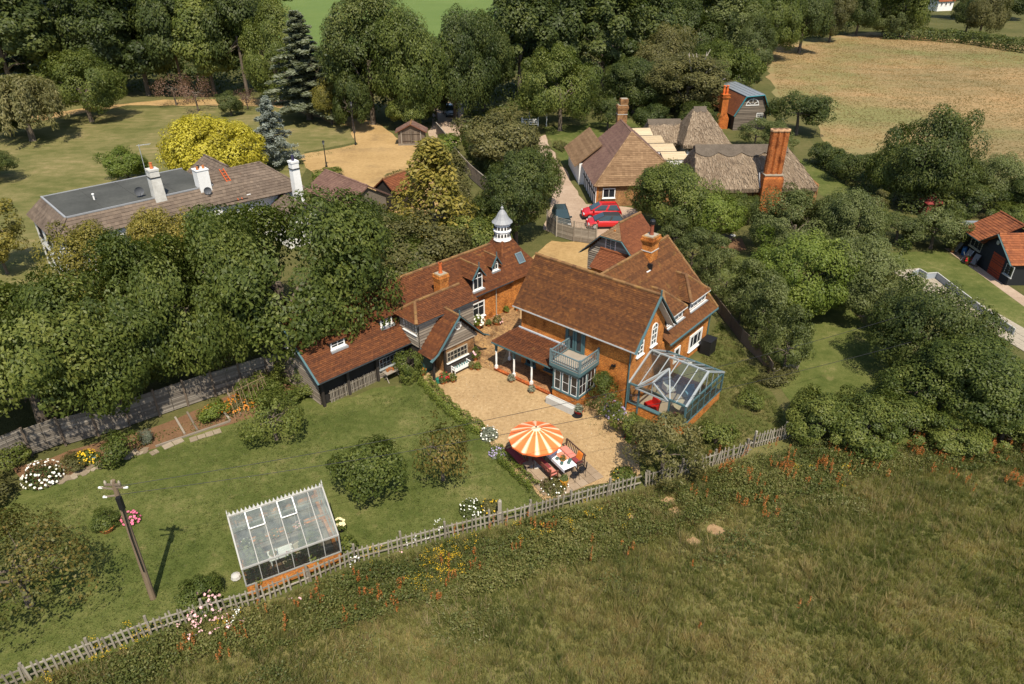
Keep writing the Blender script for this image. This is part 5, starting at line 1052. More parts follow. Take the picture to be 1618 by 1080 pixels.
tree('willow', L_WILLOW, 52, 222, 112, 150, 'pale weeping willow on the park lawn', 'willow_tree')
tree('med_b', L_OAK, 18, 214, 160, 60, 'dark bush tucked under the pale willow')
tree('big_a', L_OAK, -30, 290, 230, 110, 'dark tree cut by the left frame on the park lawn')
# the big wood at the back, left
for k, bx, by, ty, wd, m_, lb in (
    ('tall_a', 30, 168, -60, 150, L_OAK, 'massive dark conifer in the top left corner'), ('spruce', 92, 150, -50, 230, L_CEDAR, 'dark layered cedar second from the top left corner'),
    ('tall_b', 180, 150, -40, 110, L_OAK, 'tall dark oak above the spreading park tree'), ('tall_a', 235, 150, -25, 130, L_OAK, 'broad dark oak in front of the wood at upper left'),
    ('tall_b', 292, 152, -50, 90, L_OAK, 'tall narrow oak behind the reddish plum trees'), ('tall_a', 340, 150, -30, 100, L_LIME, 'tall leafy tree behind the small round grey green tree'),
    ('tall_b', 392, 152, -40, 95, L_OAK, 'tall tree tangled with bare twigs left of the tall cedar'), ('big_c', 445, 165, 10, 90, L_LIME, 'mid green tree left of the tall dark cedar'),
    ('big_c', 130, 140, 20, 100, L_LIME, 'lighter tree between the cedar and tall dark oak')): tree(k, m_, bx, by, ty, wd, lb, group='trees of the wood at the back')
for k, bx, by, ty, wd, m_, lb in (
    ('big_c', 590, 196, 0, 150, L_OAK, 'great dark oak above the gravel track'), ('big_a', 655, 200, 22, 130, L_LIME, 'broad tree directly behind the wooden shed'),
    ('big_b', 720, 190, 18, 130, L_OAK, 'broad dark tree over the car in the shaded drive'), ('med_b', 560, 210, 110, 60, L_OAK, 'low dark bushy tree at the mouth of the track'),
    ('med_a', 648, 205, 140, 70, L_LIME, 'low bushy tree over the roof of the wooden shed'), ('big_a', 765, 175, 30, 90, L_OAK, 'narrow dark tree right of the shaded drive'),
    ('med_b', 690, 190, 120, 60, L_OAK, 'low dark tree beside the shaded drive'), ('tall_a', 820, 160, -30, 120, L_OAK, 'tall dark oak above the lane gate'),
    ('tall_b', 880, 150, -40, 130, L_OAK, 'tall dark oak behind the domed tree'), ('big_b', 885, 206, 76, 120, L_LIME, 'domed dense tree standing in front of the wood by the verge lawn'),
    ('tall_a', 950, 150, -30, 130, L_OAK, 'tall oak behind the brown hipped roof'), ('tall_b', 1010, 130, -30, 120, L_OAK, 'tall oak left of the dead topped tree'),
    ('big_a', 1000, 178, 90, 110, L_OAK, 'dark tree on the verge behind the brick chimney'), ('big_b', 1035, 150, 40, 110, L_OLIVE, 'hazy olive tree behind the dead topped tree'),
    ('big_c', 1080, 185, 86, 140, L_OLIVE, 'old oak with bare dead branches sticking out of its crown'), ('big_a', 1140, 170, 70, 110, L_LIME, 'green tree right behind the gambrel barn'),
    ('big_b', 1085, 120, 0, 110, L_OAK, 'dark tree behind the dead topped oak'), ('tall_b', 1150, 115, -10, 90, L_GREY, 'greyish willow like tree left of the hay field'),
    ('big_c', 1182, 125, 30, 70, L_GREY, 'grey green weeping tree at the corner of the hay field'), ('med_a', 960, 205, 150, 60, L_OAK, 'small dark tree on the verge lawn edge'),
    ('med_b', 1030, 212, 160, 60, L_OAK, 'low dark bush tree above the low thatch'), ('med_a', 1100, 208, 160, 60, L_OAK, 'low tree between the old oak and the pyramid thatch'),
    ('big_b', 1210, 95, -20, 90, L_LIME, 'leafy tree at the far left corner of the hay field'), ('big_a', 1262, 84, -20, 80, L_OAK, 'dark tree second along the far edge of the hay field'),
    ('big_c', 1310, 66, -18, 60, L_OLIVE, 'thin brownish tree at the far edge of the hay field'), ('big_a', 1352, 56, -20, 60, L_OAK, 'dark round tree above the far left hedge end'),
    ('big_b', 1405, 60, 8, 56, L_GREY, 'grey green tree at the left end of the far hedge'), ('big_c', 1432, 30, -30, 60, L_OAK, 'tree left of the distant farmhouse'),
    ('big_a', 1525, 52, -5, 50, L_OAK, 'spreading tree in front of the distant farmhouse'), ('big_b', 1545, 60, -20, 62, L_OLIVE, 'tree standing in the far hedge right of the farmhouse'),
    ('big_c', 1590, 30, -40, 70, L_OAK, 'tree at the top right corner beyond the far hedge'), ('tall_a', 1240, 40, -90, 120, L_OAK, 'far tree above the leafy corner of the hay field'),
    ('tall_b', 1330, 25, -90, 120, L_OAK, 'far tree above the thin brownish tree'), ('tall_a', 1120, 75, -60, 120, L_OAK, 'far tall tree behind the dark tree of the wood'),
    ('tall_b', 1040, 85, -60, 110, L_OAK, 'far tall tree behind the hazy olive tree')): tree(k, m_, bx, by, ty, wd, lb, group='trees of the wood at the back')
for i in range(26):                                              # far rows, nothing tells one from the next
    tree(random.choice(['big_a', 'big_b', 'big_c']), random.choice([L_OAK, L_OAK, L_LIME]), [-160, -100, -50, 10, 60, 110, 160, 210, 260, 310, 350, 400, 845, 900, 960, 1010, 1070, 1130, 1190, 1250, 1300, 1370, 830, 1420, 430, 1530][i], random.uniform(70, 100) if i < 12 else random.uniform(20, 60), -60, 85,
         'dark tree of the far wood, only a bit of crown showing between nearer trees', group='far wood trees showing between the nearer ones')
# dead branches of the old oak
t = thing('dead_branches', 'bare silvery dead branches rising from the crown of the old oak', 'dead branches', at(1085, 185))
m = MB(); h0 = height_at(at(1085, 185), 105)
for (x, z, L, lx) in ((-.6, 0, 3.4, -.9), (.2, .2, 2.8, -.6), (.8, .1, 3.8, 1.0), (1.4, -.4, 2.0, 1.6), (2.6, -1.8, 1.4, 2.6)):
    p = Vector((x * .6, -2.5, h0 - 1.2 + z)); e = Vector((x + lx, -2.8, h0 + L * .75 + z * 2)); m.tube([p, p.lerp(e, .5) + Vector((random.uniform(-.4, .4), 0, .2)), e], [.15, .1, .03], 6)
    m.tube([p.lerp(e, .55), p.lerp(e, .6) + Vector((random.uniform(-1.2, 1.2), -.2, 1.3))], [.1, .03], 5)
m.tube([(1.5, -3.2, h0 - 2.2), (3.2, -3.4, h0 - 2.0), (4.6, -3.3, h0 - 1.2)], [.28, .22, .12], 6); m.build('branch', DEADWOOD, t)
# right: hedges and trees round the hay field
for k, bx, by, ty, wd, m_, lb in (
    ('med_a', 1258, 212, 141, 92, L_OAK, 'dark round tree at the field edge beside the gambrel barn'), ('upright_a', 1192, 232, 186, 60, L_GREY, 'grey green bush in front of the gambrel barn'),
    ('upright_a', 1225, 240, 192, 60, L_GREY, 'grey green bush between the barn and the dark round tree'), ('med_b', 1300, 262, 222, 55, L_OAK, 'low hedge tree behind the huge brick chimney'),
    ('med_a', 1345, 285, 236, 72, L_OAK, 'hedge tree left of the field edge oak'), ('big_b', 1440, 325, 168, 140, L_OAK, 'large oak at the near edge of the hay field'),
    ('med_a', 1398, 315, 225, 76, L_LIME, 'lighter tree against the left side of the field edge oak'), ('big_a', 1490, 330, 245, 90, L_OAK, 'tree against the right side of the field edge oak'),
    ('big_b', 1562, 325, 236, 110, L_GREY, 'grey green tree at the right near corner of the hay field'), ('med_b', 1528, 345, 282, 90, L_OAK, 'low dark tree right of the oak'),
    ('big_a', 1625, 345, 275, 100, L_OAK, 'dark tree cut by the right frame above the outbuilding'), ('med_a', 1590, 360, 318, 60, L_LIME, 'light bush behind the orange tiled outbuilding'),
    ('med_b', 1470, 392, 320, 90, L_GREY, 'bushy grey green tree left of the black outbuilding'), ('med_a', 1415, 385, 330, 80, L_GREY, 'bushy tree at the left of the poolside lawn'),
    ('upright_a', 1380, 340, 300, 40, L_OLIVE, 'pale upright shrub on the grass strip'),
    ('big_a', 1062, 366, 250, 140, L_LIME, 'fresh green tree standing in front of the brown hipped roof and thatch'), ('med_a', 1125, 380, 294, 90, L_BRIGHT, 'bright green tree below the long thatch'),
    ('med_b', 1164, 352, 298, 56, L_LIME, 'small tree under the eaves of the long thatch'), ('big_b', 1248, 405, 296, 130, L_GREY, 'grey green tree at the foot of the huge brick chimney'),
    ('big_a', 1325, 412, 294, 110, L_GREY, 'grey green tree right of the huge brick chimney'), ('big_b', 1250, 488, 352, 160, L_BRIGHT, 'bright yellowish green walnut tree in the orchard'),
    ('med_b', 1330, 420, 350, 90, L_LIME, 'small mid green tree behind the walnut'), ('big_b', 1360, 498, 366, 150, L_GREY, 'dark grey green tree right of the walnut'),
    ('big_b', 1448, 590, 432, 170, L_OAK, 'big dark tree shading the orchard lawn'), ('big_a', 1525, 655, 512, 200, L_LIME, 'large mid green tree at the lower right by the pool'),
    ('big_c', 1650, 655, 568, 170, L_LIME, 'large tree cut by the right frame above the meadow'), ('med_a', 1450, 655, 555, 130, L_LIME, 'low tree under the big dark orchard tree'),
    ('med_b', 1535, 522, 496, 60, L_OLIVE, 'olive bush along the far side of the pool screen')): tree(k, m_, bx, by, ty, wd, lb, group='trees right of the cottages')
for i, (bx, by, ty, wd) in enumerate(((1062, 398, 340, 56), (1092, 425, 358, 66), (1118, 452, 372, 66), (1142, 480, 396, 72), (1168, 508, 412, 76), (1192, 535, 428, 80), (1215, 562, 448, 80), (1236, 590, 486, 76))):
    tree('upright_a', L_GREY, bx, by, ty, wd, ('topmost', 'second highest', 'third', 'fourth', 'fifth', 'sixth', 'seventh', 'lowest')[i] + ' grey green shrub in the row along the side garden wall', 'tall_shrub', 'shrub', 'tall shrubs along the side garden wall')
for i, (bx, by, ty, wd, lb) in enumerate(((1290, 690, 608, 110, 'tangled bush swallowing the end of the picket fence'), (1355, 700, 606, 130, 'tangled bush with white flowers right of the picket fence'), (1420, 690, 612, 110, 'tangled bush below the orchard lawn'), (1500, 700, 640, 110, 'tangled bush below the large mid green tree'), (1580, 700, 630, 110, 'tangled bush at the right end of the meadow edge'))):
    tree('med_b', L_LIME, bx, by, ty, wd, lb, 'bramble_bush', 'bush', 'bushes along the top of the meadow')
# garden trees
tree('apple_a', L_LIME, 437, 694, 618, 100, 'small apple tree beside the vegetable bed', 'apple_tree')
tree('fruit', L_LIME, 588, 785, 694, 112, 'dense round fruit tree in the middle of the lawn', 'fruit_tree')
tree('apple_b', L_RUST, 700, 758, 660, 104, 'thin brownish apple tree with leaning trunk beside the gravel', 'apple_tree')
tree('apple_big', L_RUST, 48, 955, 790, 285, 'wide rust tinged apple tree with bare limbs in the lower left corner', 'apple_tree')
tree('upright_a', L_OLIVE, 1045, 752, 640, 122, 'loose olive bush in front of the conservatory', 'bush', 'bush')
tree('shrub_a', L_LIME, 648, 598, 548, 44, 'leafy bush against the front of the long range', 'shrub', 'shrub')
tree('upright_a', L_LIME, 470, 605, 545, 70, 'leafy bush at the left gable of the long range', 'shrub', 'shrub')
tree('shrub_b', L_LIME, 415, 625, 590, 70, 'low green bush at the end of the lap fence', 'shrub', 'shrub')
tree('shrub_b', L_LIME, 190, 726, 682, 62, 'green leafy bush at the front of the garden bed', 'shrub', 'shrub')
tree('shrub_a', L_LIME, 166, 830, 800, 46, 'green bush beside the terracotta bowl by the pole', 'shrub', 'shrub')
tree('shrub_a', L_LIME, 318, 952, 905, 70, 'rose bush inside the picket fence', 'rose_bush', 'bush')
tree('shrub_b', L_BRIGHT, 340, 660, 632, 46, 'bright green courgette plant in the vegetable bed', 'plant', 'plant')
tree('shrub_b', L_SAGE, 233, 697, 678, 24, 'blue green cabbage plant in the garden bed', 'plant', 'plant')
tree('upright_a', L_LIME, 955, 650, 585, 62, 'climbing shrub on the brick wall beside the bay window', 'climbing_shrub', 'shrub')
tree('shrub_a', L_LIME, 985, 690, 640, 50, 'green shrub at the foot of the brick corner', 'shrub', 'shrub')
tree('upright_a', L_LIME, 935, 612, 560, 34, 'climber against the balcony side of the brick wall', 'climbing_shrub', 'shrub')
tree('upright_a', L_BRIGHT, 803, 480, 435, 26, 'green climber on the brick corner of the long range', 'climbing_shrub', 'shrub')
tree('shrub_b', L_LIME, 1130, 700, 660, 60, 'low bush on the parched side lawn', 'shrub', 'shrub')
tree('shrub_b', L_OLIVE, 1225, 600, 575, 60, 'low bush near the bottom of the side garden wall', 'shrub', 'shrub')
tree('shrub_b', L_LIME, 1185, 640, 612, 46, 'low weedy bush at the right of the parched side lawn', 'shrub', 'shrub')
for i, (bx, by, wd) in enumerate(((8, 738, 70), (118, 738, 44), (-20, 790, 90), (440, 640, 60), (490, 622, 50), (402, 630, 36))):
    tree('shrub_b', [L_LIME, L_OLIVE, L_OLIVE, L_LIME, L_LIME, L_BRIGHT][i], bx, by, by - wd * .55, wd, ('leafy clump left of the white flowers', 'leafy clump right of the white flowers', 'straggly clump at the left end of the bed', 'leafy clump beside the small apple tree', 'leafy clump under the left gable of the range', 'bright seedlings beside the bean canes')[i], 'garden_plant', 'plant', 'plants in the garden bed')
# hedges: one clipped run each
def hedge(pts, wd, ht, mat, label, name='hedge', per=420, leaf=.1, lump=.0, world=False, top=0.0):
    global rng
    rng = np.random.default_rng(len(label) * 7 + int(pts[0][0])); PP = []; NN = []; TT = []; W_ = [Vector(p) if world else at(*p) for p in pts]; o = W_[0]
    for a, b in zip(W_, W_[1:]):
        d = b - a; L = d.length; d.normalize(); s = Vector((-d.y, d.x, 0)); n = int(per * L * (wd + 2 * ht))
        u = rng.uniform(0, L, n); an = rng.uniform(-.1, np.pi + .1, n); lp = 1 + lump * np.sin(u * 2 * np.pi / (wd * 1.25)) + .08 * rng.normal(size=n)
        ca = np.sign(np.cos(an)) * np.abs(np.cos(an)) ** .6; sa = np.maximum(0, np.sin(an)) ** .55
        x = ca * wd / 2 * lp; z = sa * ht * (.55 + .45 * lp) * rng.uniform(.9, 1.04, n); z = np.where(rng.uniform(size=n) < .25, z * rng.uniform(.1, 1, n), z)
        P = np.outer(u, d) + np.outer(x, s) + np.array(a - o); P[:, 2] += z; N_ = np.outer(np.cos(an), s) + rng.normal(size=(n, 3)) * .5; N_[:, 2] += np.sin(an) + .2
        PP.append(P); NN.append(N_); TT.append(np.clip(.5 + .2 * np.sin(u * 1.7) + rng.normal(size=n) * .2, 0, 1))
    V, F = leaves(np.concatenate(PP), np.concatenate(NN), leaf); ob = link_mesh(name, np_mesh(name, V, F, np.concatenate(TT), mat), None, o); return tag(ob, label, 'hedge')
hedge([(670, 604), (688, 625), (712, 650), (748, 676), (764, 686)], .85, .62, L_BOX, 'low clipped box hedge between the lawn and the gravel yard', leaf=.09, lump=.22)
hedge([(783, 712), (800, 732), (826, 757), (846, 774)], .75, .52, L_BOX, 'low clipped box hedge beside the parasol terrace', leaf=.09, lump=.16)
hedge([(738, 215), (752, 248), (790, 285), (820, 310), (850, 322)], 2.0, 1.9, L_OAK, 'dark hedge bank between close boarded fence and lane', per=70, leaf=.24, lump=.12)
hedge([(1392, 60), (1450, 62), (1530, 68), (1618, 82), (1720, 95)], 5, 3.0, L_OAK, 'long dark field hedge across the far side of the hay field', per=14, leaf=.5, lump=.15)
hedge([(1290, 255), (1350, 290), (1420, 330), (1500, 345)], 2.4, 2.6, L_OAK, 'hedge under the field edge oak at the near side of the hay field', per=50, leaf=.26, lump=.15)
hedge([(880, 232), (896, 240)], 1.4, 1.0, L_OLIVE, 'short clipped hedge at the head of the verge lawn', per=90, leaf=.2)

# ------------------------------------------------------------------ fences
random.seed(21)
def path_len(P): return sum((b - a).length for a, b in zip(P, P[1:]))
def along(P, s):
    for a, b in zip(P, P[1:]):
        L = (b - a).length
        if s <= L: return a.lerp(b, s / L), (b - a).normalized()
        s -= L
    return P[-1], (P[-1] - P[-2]).normalized()
pk = []
for v_ in range(4):
    m = MB(); h = 1.04 + v_ * .02; m.prism([(-.041, -.012, .04), (.041, -.012, .04), (.041, -.012, h - .07), (0, -.012, h), (-.041, -.012, h - .07)], (0, .024, 0)); pk.append(m.mesh('picket', PICKETWOOD))
def picket_fence(pts, label, pitch=.25, lean=.05, hs=1.0, post_at=()):
    P = [at(*p) for p in pts]; L = path_len(P); t = thing('picket_fence', label, 'fence', P[0]); n = int(L / pitch)
    for i in range(n):
        if random.random() < .02: continue
        p, d = along(P, i * pitch); o = link_mesh('picket', random.choice(pk), t, p - P[0] + Vector((d.y, -d.x, 0)) * .06, (random.uniform(-lean, lean), random.uniform(-lean, lean) * 1.3, math.atan2(d.y, d.x) + random.uniform(-.08, .08)), (1, 1, hs * random.uniform(.94, 1.04)))
    m = MB()
    for z in (.32, .80):
        s = 0
        while s < L:
            a, _ = along(P, s); b, _ = along(P, min(L, s + 2.4)); m.bar(a - P[0] + Vector((0, 0, z * hs + random.uniform(-.02, .02))), b - P[0] + Vector((0, 0, z * hs + random.uniform(-.02, .02))), .04, .075); s += 2.4
    m.build('rail', PICKETWOOD, t, kind='stuff'); pm_ = MB(); pm_.box(-.055, .055, -.055, .055, -.05, 1.12); pme_ = pm_.mesh('post', PICKETWOOD)
    s = 0
    while s < L: p, d = along(P, s); link_mesh('post', pme_, t, p - P[0] - Vector((d.y, -d.x, 0)) * .06, (random.uniform(-.04, .04), random.uniform(-.04, .04), math.atan2(d.y, d.x)), (1, 1, hs * random.uniform(.95, 1.1))); s += 2.4
    return t
picket_fence([(-60, 1118), (0, 1093), (120, 1046), (272, 990), (424, 947), (560, 889), (676, 857), (856, 811), (1012, 769)], 'long weathered grey picket fence between garden and meadow')
picket_fence([(1020, 768), (1060, 757), (1125, 736), (1186, 716)], 'leaning thin picket fence below the loose olive bush', .2, .13, 1.05)
picket_fence([(1190, 707), (1255, 689)], 'short straight run of pickets ending in the tangled bush', .2, .05, 1.1)
picket_fence([(1222, 598), (1262, 582)], 'low broken picket panel at the bottom of the side garden wall', .16, .1, .75)
t = thing('gate_post', 'stout pale post standing proud in the middle of the picket fence', 'post', at(790, 824)); m = MB(); m.box(-.1, .1, -.1, .1, 0, 1.45); m.build('shaft', PICKETWOOD, t); m = MB(); m.lathe([(.1, 1.45), (.11, 1.5), (.03, 1.62)], 8); m.build('finial', PICKETWOOD, t)
# lap fence behind the garden bed
LP = [at(*p) for p in ((-120, 790), (0, 738), (60, 716), (185, 680), (330, 630), (402, 607), (470, 588))]; L = path_len(LP); t = thing('lap_fence', 'tall weathered lap panel fence behind the garden bed', 'fence', LP[0]); n = int(L / 1.83)
for i in range(n):
    p, d = along(LP, i * 1.83 + .06); m = MB(); nrm = Vector((d.y, -d.x, 0)); hh = 1.95
    slope(m, [Vector((0, 0, .12)), d * 1.73 + Vector((0, 0, .12)), d * 1.73 + Vector((0, 0, hh)), Vector((0, 0, hh))], 1e3, .135, .03, 0, slab=.01, jit=.8)
    for f in (0.0, .5, 1.0): m.bar(d * (1.73 * f) + nrm * .03 + Vector((0, 0, .1)), d * (1.73 * f) + nrm * .03 + Vector((0, 0, hh)), .045, .03)
    m.bar(Vector((0, 0, hh)) , d * 1.73 + Vector((0, 0, hh)), .06, .04); o = m.build('fence_panel', [PANELWOOD], t); o.location = p - LP[0]
pm_ = MB(); pm_.box(-.06, .06, -.06, .06, 0, 2.15); pme_ = pm_.mesh('post', BROWNWOOD)
for i in range(n + 1): p, d = along(LP, i * 1.83); link_mesh('post', pme_, t, p - LP[0] + Vector((d.y, -d.x, 0)) * .04, (0, 0, math.atan2(d.y, d.x)))
# close boarded lane fence
CP = [at(*p) for p in ((690, 212), (703, 228), (722, 258), (745, 284), (775, 310), (790, 330))]; L = path_len(CP); t = thing('close_boarded_fence', 'close boarded brown fence running down beside the lane hedge', 'fence', CP[0]); n = int(L / .22); bm2 = MB(); bm2.box(-.1, .1, -.02, .02, .1, 1.8); bme2 = bm2.mesh('fence_board', BROWNWOOD)
for i in range(n): p, d = along(CP, i * .22); link_mesh('fence_board', bme2, t, p - CP[0], (random.uniform(-.02, .02), 0, math.atan2(d.y, d.x) + .12), (1, 1, random.uniform(.97, 1.03)))
m = MB()
for i in range(0, n - 8, 8): a, _ = along(CP, i * .22); b, _ = along(CP, (i + 8) * .22); m.bar(a - CP[0] + Z * 1.86, b - CP[0] + Z * 1.86, .12, .05)
m.build('capping_rail', GREYWOOD, t)
# curved panel fence with trellis beside the parked cars
TP = [at(*p) for p in ((864, 362), (879, 373), (906, 381), (941, 386))]; t = thing('trellis_fence', 'pale curved panel fence with trellis top in front of the parked cars', 'fence', TP[0])
for a, b in zip(TP, TP[1:]):
    d = (b - a); Lw = d.length - .1; d.normalize(); m = MB(); a0 = a - TP[0] + d * .05
    slope(m, [a0 + Z * .1, a0 + d * Lw + Z * .1, a0 + d * Lw + Z * 1.55, a0 + Z * 1.55], 1e3, .14, .03, 0, slab=.01)
    for f in (0, .33, .66, 1): m.bar(a0 + d * Lw * f + Z * .05, a0 + d * Lw * f + Z * 1.6, .06, .06)
    m.build('fence_panel', GREYWOOD, t); m = MB(); k = int(Lw / .17)
    for i in range(k + 1): m.bar(a0 + d * (Lw * i / k) + Z * 1.6, a0 + d * (Lw * i / k) + Z * 2.15, .025, .025)
    for z in (1.62, 1.78, 1.95, 2.13): m.bar(a0 + Z * z, a0 + d * Lw + Z * z, .025, .025)
    m.build('trellis', GREYWOOD, t)
for p in TP: m = MB(); m.box(-.07, .07, -.07, .07, 0, 2.2); o = m.build('post', GREYWOOD, t); o.location = p - TP[0]
# side garden boundary wall
t = thing('garden_wall', 'low dark boundary fence of the side garden under the tall shrubs', 'fence', at(1120, 470)); SP = [at(*p) for p in ((1110, 462), (1138, 498), (1170, 540), (1205, 575), (1218, 596))]; k = 0
for a, b in zip(SP, SP[1:]):
    d = b - a; n = max(1, int(d.length / 1.8)); 
    for i in range(n):
        p, q_ = a.lerp(b, i / n), a.lerp(b, (i + .97) / n); m = MB(); m.bar(p - SP[0] + Z * .6, q_ - SP[0] + Z * .6, .05, 1.1); o = m.build('fence_panel', BROWNWOOD, t); o.location = SP[0] - at(1120, 470)
# white field gate at the end of the lane
t = thing('field_gate', 'white five bar gate at the end of the lane', 'gate', at(838, 199)); m = MB()
for z in (.3, .55, .8, 1.1): m.bar((-1.3, 0, z), (1.2, 0, z), .05, .09)
m.bar((-1.3, 0, .3), (1.2, 0, 1.1), .05, .08); m.build('bars', WHITE, t, kind='stuff')
for x in (-1.35, 1.25, 2.6): m = MB(); m.box(x - .08, x + .08, -.08, .08, 0, 1.35 if x < 2 else 2.0); m.build('post', WHITE, t)
# lamp posts
def lamp_post(bx, by, ty, label, mat):
    b = at(bx, by); h = height_at(b, ty); t = thing('lamp_post', label, 'lamp post', b, 0, 'lamp posts round the drive')
    m = MB(); m.lathe([(.16, 0), (.16, .25), (.09, .3), (.07, .9), (.055, h - .75), (.1, h - .72), (.04, h - .68), (.05, h - .6)], 10); m.bar((-.3, 0, h - .8), (.3, 0, h - .8), .03, .03); m.build('post', mat, t)
    m = MB(); m.lathe([(.1, h - .6), (.17, h - .22)], 6); o = m.build('lantern', plain('lantern_glass', (.16, .17, .17), .2), t); m = MB(); m.lathe([(.22, h - .22), (.1, h - .08), (.04, h - .04), (.03, h)], 6); m.build('cap', mat, t)
lamp_post(516, 264, 221, 'short black lamp post at the near edge of the gravel drive', BLACK); lamp_post(562, 229, 160, 'tall black lamp post where the drive meets the lawn', BLACK); lamp_post(836, 196, 160, 'pale lamp post beside the white field gate', STEELGREY)
# telegraph pole and wires
pb = at(242, 945); t = thing('telegraph_pole', 'tall leaning brown telegraph pole on the lawn', 'telegraph pole', pb)
POLEM = noisy('pole_wood', [(.2, (.12, .085, .055)), (.8, (.25, .185, .12))], 2, 8, .5, .9, stretch=(1, 1, .2)); H_ = 7.4; top = Vector((.12, .05, H_))
m = MB(); m.tube([(0, 0, -.2), tuple(top * .5), tuple(top)], [.15, .125, .10], 10); m.build('shaft', POLEM, t)
m = MB()
for x, y, z in ((-.55, .1, 6.95), (-.35, -.1, 6.6), (.62, 0, 7.05)): m.bar((.1, 0, z), (x, y, z), .05, .07); m.box(x - .09, x + .09, y - .04, y + .04, z - .03, z + .03, 1)
m.bar((-.25, 0, 7.2), (.45, 0, 7.2), .09, .09); m.build('crossarm', [BROWNWOOD, WHITE], t); m = MB()
for x in (-.2, .1, .4): m.lathe([(.05, 7.24), (.06, 7.34), (.03, 7.42)], 8, (x, 0, 0))
m.build('insulator', STONE, t); m = MB(); m.box(.12, .32, -.2, -.02, 5.9, 6.6); m.tube([(.2, -.1, 5.9), (.16, -.16, 4.2), (.14, -.15, 2.0)], .025, 5); m.build('junction_box', BLACK, t)
def wire(p, q, sag, label):
    p, q = Vector(p), Vector(q); pts = [p.lerp(q, i / 24) - Z * sag * 4 * (i / 24) * (1 - i / 24) for i in range(25)]; m = MB(); m.tube(pts, .013, 4); tag(m.build('overhead_wire', BLACK), label, 'wire', 'overhead wires')
wire(pb + top + Vector((.3, 0, -.3)), at(1420, 500, 7.3), .9, 'upper overhead wire from the telegraph pole across the gravel yard')
wire(pb + top + Vector((.1, 0, -.8)), at(1440, 540, 6.6), .9, 'lower overhead wire from the telegraph pole past the conservatory')

# ------------------------------------------------------------------ greenhouse
GA = R(28.2); gx, gy = -12.72, 23.42
Gh = thing('greenhouse', 'brick based greenhouse with dusty sloping glass roof and ridge cresting', 'greenhouse', (gx, gy, 0), GA)
GL, GW, GS, GE, GR_ = 4.62, 2.95, .68, 1.85, 3.25; GF = plain('pale_grey_greenhouse_frame', (.31, .30, .27), .5, var=.06)
m = MB(); m.box(0, GL, 0, .2, 0, GS); m.box(0, GL, GW - .2, GW, 0, GS); m.box(0, .2, .2, GW - .2, 0, GS); m.box(GL - .2, GL, .2, GW - .2, 0, GS); m.build('brick_base', BRICK, Gh)
m = MB(); m.box(.2, GL - .2, .2, GW - .2, .0, .03); m.build('floor', SOIL, Gh)
yr = 2.25; rp = lambda f, s: (f * yr if s else GW - f * (GW - yr), GE + f * (GR_ - GE)); zy = lambda y: GE + (1 - (yr - y) / yr if y < yr else 1 - (y - yr) / (GW - yr)) * (GR_ - GE)
m = MB(); gbars = [GL * i / 6 for i in range(7)]
for z, e in ((GS + .03, .07), (GE, .08)):
    for p, q_ in (((0, 0), (GL, 0)), ((0, GW), (GL, GW)), ((0, 0), (0, GW)), ((GL, 0), (GL, GW))): m.bar((*p, z), (*q_, z), e, e)
for i, x in enumerate(gbars):
    wd = .07 if i in (0, 6) else .04
    for y in (0, GW): m.bar((x, y, GS), (x, y, GE), wd, wd)
    m.bar((x, -.05, GE), (x, yr, GR_), wd, wd); m.bar((x, GW + .05, GE), (x, yr, GR_), wd, wd)
for x in (0, GL):
    for f in (.25, .5, .75): y = GW * f; m.bar((x, y, GS), (x, y, zy(y)), .04, .04)
m.bar((0, yr, GR_ + .02), (GL, yr, GR_ + .02), .1, .08); m.build('frame', GF, Gh)
m = MB()
for i in range(24): x = .1 + i * (GL - .2) / 23; m.prism([(x - .085, yr - .015, GR_ + .05), (x + .085, yr - .015, GR_ + .05), (x + .05, yr - .015, GR_ + .14), (x, yr - .015, GR_ + .30), (x - .05, yr - .015, GR_ + .14)], (0, .03, 0))
for x in (0, GL): m.lathe([(.04, GR_ + .05), (.02, GR_ + .2), (.04, GR_ + .24), (.005, GR_ + .45)], 6, (x, yr, 0))
m.build('ridge_cresting', plain('pale_cresting', (.58, .56, .52), .5), Gh)
for i in range(6):
    a, b = gbars[i] + .02, gbars[i + 1] - .02
    for s in (1, 0):
        for f0, f1 in ((0, .34), (.34, .67), (.67, 1)):
            if s and f0 > .6 and i in (1, 3): continue
            (y0, z0), (y1, z1) = rp(f0, s), rp(f1, s); pts = [(a, y0, z0 + .012), (b, y0, z0 + .012), (b, y1, z1), (a, y1, z1)]; pane(Gh, pts if s else pts[::-1], GGLASS)
    pane(Gh, [(a, .0, GS + .07), (b, 0, GS + .07), (b, 0, GE - .04), (a, 0, GE - .04)]); pane(Gh, [(b, GW, GS + .07), (a, GW, GS + .07), (a, GW, GE - .04), (b, GW, GE - .04)])
for x in (0, GL):
    for i in range(4):
        ya, yb = GW * i / 4 + .03, GW * (i + 1) / 4 - .03; zt = lambda y: zy(y) - .03; pane(Gh, [(x, ya, GS + .06), (x, yb, GS + .06), (x, yb, zt(yb)), (x, ya, zt(ya))])
for i in (1, 3):                                               # two roof lights, propped open a little
    a, b = gbars[i] + .01, gbars[i + 1] - .01; (y0, z0), (y1, z1) = rp(.62, 1), rp(.985, 1); z0 += .14; m = MB()
    for p, q_ in (((a, y0, z0), (b, y0, z0)), ((a, y1, z1 + .03), (b, y1, z1 + .03)), ((a, y0, z0), (a, y1, z1 + .03)), ((b, y0, z0), (b, y1, z1 + .03))): m.bar(p, q_, .05, .04)
    v_ = m.build('roof_light', WHITE, Gh); pane(v_, [(a, y0, z0), (b, y0, z0), (b, y1, z1 + .03), (a, y1, z1 + .03)], GGLASS)
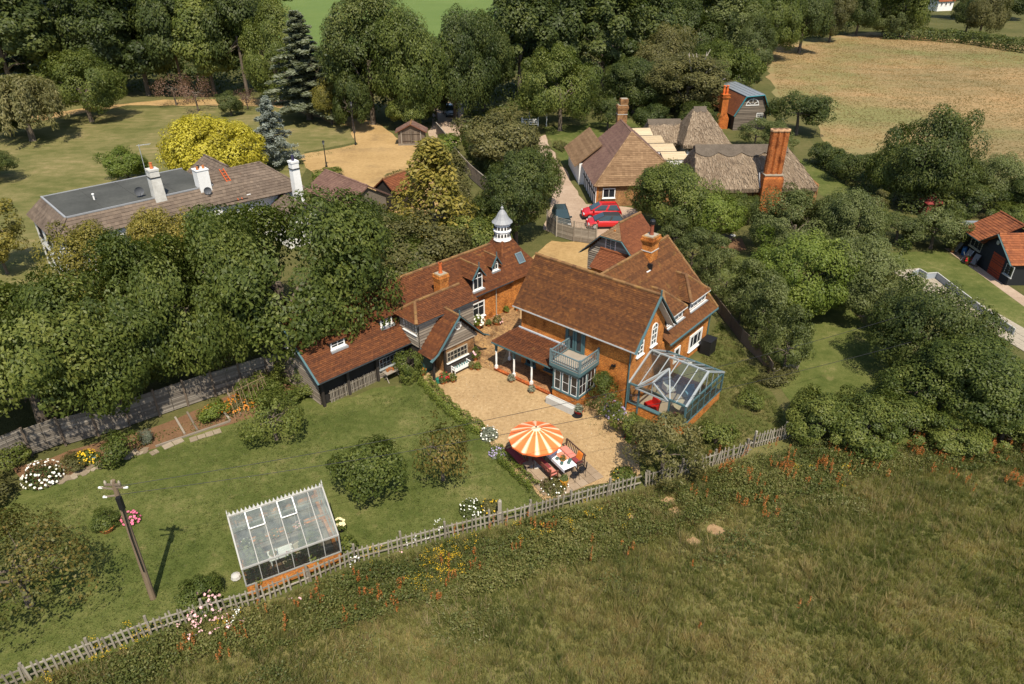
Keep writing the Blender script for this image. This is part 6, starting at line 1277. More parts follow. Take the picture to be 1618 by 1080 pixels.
def mG(x, y, z=0): return Vector((gx + x * math.cos(GA) - y * math.sin(GA), gy + x * math.sin(GA) + y * math.cos(GA), z))
def bench_table(loc, rz, lx, ly, hz, mat, label, name='staging_bench'):
    t = thing(name, label, 'bench', loc, rz); m = MB()
    for i in range(5): m.box(0, lx, ly * i / 5, ly * i / 5 + ly / 5 - .02, hz - .04, hz)
    m.build('top', mat, t)
    for x in (.05, lx - .11):
        for y in (.05, ly - .11): m = MB(); m.box(x, x + .06, y, y + .06, 0, hz - .04); m.build('leg', mat, t)
    return t
bench_table(mG(.3, 2.05, .03), GA, 4.0, .6, .8, BROWNWOOD, 'long brown staging along the back of the greenhouse'); bench_table(mG(3.7, .35, .03), GA, .65, 1.6, .75, BROWNWOOD, 'short staging on the right side inside the greenhouse')
t = bench_table(mG(1.3, .95, .03), GA, 1.25, .75, .74, WHITE, 'white topped table in the middle of the greenhouse', 'white_table'); t['category'] = 'table'
t = thing('wooden_chair', 'pale wooden chair beside the white table in the greenhouse', 'chair', mG(2.75, 1.2, .03), GA + .3); m = MB(); m.box(-.22, .22, -.22, .22, .4, .45); m.build('seat', PALEWOOD, t); m = MB(); m.box(-.22, .22, .18, .22, .45, .92); m.build('backrest', PALEWOOD, t)
for x in (-.19, .19):
    for y in (-.19, .19): m = MB(); m.box(x - .02, x + .02, y - .02, y + .02, 0, .4); m.build('leg', PALEWOOD, t)
m = MB(); m.box(.0, 1.5, .0, 1.1, .0, .012); o = m.build('pale_mat', noisy('woven_mat', [(.2, (.36, .28, .17)), (.8, (.50, .41, .27))], 3, 9)); o.location = mG(1.9, .9, .035); o.rotation_euler = (0, 0, GA); tag(o, 'pale woven mat on the greenhouse floor', 'mat')
potm = MB(); potm.lathe([(.0, 0), (.13, 0), (.17, .26), (.19, .27), (.19, .33), (.16, .33), (.15, .27), (0, .27)], 14); POTME = potm.mesh('pot', POT)
bowlm = MB(); bowlm.lathe([(.0, 0), (.2, 0), (.29, .2), (.31, .22), (.28, .22), (.26, .19), (0, .19)], 14); BOWLME = bowlm.mesh('bowl', POT)
def plant_mesh(name, mat, seed, r=.3, h=.5, n=260, leaf=.12, flower=None, nf=0, fs=.09):
    global rng
    rng = np.random.default_rng(seed); d = unit(n); d[:, 2] = np.abs(d[:, 2]); f = rng.uniform(.45, 1, n) ** .6; P = d * f[:, None] * np.array([r, r, h]); V, F = leaves(P, d + rng.normal(size=d.shape) * .5 + np.array([0, 0, .4]), leaf); mi = np.zeros(n, int); t = np.clip(.5 + rng.normal(size=n) * .25, 0, 1)
    mats = [mat]
    if flower:
        d = unit(nf); d[:, 2] = np.abs(d[:, 2]) * .8 + .15; P = d * np.array([r, r, h]) * 1.04; FV = []; FF = []; b = len(V)
        for q_ in range(3):
            v2, f2 = leaves(P + rng.normal(size=P.shape) * fs * .12, d + rng.normal(size=d.shape) * .3 + np.array([0, -.2, .5]), fs, .9); FV.append(v2); FF.append(f2 + b); b += len(v2)
        V = np.concatenate([V] + FV); F = np.concatenate([F] + FF); mi = np.concatenate([mi, np.ones(3 * nf, int)]); t = np.concatenate([t, rng.uniform(0, 1, 3 * nf)]); mats.append(flower)
    return np_mesh(name, V, F, t, mats, mi)
def petal(name, c): return plain(name, c, .6, .2, tintvar=.25)
F_WHITE, F_PINK, F_YEL, F_ORG, F_RED, F_LILAC, F_PALEP = petal('white_petals', (.80, .79, .70)), petal('pink_petals', (.68, .16, .26)), petal('yellow_petals', (.65, .42, .02)), petal('orange_petals', (.55, .20, .02)), petal('red_petals', (.5, .02, .03)), petal('lilac_petals', (.36, .30, .46)), petal('pale_pink_petals', (.72, .42, .42))
def potted(loc, label, mat, seed, s=1.0, bowl=False, flower=None, nf=0, pot=None, r=.32, h=.5, group=None, fs=.09):
    t = thing('potted_plant', label, 'potted plant', loc, random.uniform(0, 6), group, (s, s, s)); o = link_mesh('pot', BOWLME if bowl else POTME, t)
    if pot: o.material_slots[0].link = 'OBJECT'; o.material_slots[0].material = pot
    link_mesh('foliage', plant_mesh('foliage', mat, seed, r, h, 240, .12, flower, nf, fs), t, (0, 0, .17 if bowl else .26)); return t
gplants = [(.5, 2.35, 'white flowering pot plant at the left end of the staging', F_WHITE), (1.2, 2.4, 'leafy pot plant second along the staging', None), (1.9, 2.35, 'salmon flowering pot plant on the staging', F_ORG), (2.6, 2.4, 'leafy pot plant fourth along the staging', None), (3.2, 2.35, 'pink flowering pot plant near the right end of the staging', F_PALEP)]
for i, (x, y, lb, fl) in enumerate(gplants): potted(mG(x, y, .83), lb, L_LIME, 300 + i, .8, False, fl, 14, group='pot plants on the greenhouse staging')
for i, (x, y, s, lb) in enumerate(((.55, .55, 1.7, 'tall leafy plant in the left front corner of the greenhouse'), (.75, 1.3, 1.6, 'bushy plant left of the white greenhouse table'), (3.2, .5, 1.8, 'vine like plant behind the right front greenhouse panes'), (3.35, 1.5, 1.7, 'leafy plant on the right of the greenhouse'), (.45, 1.9, 1.6, 'leafy plant at the back left of the greenhouse'), (2.3, .5, 1.3, 'tomato plant behind the middle front pane'))): potted(mG(x, y, .03), lb, [L_LIME, L_GREY, L_LIME, L_OAK, L_LIME, L_BRIGHT][i], 330 + i, s, False, F_RED if i == 5 else None, 10, r=.36, h=.8)
potted(mG(1.55, 1.3, .77), 'orange flower pot standing on the white greenhouse table', L_LIME, 341, .6, True, F_ORG, 16)
potted(mG(GL + .5, .45, 0), 'leafy plant in a galvanised bucket at the right corner of the greenhouse', L_LIME, 342, 1.5, False, None, 0, STEELGREY)
potted(mG(GL + .55, 2.1, 0), 'pale yellow roses in a pot right of the greenhouse', L_LIME, 343, 1.1, False, petal('cream_petals', (.72, .62, .34)), 9, BLACK, fs=.2)
t = thing('boulder', 'rounded grey stone at the left side of the greenhouse', 'stone', mG(-.35, 1.4)); m = MB(); m.lathe([(.18, 0), (.26, .1), (.22, .26), (.08, .33), (.01, .34)], 9); m.build('rock', CONCRETE, t)

# ------------------------------------------------------------------ parasol terrace
t = thing('parasol', 'large open orange and white striped parasol', 'parasol', (1.40, 33.1, 0))
ORG, WHT, PEA = plain('orange_canvas', (.76, .175, .05), .8, .15, var=.06), plain('cream_canvas', (.86, .57, .37), .8, .15, var=.05), plain('peach_canvas', (.82, .36, .19), .8, .15, var=.05); m = MB(); n = 12; Rr, zr_, za = 1.62, 2.08, 2.84
def cp(a, f): k = 1 - .035 * (1 - abs(((a * n / (2 * math.pi)) % 1) * 2 - 1)) * f; r = Rr * f * k; return (r * math.cos(a), r * math.sin(a), za - (za - zr_) * (f ** 1.15) - .05 * (1 - abs(((a * n / (2 * math.pi)) % 1) * 2 - 1)) * f)
for i in range(n):
    a0 = 2 * math.pi * i / n
    for s, (f0, f1, c_) in enumerate(((0, .14, 1), (.14, .25, 2), (.25, .55, 0), (.55, .85, 0), (.85, .93, 2), (.93, 1, 1))):
        for j in range(6):
            p0, p1 = j / 6, (j + 1) / 6; aa, ab = a0 + 2 * math.pi / n * f0, a0 + 2 * math.pi / n * f1
            c2 = 1 if p1 <= .21 else c_
            q_ = [cp(aa, p0), cp(aa, p1), cp(ab, p1), cp(ab, p0)]
            m.poly(q_ if j else q_[1:], c2, .5)
    aa, ab = a0, a0 + 2 * math.pi / n; e, g_ = cp(aa, 1), cp(ab, 1); m.poly([e, (e[0], e[1], e[2] - .13), (g_[0], g_[1], g_[2] - .13), g_], 0, .4)
m.build('canopy', [ORG, WHT, PEA], t); m = MB(); m.tube([(0, 0, .05), (0, 0, za - .03)], .03, 8); m.build('pole', PALEWOOD, t)
for i in range(n): a = 2 * math.pi * i / n; m = MB(); m.tube([(0, 0, za - .08), (Rr * .96 * math.cos(a), Rr * .96 * math.sin(a), zr_ - .02)], .012, 4); m.build('rib', PALEWOOD, t)
m = MB(); m.lathe([(.42, 0), (.42, .07), (.08, .1), (.05, .35)], 12); m.build('base', CONCRETE, t); m = MB(); m.lathe([(.045, za - .01), (.05, za + .04), (.01, za + .1)], 8); m.build('finial', BLACK, t)
TA = R(-58); tc = Vector((2.78, 32.95, 0)); dT = Vector((math.cos(TA), math.sin(TA), 0)); nT = Vector((-dT.y, dT.x, 0))
m = MB(); TERR = noisy('worn_terrace_flag', [(.2, (.17, .12, .075)), (.5, (.28, .205, .135)), (.85, (.40, .31, .22))], 1.8, 8, .5, .9, tw=.35); base_ = tc - dT * 1.7 - nT * 2.2
st = bpy.data.objects.new('flagged_terrace', None); COL.objects.link(st); st.location = (base_.x, base_.y, .02); st.rotation_euler = (0, 0, TA); st['kind'] = 'structure'
for i in range(7):
    for j in range(7):
        if (i, j) in ((0, 0), (6, 0), (0, 6)): continue
        m = MB(); m.box(i * .56 + .012, i * .56 + .548, j * .56 + .012, j * .56 + .548, 0, .03 + random.uniform(0, .008)); m.build('flagstone', TERR, st)
t = thing('garden_table', 'rectangular wooden table under a white cloth beside the parasol', 'table', tc + Z * .05, TA); m = MB(); m.box(-1.15, 1.15, -.42, .42, .68, .72); m.build('table_top', BROWNWOOD, t)
for x in (-1, 1):
    for y in (-.34, .34): m = MB(); m.box(x - .04, x + .04, y - .04, y + .04, 0, .68); m.build('leg', BROWNWOOD, t)
m = MB(); m.box(-1.18, 1.18, -.45, .45, .722, .73); m.box(-1.18, -1.17, -.45, .45, .5, .722)
for s in (-.45, .44): m.box(-1.18, 1.18, s, s + .01, .52, .722)
o = m.build('tablecloth', plain('white_cloth', (.86, .84, .83), .8, var=.03)); o.location = tc + Z * .05; o.rotation_euler = (0, 0, TA); tag(o, 'white cloth draped over the garden table', 'tablecloth')
m = MB(); m.box(-.3, .5, -.05, .44, .731, .738); o = m.build('table_runner', plain('salmon_cloth', (.62, .24, .15), .8)); o.location = tc + Z * .05; o.rotation_euler = (0, 0, TA); tag(o, 'salmon pink cloth lying across the back of the white cloth', 'cloth')
potted(tc + dT * .42 + Z * .78, 'flower arrangement in a bowl in the middle of the garden table', L_OLIVE, 350, .62, True, F_ORG, 8)
cupm = MB(); cupm.lathe([(0, 0), (.05, 0), (.07, .1), (.06, .1), (.04, .02), (0, .02)], 10); CUPME = cupm.mesh('tableware', plain('green_glassware', (.06, .12, .10), .2, .6))
for i, (x, y, lb) in enumerate(((.2, -.25, 'dark green glass left of the flower bowl'), (.7, -.28, 'dark green jug at the front of the table'), (.85, .12, 'dark blue cup right of the flower bowl'), (.72, .3, 'dark green glass at the right edge of the table'))): o = link_mesh('drinking_glass', CUPME, None, tc + dT * x + nT * y + Z * .782, (0, 0, i), (1.6, 1.6, 1.6)); tag(o, lb, 'glass', 'tableware on the white cloth')
def garden_bench(loc, rz, Lb, label, cushions, mat=REDWOOD, slatted=True):
    t = thing('garden_bench', label, 'bench', loc, rz); m = MB()
    for i in range(4): m.box(-Lb / 2, Lb / 2, -.25 + i * .125, -.25 + i * .125 + .11, .4, .43)
    m.build('seat', mat, t)
    for i in range(int(Lb / .16)): x = -Lb / 2 + .06 + i * .16; m = MB(); m.hexa([(x, .24, .45), (x + .05, .24, .45), (x + .05, .27, .45), (x, .27, .45), (x, .32, .88), (x + .05, .32, .88), (x + .05, .35, .88), (x, .35, .88)]); m.build('back_slat', mat, t)
    m = MB(); m.box(-Lb / 2, Lb / 2, .31, .36, .86, .94); m.build('top_rail', mat, t)
    for x in (-Lb / 2, Lb / 2 - .06):
        m = MB(); m.box(x, x + .06, -.27, .3, .62, .66); m.build('armrest', mat, t)
        for y in (-.26, .24): m = MB(); m.box(x, x + .06, y, y + .06, 0, .62 if y < 0 else .94); m.build('leg', mat, t)
    for k, (x0, x1, mt) in enumerate(cushions): m = MB(); m.hexa([(x0, -.25, .435), (x1, -.25, .435), (x1, .22, .435), (x0, .22, .435), (x0 + .03, -.22, .5), (x1 - .03, -.22, .5), (x1 - .03, .2, .5), (x0 + .03, .2, .5)]); m.build('cushion', mt, t)
    return t
MAR, SAL, ORC, GRN = plain('maroon_cushion', (.20, .035, .04), .8), plain('salmon_cushion', (.60, .20, .15), .8), plain('orange_cushion', (.62, .17, .02), .8), plain('grey_green_cushion', (.28, .28, .20), .8)
garden_bench(tc - nT * .95 + Z * .05, TA + math.pi, 1.9, 'red cushioned wooden bench left of the white clothed table', [(-.9, -.3, SAL), (-.3, .3, MAR), (.3, .9, MAR)])
garden_bench(tc + nT * .95 + Z * .05, TA, 1.9, 'dark slatted bench right of the white clothed table', [(-.9, .2, SAL), (.3, .85, MAR)], plain('dark_slatted_wood', (.09, .055, .04), .5))
o = MB(); o.hexa([(-.2, -.05, 0), (.2, -.05, 0), (.2, .08, 0), (-.2, .08, 0), (-.2, .1, .4), (.2, .1, .4), (.2, .2, .4), (-.2, .2, .4)]); o = o.build('scatter_cushion', ORC); o.location = tc + nT * 1.05 + dT * .55 + Z * .55; o.rotation_euler = (0, 0, TA); tag(o, 'bright orange cushion propped on the dark slatted bench', 'cushion')
garden_bench(Vector((.25, 33.4, .05)), TA, 1.7, 'dark bench in the shade at the left under the parasol', [(-.8, .8, MAR)]); 
t = thing('low_table', 'small dark table in the parasol shade', 'table', (.95, 32.75, .05), TA); m = MB(); m.box(-.3, .3, -.3, .3, .42, .46); m.build('table_top', BROWNWOOD, t)
for x in (-.25, .25):
    for y in (-.25, .25): m = MB(); m.box(x - .025, x + .025, y - .025, y + .025, 0, .42); m.build('leg', BROWNWOOD, t)
def metal_chair(loc, rz, label):
    t = thing('metal_chair', label, 'chair', loc, rz); m = MB(); m.lathe([(0, .43), (.21, .43), (.21, .46), (0, .46)], 14); m.build('seat', BLACK, t); m = MB(); m.tube([(-.19, .19, .45), (-.2, .24, .75), (0, .27, .93), (.2, .24, .75), (.19, .19, .45)], .013, 5)
    for x in (-.08, 0, .08): m.tube([(x, .2, .46), (x, .26, .88)], .009, 4)
    m.build('backrest', BLACK, t)
    for x in (-.16, .16):
        for y in (-.16, .16): m = MB(); m.tube([(x, y, .44), (x * 1.3, y * 1.3, 0)], .012, 5); m.build('leg', BLACK, t)
metal_chair(tc + dT * 1.5 + nT * .12 + Z * .05, TA - math.pi / 2 + .2, 'black metal chair at the near end of the white clothed table'); metal_chair(tc + dT * 1.35 + nT * .75 + Z * .05, TA - .6, 'black metal chair at the corner by the dark slatted bench')
potted(Vector((3.0, 31.28, .03)), 'big ochre glazed pot at the corner of the terrace', L_GREY, 352, 1.45, False, None, 0, POT_GLAZED, r=.18, h=.25)
potted(at(700, 606), 'small round white topped pot near the box hedge', L_OLIVE, 353, .9)

# ------------------------------------------------------------------ pots by the houses
for i, (x, y, s, bowl, mt, fl, nf, lb) in enumerate((
    (703, 604, 1.2, False, L_LIME, F_RED, 14, 'red flowering potted plant at the porch entrance'), (716, 603, 1.0, False, L_LIME, None, 0, 'leafy terracotta pot right of the red flowers'),
    (750, 568, 1.5, False, L_LIME, F_PALEP, 8, 'large potted shrub at the right corner of the porch'), (745, 583, .9, False, L_OLIVE, None, 0, 'olive potted plant right of the white bench'), (755, 584, .9, False, L_BRIGHT, None, 0, 'green potted herb in front of the large potted shrub'),
    (756, 518, 1.6, False, L_BRIGHT, F_WHITE, 34, 'potted hydrangea covered in white flowers on the brick path'), (772, 515, .9, False, L_LIME, None, 0, 'terracotta pot on the path right of the white hydrangea'), (786, 512, 1.3, True, L_OLIVE, F_PALEP, 8, 'wide olive pot plant against the brick wall of the range'),
    (800, 494, .9, False, L_BRIGHT, None, 0, 'terracotta pot under the climber on the brick corner'), (817, 490, .8, False, L_LIME, F_RED, 6, 'dark red pot at the left corner of the brick house'),
    (808, 603, .9, False, L_SAGE, None, 0, 'grey leaved pot plant at the veranda step'), (840, 620, .9, False, L_SAGE, None, 0, 'grey leaved pot plant at the right end of the veranda step'),
    (668, 592, .9, False, L_LIME, F_ORG, 8, 'terracotta pot beside the leafy bush on the range'),
    (170, 838, 1.3, True, L_LIME, None, 0, 'terracotta bowl beside the telegraph pole'))):
    potted(at(x, y), lb, mt, 400 + i, s, bowl, fl, nf, group='pots round the cottages', fs=.10)
potted(at(914, 652), 'bright red bowl with a plant on the gravel beside the trough', L_SAGE, 430, 1.1, True, None, 0, RED)
m = MB(); m.lathe([(0, 0), (.36, 0), (.36, .02), (0, .025)], 18); o = m.build('round_grate', BLACK); o.location = at(912, 656) + Z * .014; tag(o, 'dark round cover on the gravel below the red bowl', 'drain cover')
t = thing('watering_can', 'green watering can by the porch entrance', 'watering can', at(693, 604)); m = MB(); GC = plain('green_can', (.02, .16, .11), .4); m.lathe([(0, 0), (.2, 0), (.2, .34), (.12, .38), (0, .38)], 14); m.build('body', GC, t); m = MB(); m.tube([(.18, 0, .1), (.36, 0, .3), (.44, 0, .36)], [.03, .02, .04], 6); m.build('spout', GC, t); m = MB(); m.tube([(-.15, 0, .36), (-.05, 0, .55), (.1, 0, .38)], .014, 5); m.build('handle', GC, t)
# white bench planter at the porch, table on the range, trough
t = thing('white_planter_bench', 'white bench filled with glass bottles under the porch window', 'bench', mB(9.9, -2.55, .01), BR_); m = MB(); m.box(-.75, .75, -.2, .2, .36, .42); m.build('seat', WHITE, t)
for s in (-.75, .7): m = MB(); m.box(s, s + .05, -.22, -.16, 0, .66); m.box(s, s + .05, .16, .22, 0, .66); m.box(s, s + .05, -.16, .16, .6, .66); m.build('side', WHITE, t)
m = MB(); m.box(-.75, .75, -.23, -.2, .3, .56); m.build('front_board', WHITE, t)
for i in range(6): m = MB(); m.lathe([(0, 0), (.07, 0), (.07, .14), (.03, .2), (.03, .26), (0, .26)], 8); o = m.build('glass_bottle', plain('sea_green_glass', (.16, .26, .25), .15, .6)); o.location = mB(9.33 + i * .23, -2.55, .435); tag(o, ('leftmost', 'second', 'third', 'fourth', 'fifth', 'rightmost')[i] + ' sea green glass bottle in the row on the white bench', 'bottle', 'glass bottles in a row on the white bench')
t = thing('potting_table', 'weathered side table with flower pots against the long range', 'table', mB(5.7, .1, 0), BR_); m = MB(); m.box(-.6, .6, -.3, .3, .7, .75); m.build('table_top', GREYWOOD, t)
for s in (-.5, .5): m = MB(); m.bar((s, -.3, 0), (s * .9, .25, .7), .05, .05); m.bar((s, .3, 0), (s * .9, -.25, .7), .05, .05); m.build('trestle_leg', GREYWOOD, t)
for i, (x, y) in enumerate(((5.4, .15), (5.62, .2), (5.8, .05))): o = link_mesh('empty_pot', POTME, None, mB(x, y, .755), (0, 0, i), (.6, .6, .6)); tag(o, ('left', 'middle', 'right')[i] + ' small empty terracotta pot of three on the weathered side table', 'pot', 'empty pots on the weathered side table')
t = thing('stone_trough', 'long pale stone trough on the gravel under the bay window', 'trough', m2(5.95, -2.1, 0), R(-40.2)); m = MB(); m.box(-1.1, 1.1, -.24, -.16, 0, .5); m.box(-1.1, 1.1, .16, .24, 0, .5); m.box(-1.1, -1.02, -.16, .16, 0, .5); m.box(1.02, 1.1, -.16, .16, 0, .5); m.box(-1.02, 1.02, -.16, .16, .36, .44); m.build('basin', CONCRETE, t)
# bed details
t = thing('bean_canes', 'row of tall bean canes tied together in the vegetable bed', 'bean canes', at(398, 642)); d = (at(430, 625) - at(372, 655)); d.z = 0; L = d.length; d.normalize(); s_ = Vector((-d.y, d.x, 0))
CANE = plain('bamboo', (.27, .19, .11), .7)
for i in range(9):
    for k in (-.35, .35): x = -L / 2 + L * i / 8; m = MB(); m.tube([d * (x + random.uniform(-.1, .1)) + s_ * k * random.uniform(.8, 1.4), d * (x * .88 + random.uniform(-.15, .15)) + Z * random.uniform(1.7, 2.2) + s_ * -k * .3], .016, 5); m.build('cane', CANE, t)
m = MB(); m.tube([d * -L * .48 + Z * 1.75, d * L * .48 + Z * 1.75], .018, 5); m.build('top_cane', CANE, t)
t = thing('raised_planter', 'grey raised box planter of soil beside the bean canes', 'planter', at(427, 620), R(30)); m = MB(); m.box(-.5, .5, -.4, .4, 0, .62, 0); m.build('box', GREYWOOD, t); m = MB(); m.box(-.44, .44, -.34, .34, .62, .64); m.build('soil', SOIL, t)
for i, (a, b) in enumerate((((277, 660), (292, 686)), ((296, 652), (312, 680)), ((344, 640), (364, 664)), ((360, 622), (380, 655)))):
    p, q_ = at(*a), at(*b); m = MB(); m.bar((0, 0, .05), q_ - p + Z * .05, .12, .1); o = m.build('edging_board', GREYWOOD); o.location = p + Z * .01; tag(o, ('first timber divider from the left', 'second timber divider from the left', 'third timber divider from the left', 'timber divider nearest the bean canes')[i] + ' across the vegetable bed', 'board', 'timber dividers in the vegetable bed')
p, q_ = at(246, 706), at(364, 666); m = MB(); m.bar((0, 0, .05), q_ - p + Z * .05, .12, .1); o = m.build('edging_board', GREYWOOD); o.location = p + Z * .01; tag(o, 'long timber edge along the front of the vegetable bed', 'board')
pv = bpy.data.objects.new('stone_path', None); COL.objects.link(pv); pv['kind'] = 'structure'; pv.location = at(150, 735); pv.rotation_euler = (0, 0, 0)
for i in range(46):
    f = i / 45; c_ = Vector(at(80 + 150 * f, 764 - 55 * f)) - pv.location + Vector((random.uniform(-.15, .15), random.uniform(-.35, .35), 0)); k = random.randint(5, 7); rr = random.uniform(.17, .3); a0 = random.uniform(0, 1)
    m = MB(); m.prism([(c_.x + rr * random.uniform(.8, 1.1) * math.cos(a0 + 6.283 * j / k), c_.y + rr * random.uniform(.8, 1.1) * math.sin(a0 + 6.283 * j / k), .012) for j in range(k)], (0, 0, .03 + random.uniform(0, .012))); m.build('stone', PATHSTONE, pv)
for i, (a, b, wd) in enumerate((((258, 708), (290, 694), .55), ((300, 696), (350, 680), .5), ((238, 718), (250, 712), .5))):
    p, q_ = at(*a), at(*b); m = MB(); n_ = max(2, int((q_ - p).length / .45))
    for k in range(n_): x = (q_ - p) * (k / n_); m.bar(x + Z * .03, x + (q_ - p) / n_ * .93 + Z * .03, wd * random.uniform(.8, 1), .05)
    o = m.build('stepping_stone', PATHSTONE); o.location = p + Z * .01; tag(o, ('pale stepping stones left of the long slab', 'longest pale stone slab at the bed edge', 'single small pale slab on the lawn')[i], 'stone slab', 'slabs along the garden bed')
t = thing('water_butt', 'dark round iron pot under the yellow flowers', 'pot', at(148, 728)); m = MB(); m.lathe([(0, 0), (.22, 0), (.25, .3), (.22, .32), (0, .3)], 12); m.build('body', plain('blue_grey_tub', (.12, .19, .22), .5), t)
def flower_bush(px, py, r, h, mat, fl, nf, seed, label, fs=.2, name='flowering_bush', n=700):
    t = thing(name, label, 'flowering plant', at(px, py)); o = link_mesh('foliage', plant_mesh('foliage', mat, seed, r, h, n, .16), t); m_ = plant_mesh('flowers', fl, seed + 1, r * 1.02, h * 1.08, 1, .01, fl, nf, fs); tag(link_mesh('flower_heads', m_, t), kind='stuff'); return t
flower_bush(70, 757, 1.05, 1.1, L_OAK, F_WHITE, 78, 500, 'dark bush covered in big white flower heads by the garden path', 0.123)
flower_bush(138, 728, .65, .7, L_LIME, F_YEL, 74, 502, 'clump of bright yellow flowers before the lap fence', 0.098)
flower_bush(208, 824, .45, .6, L_LIME, F_PINK, 34, 504, 'small bush of bright pink flowers right of the telegraph pole', 0.139)
flower_bush(325, 966, .8, .9, L_LIME, F_PALEP, 34, 506, 'pale pink roses growing through the picket fence', 0.139)
flower_bush(745, 808, .7, .7, L_GREY, F_WHITE, 34, 508, 'white flowered clump inside the fence near the stout post', 0.082)
flower_bush(775, 805, .6, .6, L_OLIVE, F_YEL, 17, 510, 'yellowish grassy clump beside the white flowered clump', 0.082)
flower_bush(773, 690, .6, .7, L_SAGE, F_WHITE, 17, 512, 'silver leaved clump at the gap in the box hedge', 0.115)
flower_bush(786, 718, .5, .5, L_SAGE, F_LILAC, 51, 514, 'lavender clump at the corner of the parasol terrace', 0.098)
flower_bush(970, 655, .7, .9, L_GREY, F_LILAC, 68, 516, 'lilac flowered clump at the foot of the brick wall', 0.131)
flower_bush(378, 640, 1.0, .5, L_OLIVE, F_ORG, 153, 518, 'low orange flowers in the vegetable bed below the bean canes', 0.115)
flower_bush(338, 650, .7, .4, L_OLIVE, F_ORG, 68, 520, 'orange flowers at the left of the bright courgette plant', 0.115)
flower_bush(1000, 695, .5, .5, L_BRIGHT, F_RED, 13, 522, 'small green clump with red flowers at the conservatory corner', 0.098)
flower_bush(875, 770, .8, .5, L_OLIVE, F_WHITE, 23, 524, 'straggly green clump in front of the parasol terrace', 0.082)
flower_bush(985, 752, .8, .5, L_LIME, F_YEL, 10, 526, 'green weeds between the gravel and the picket fence', 0.066)

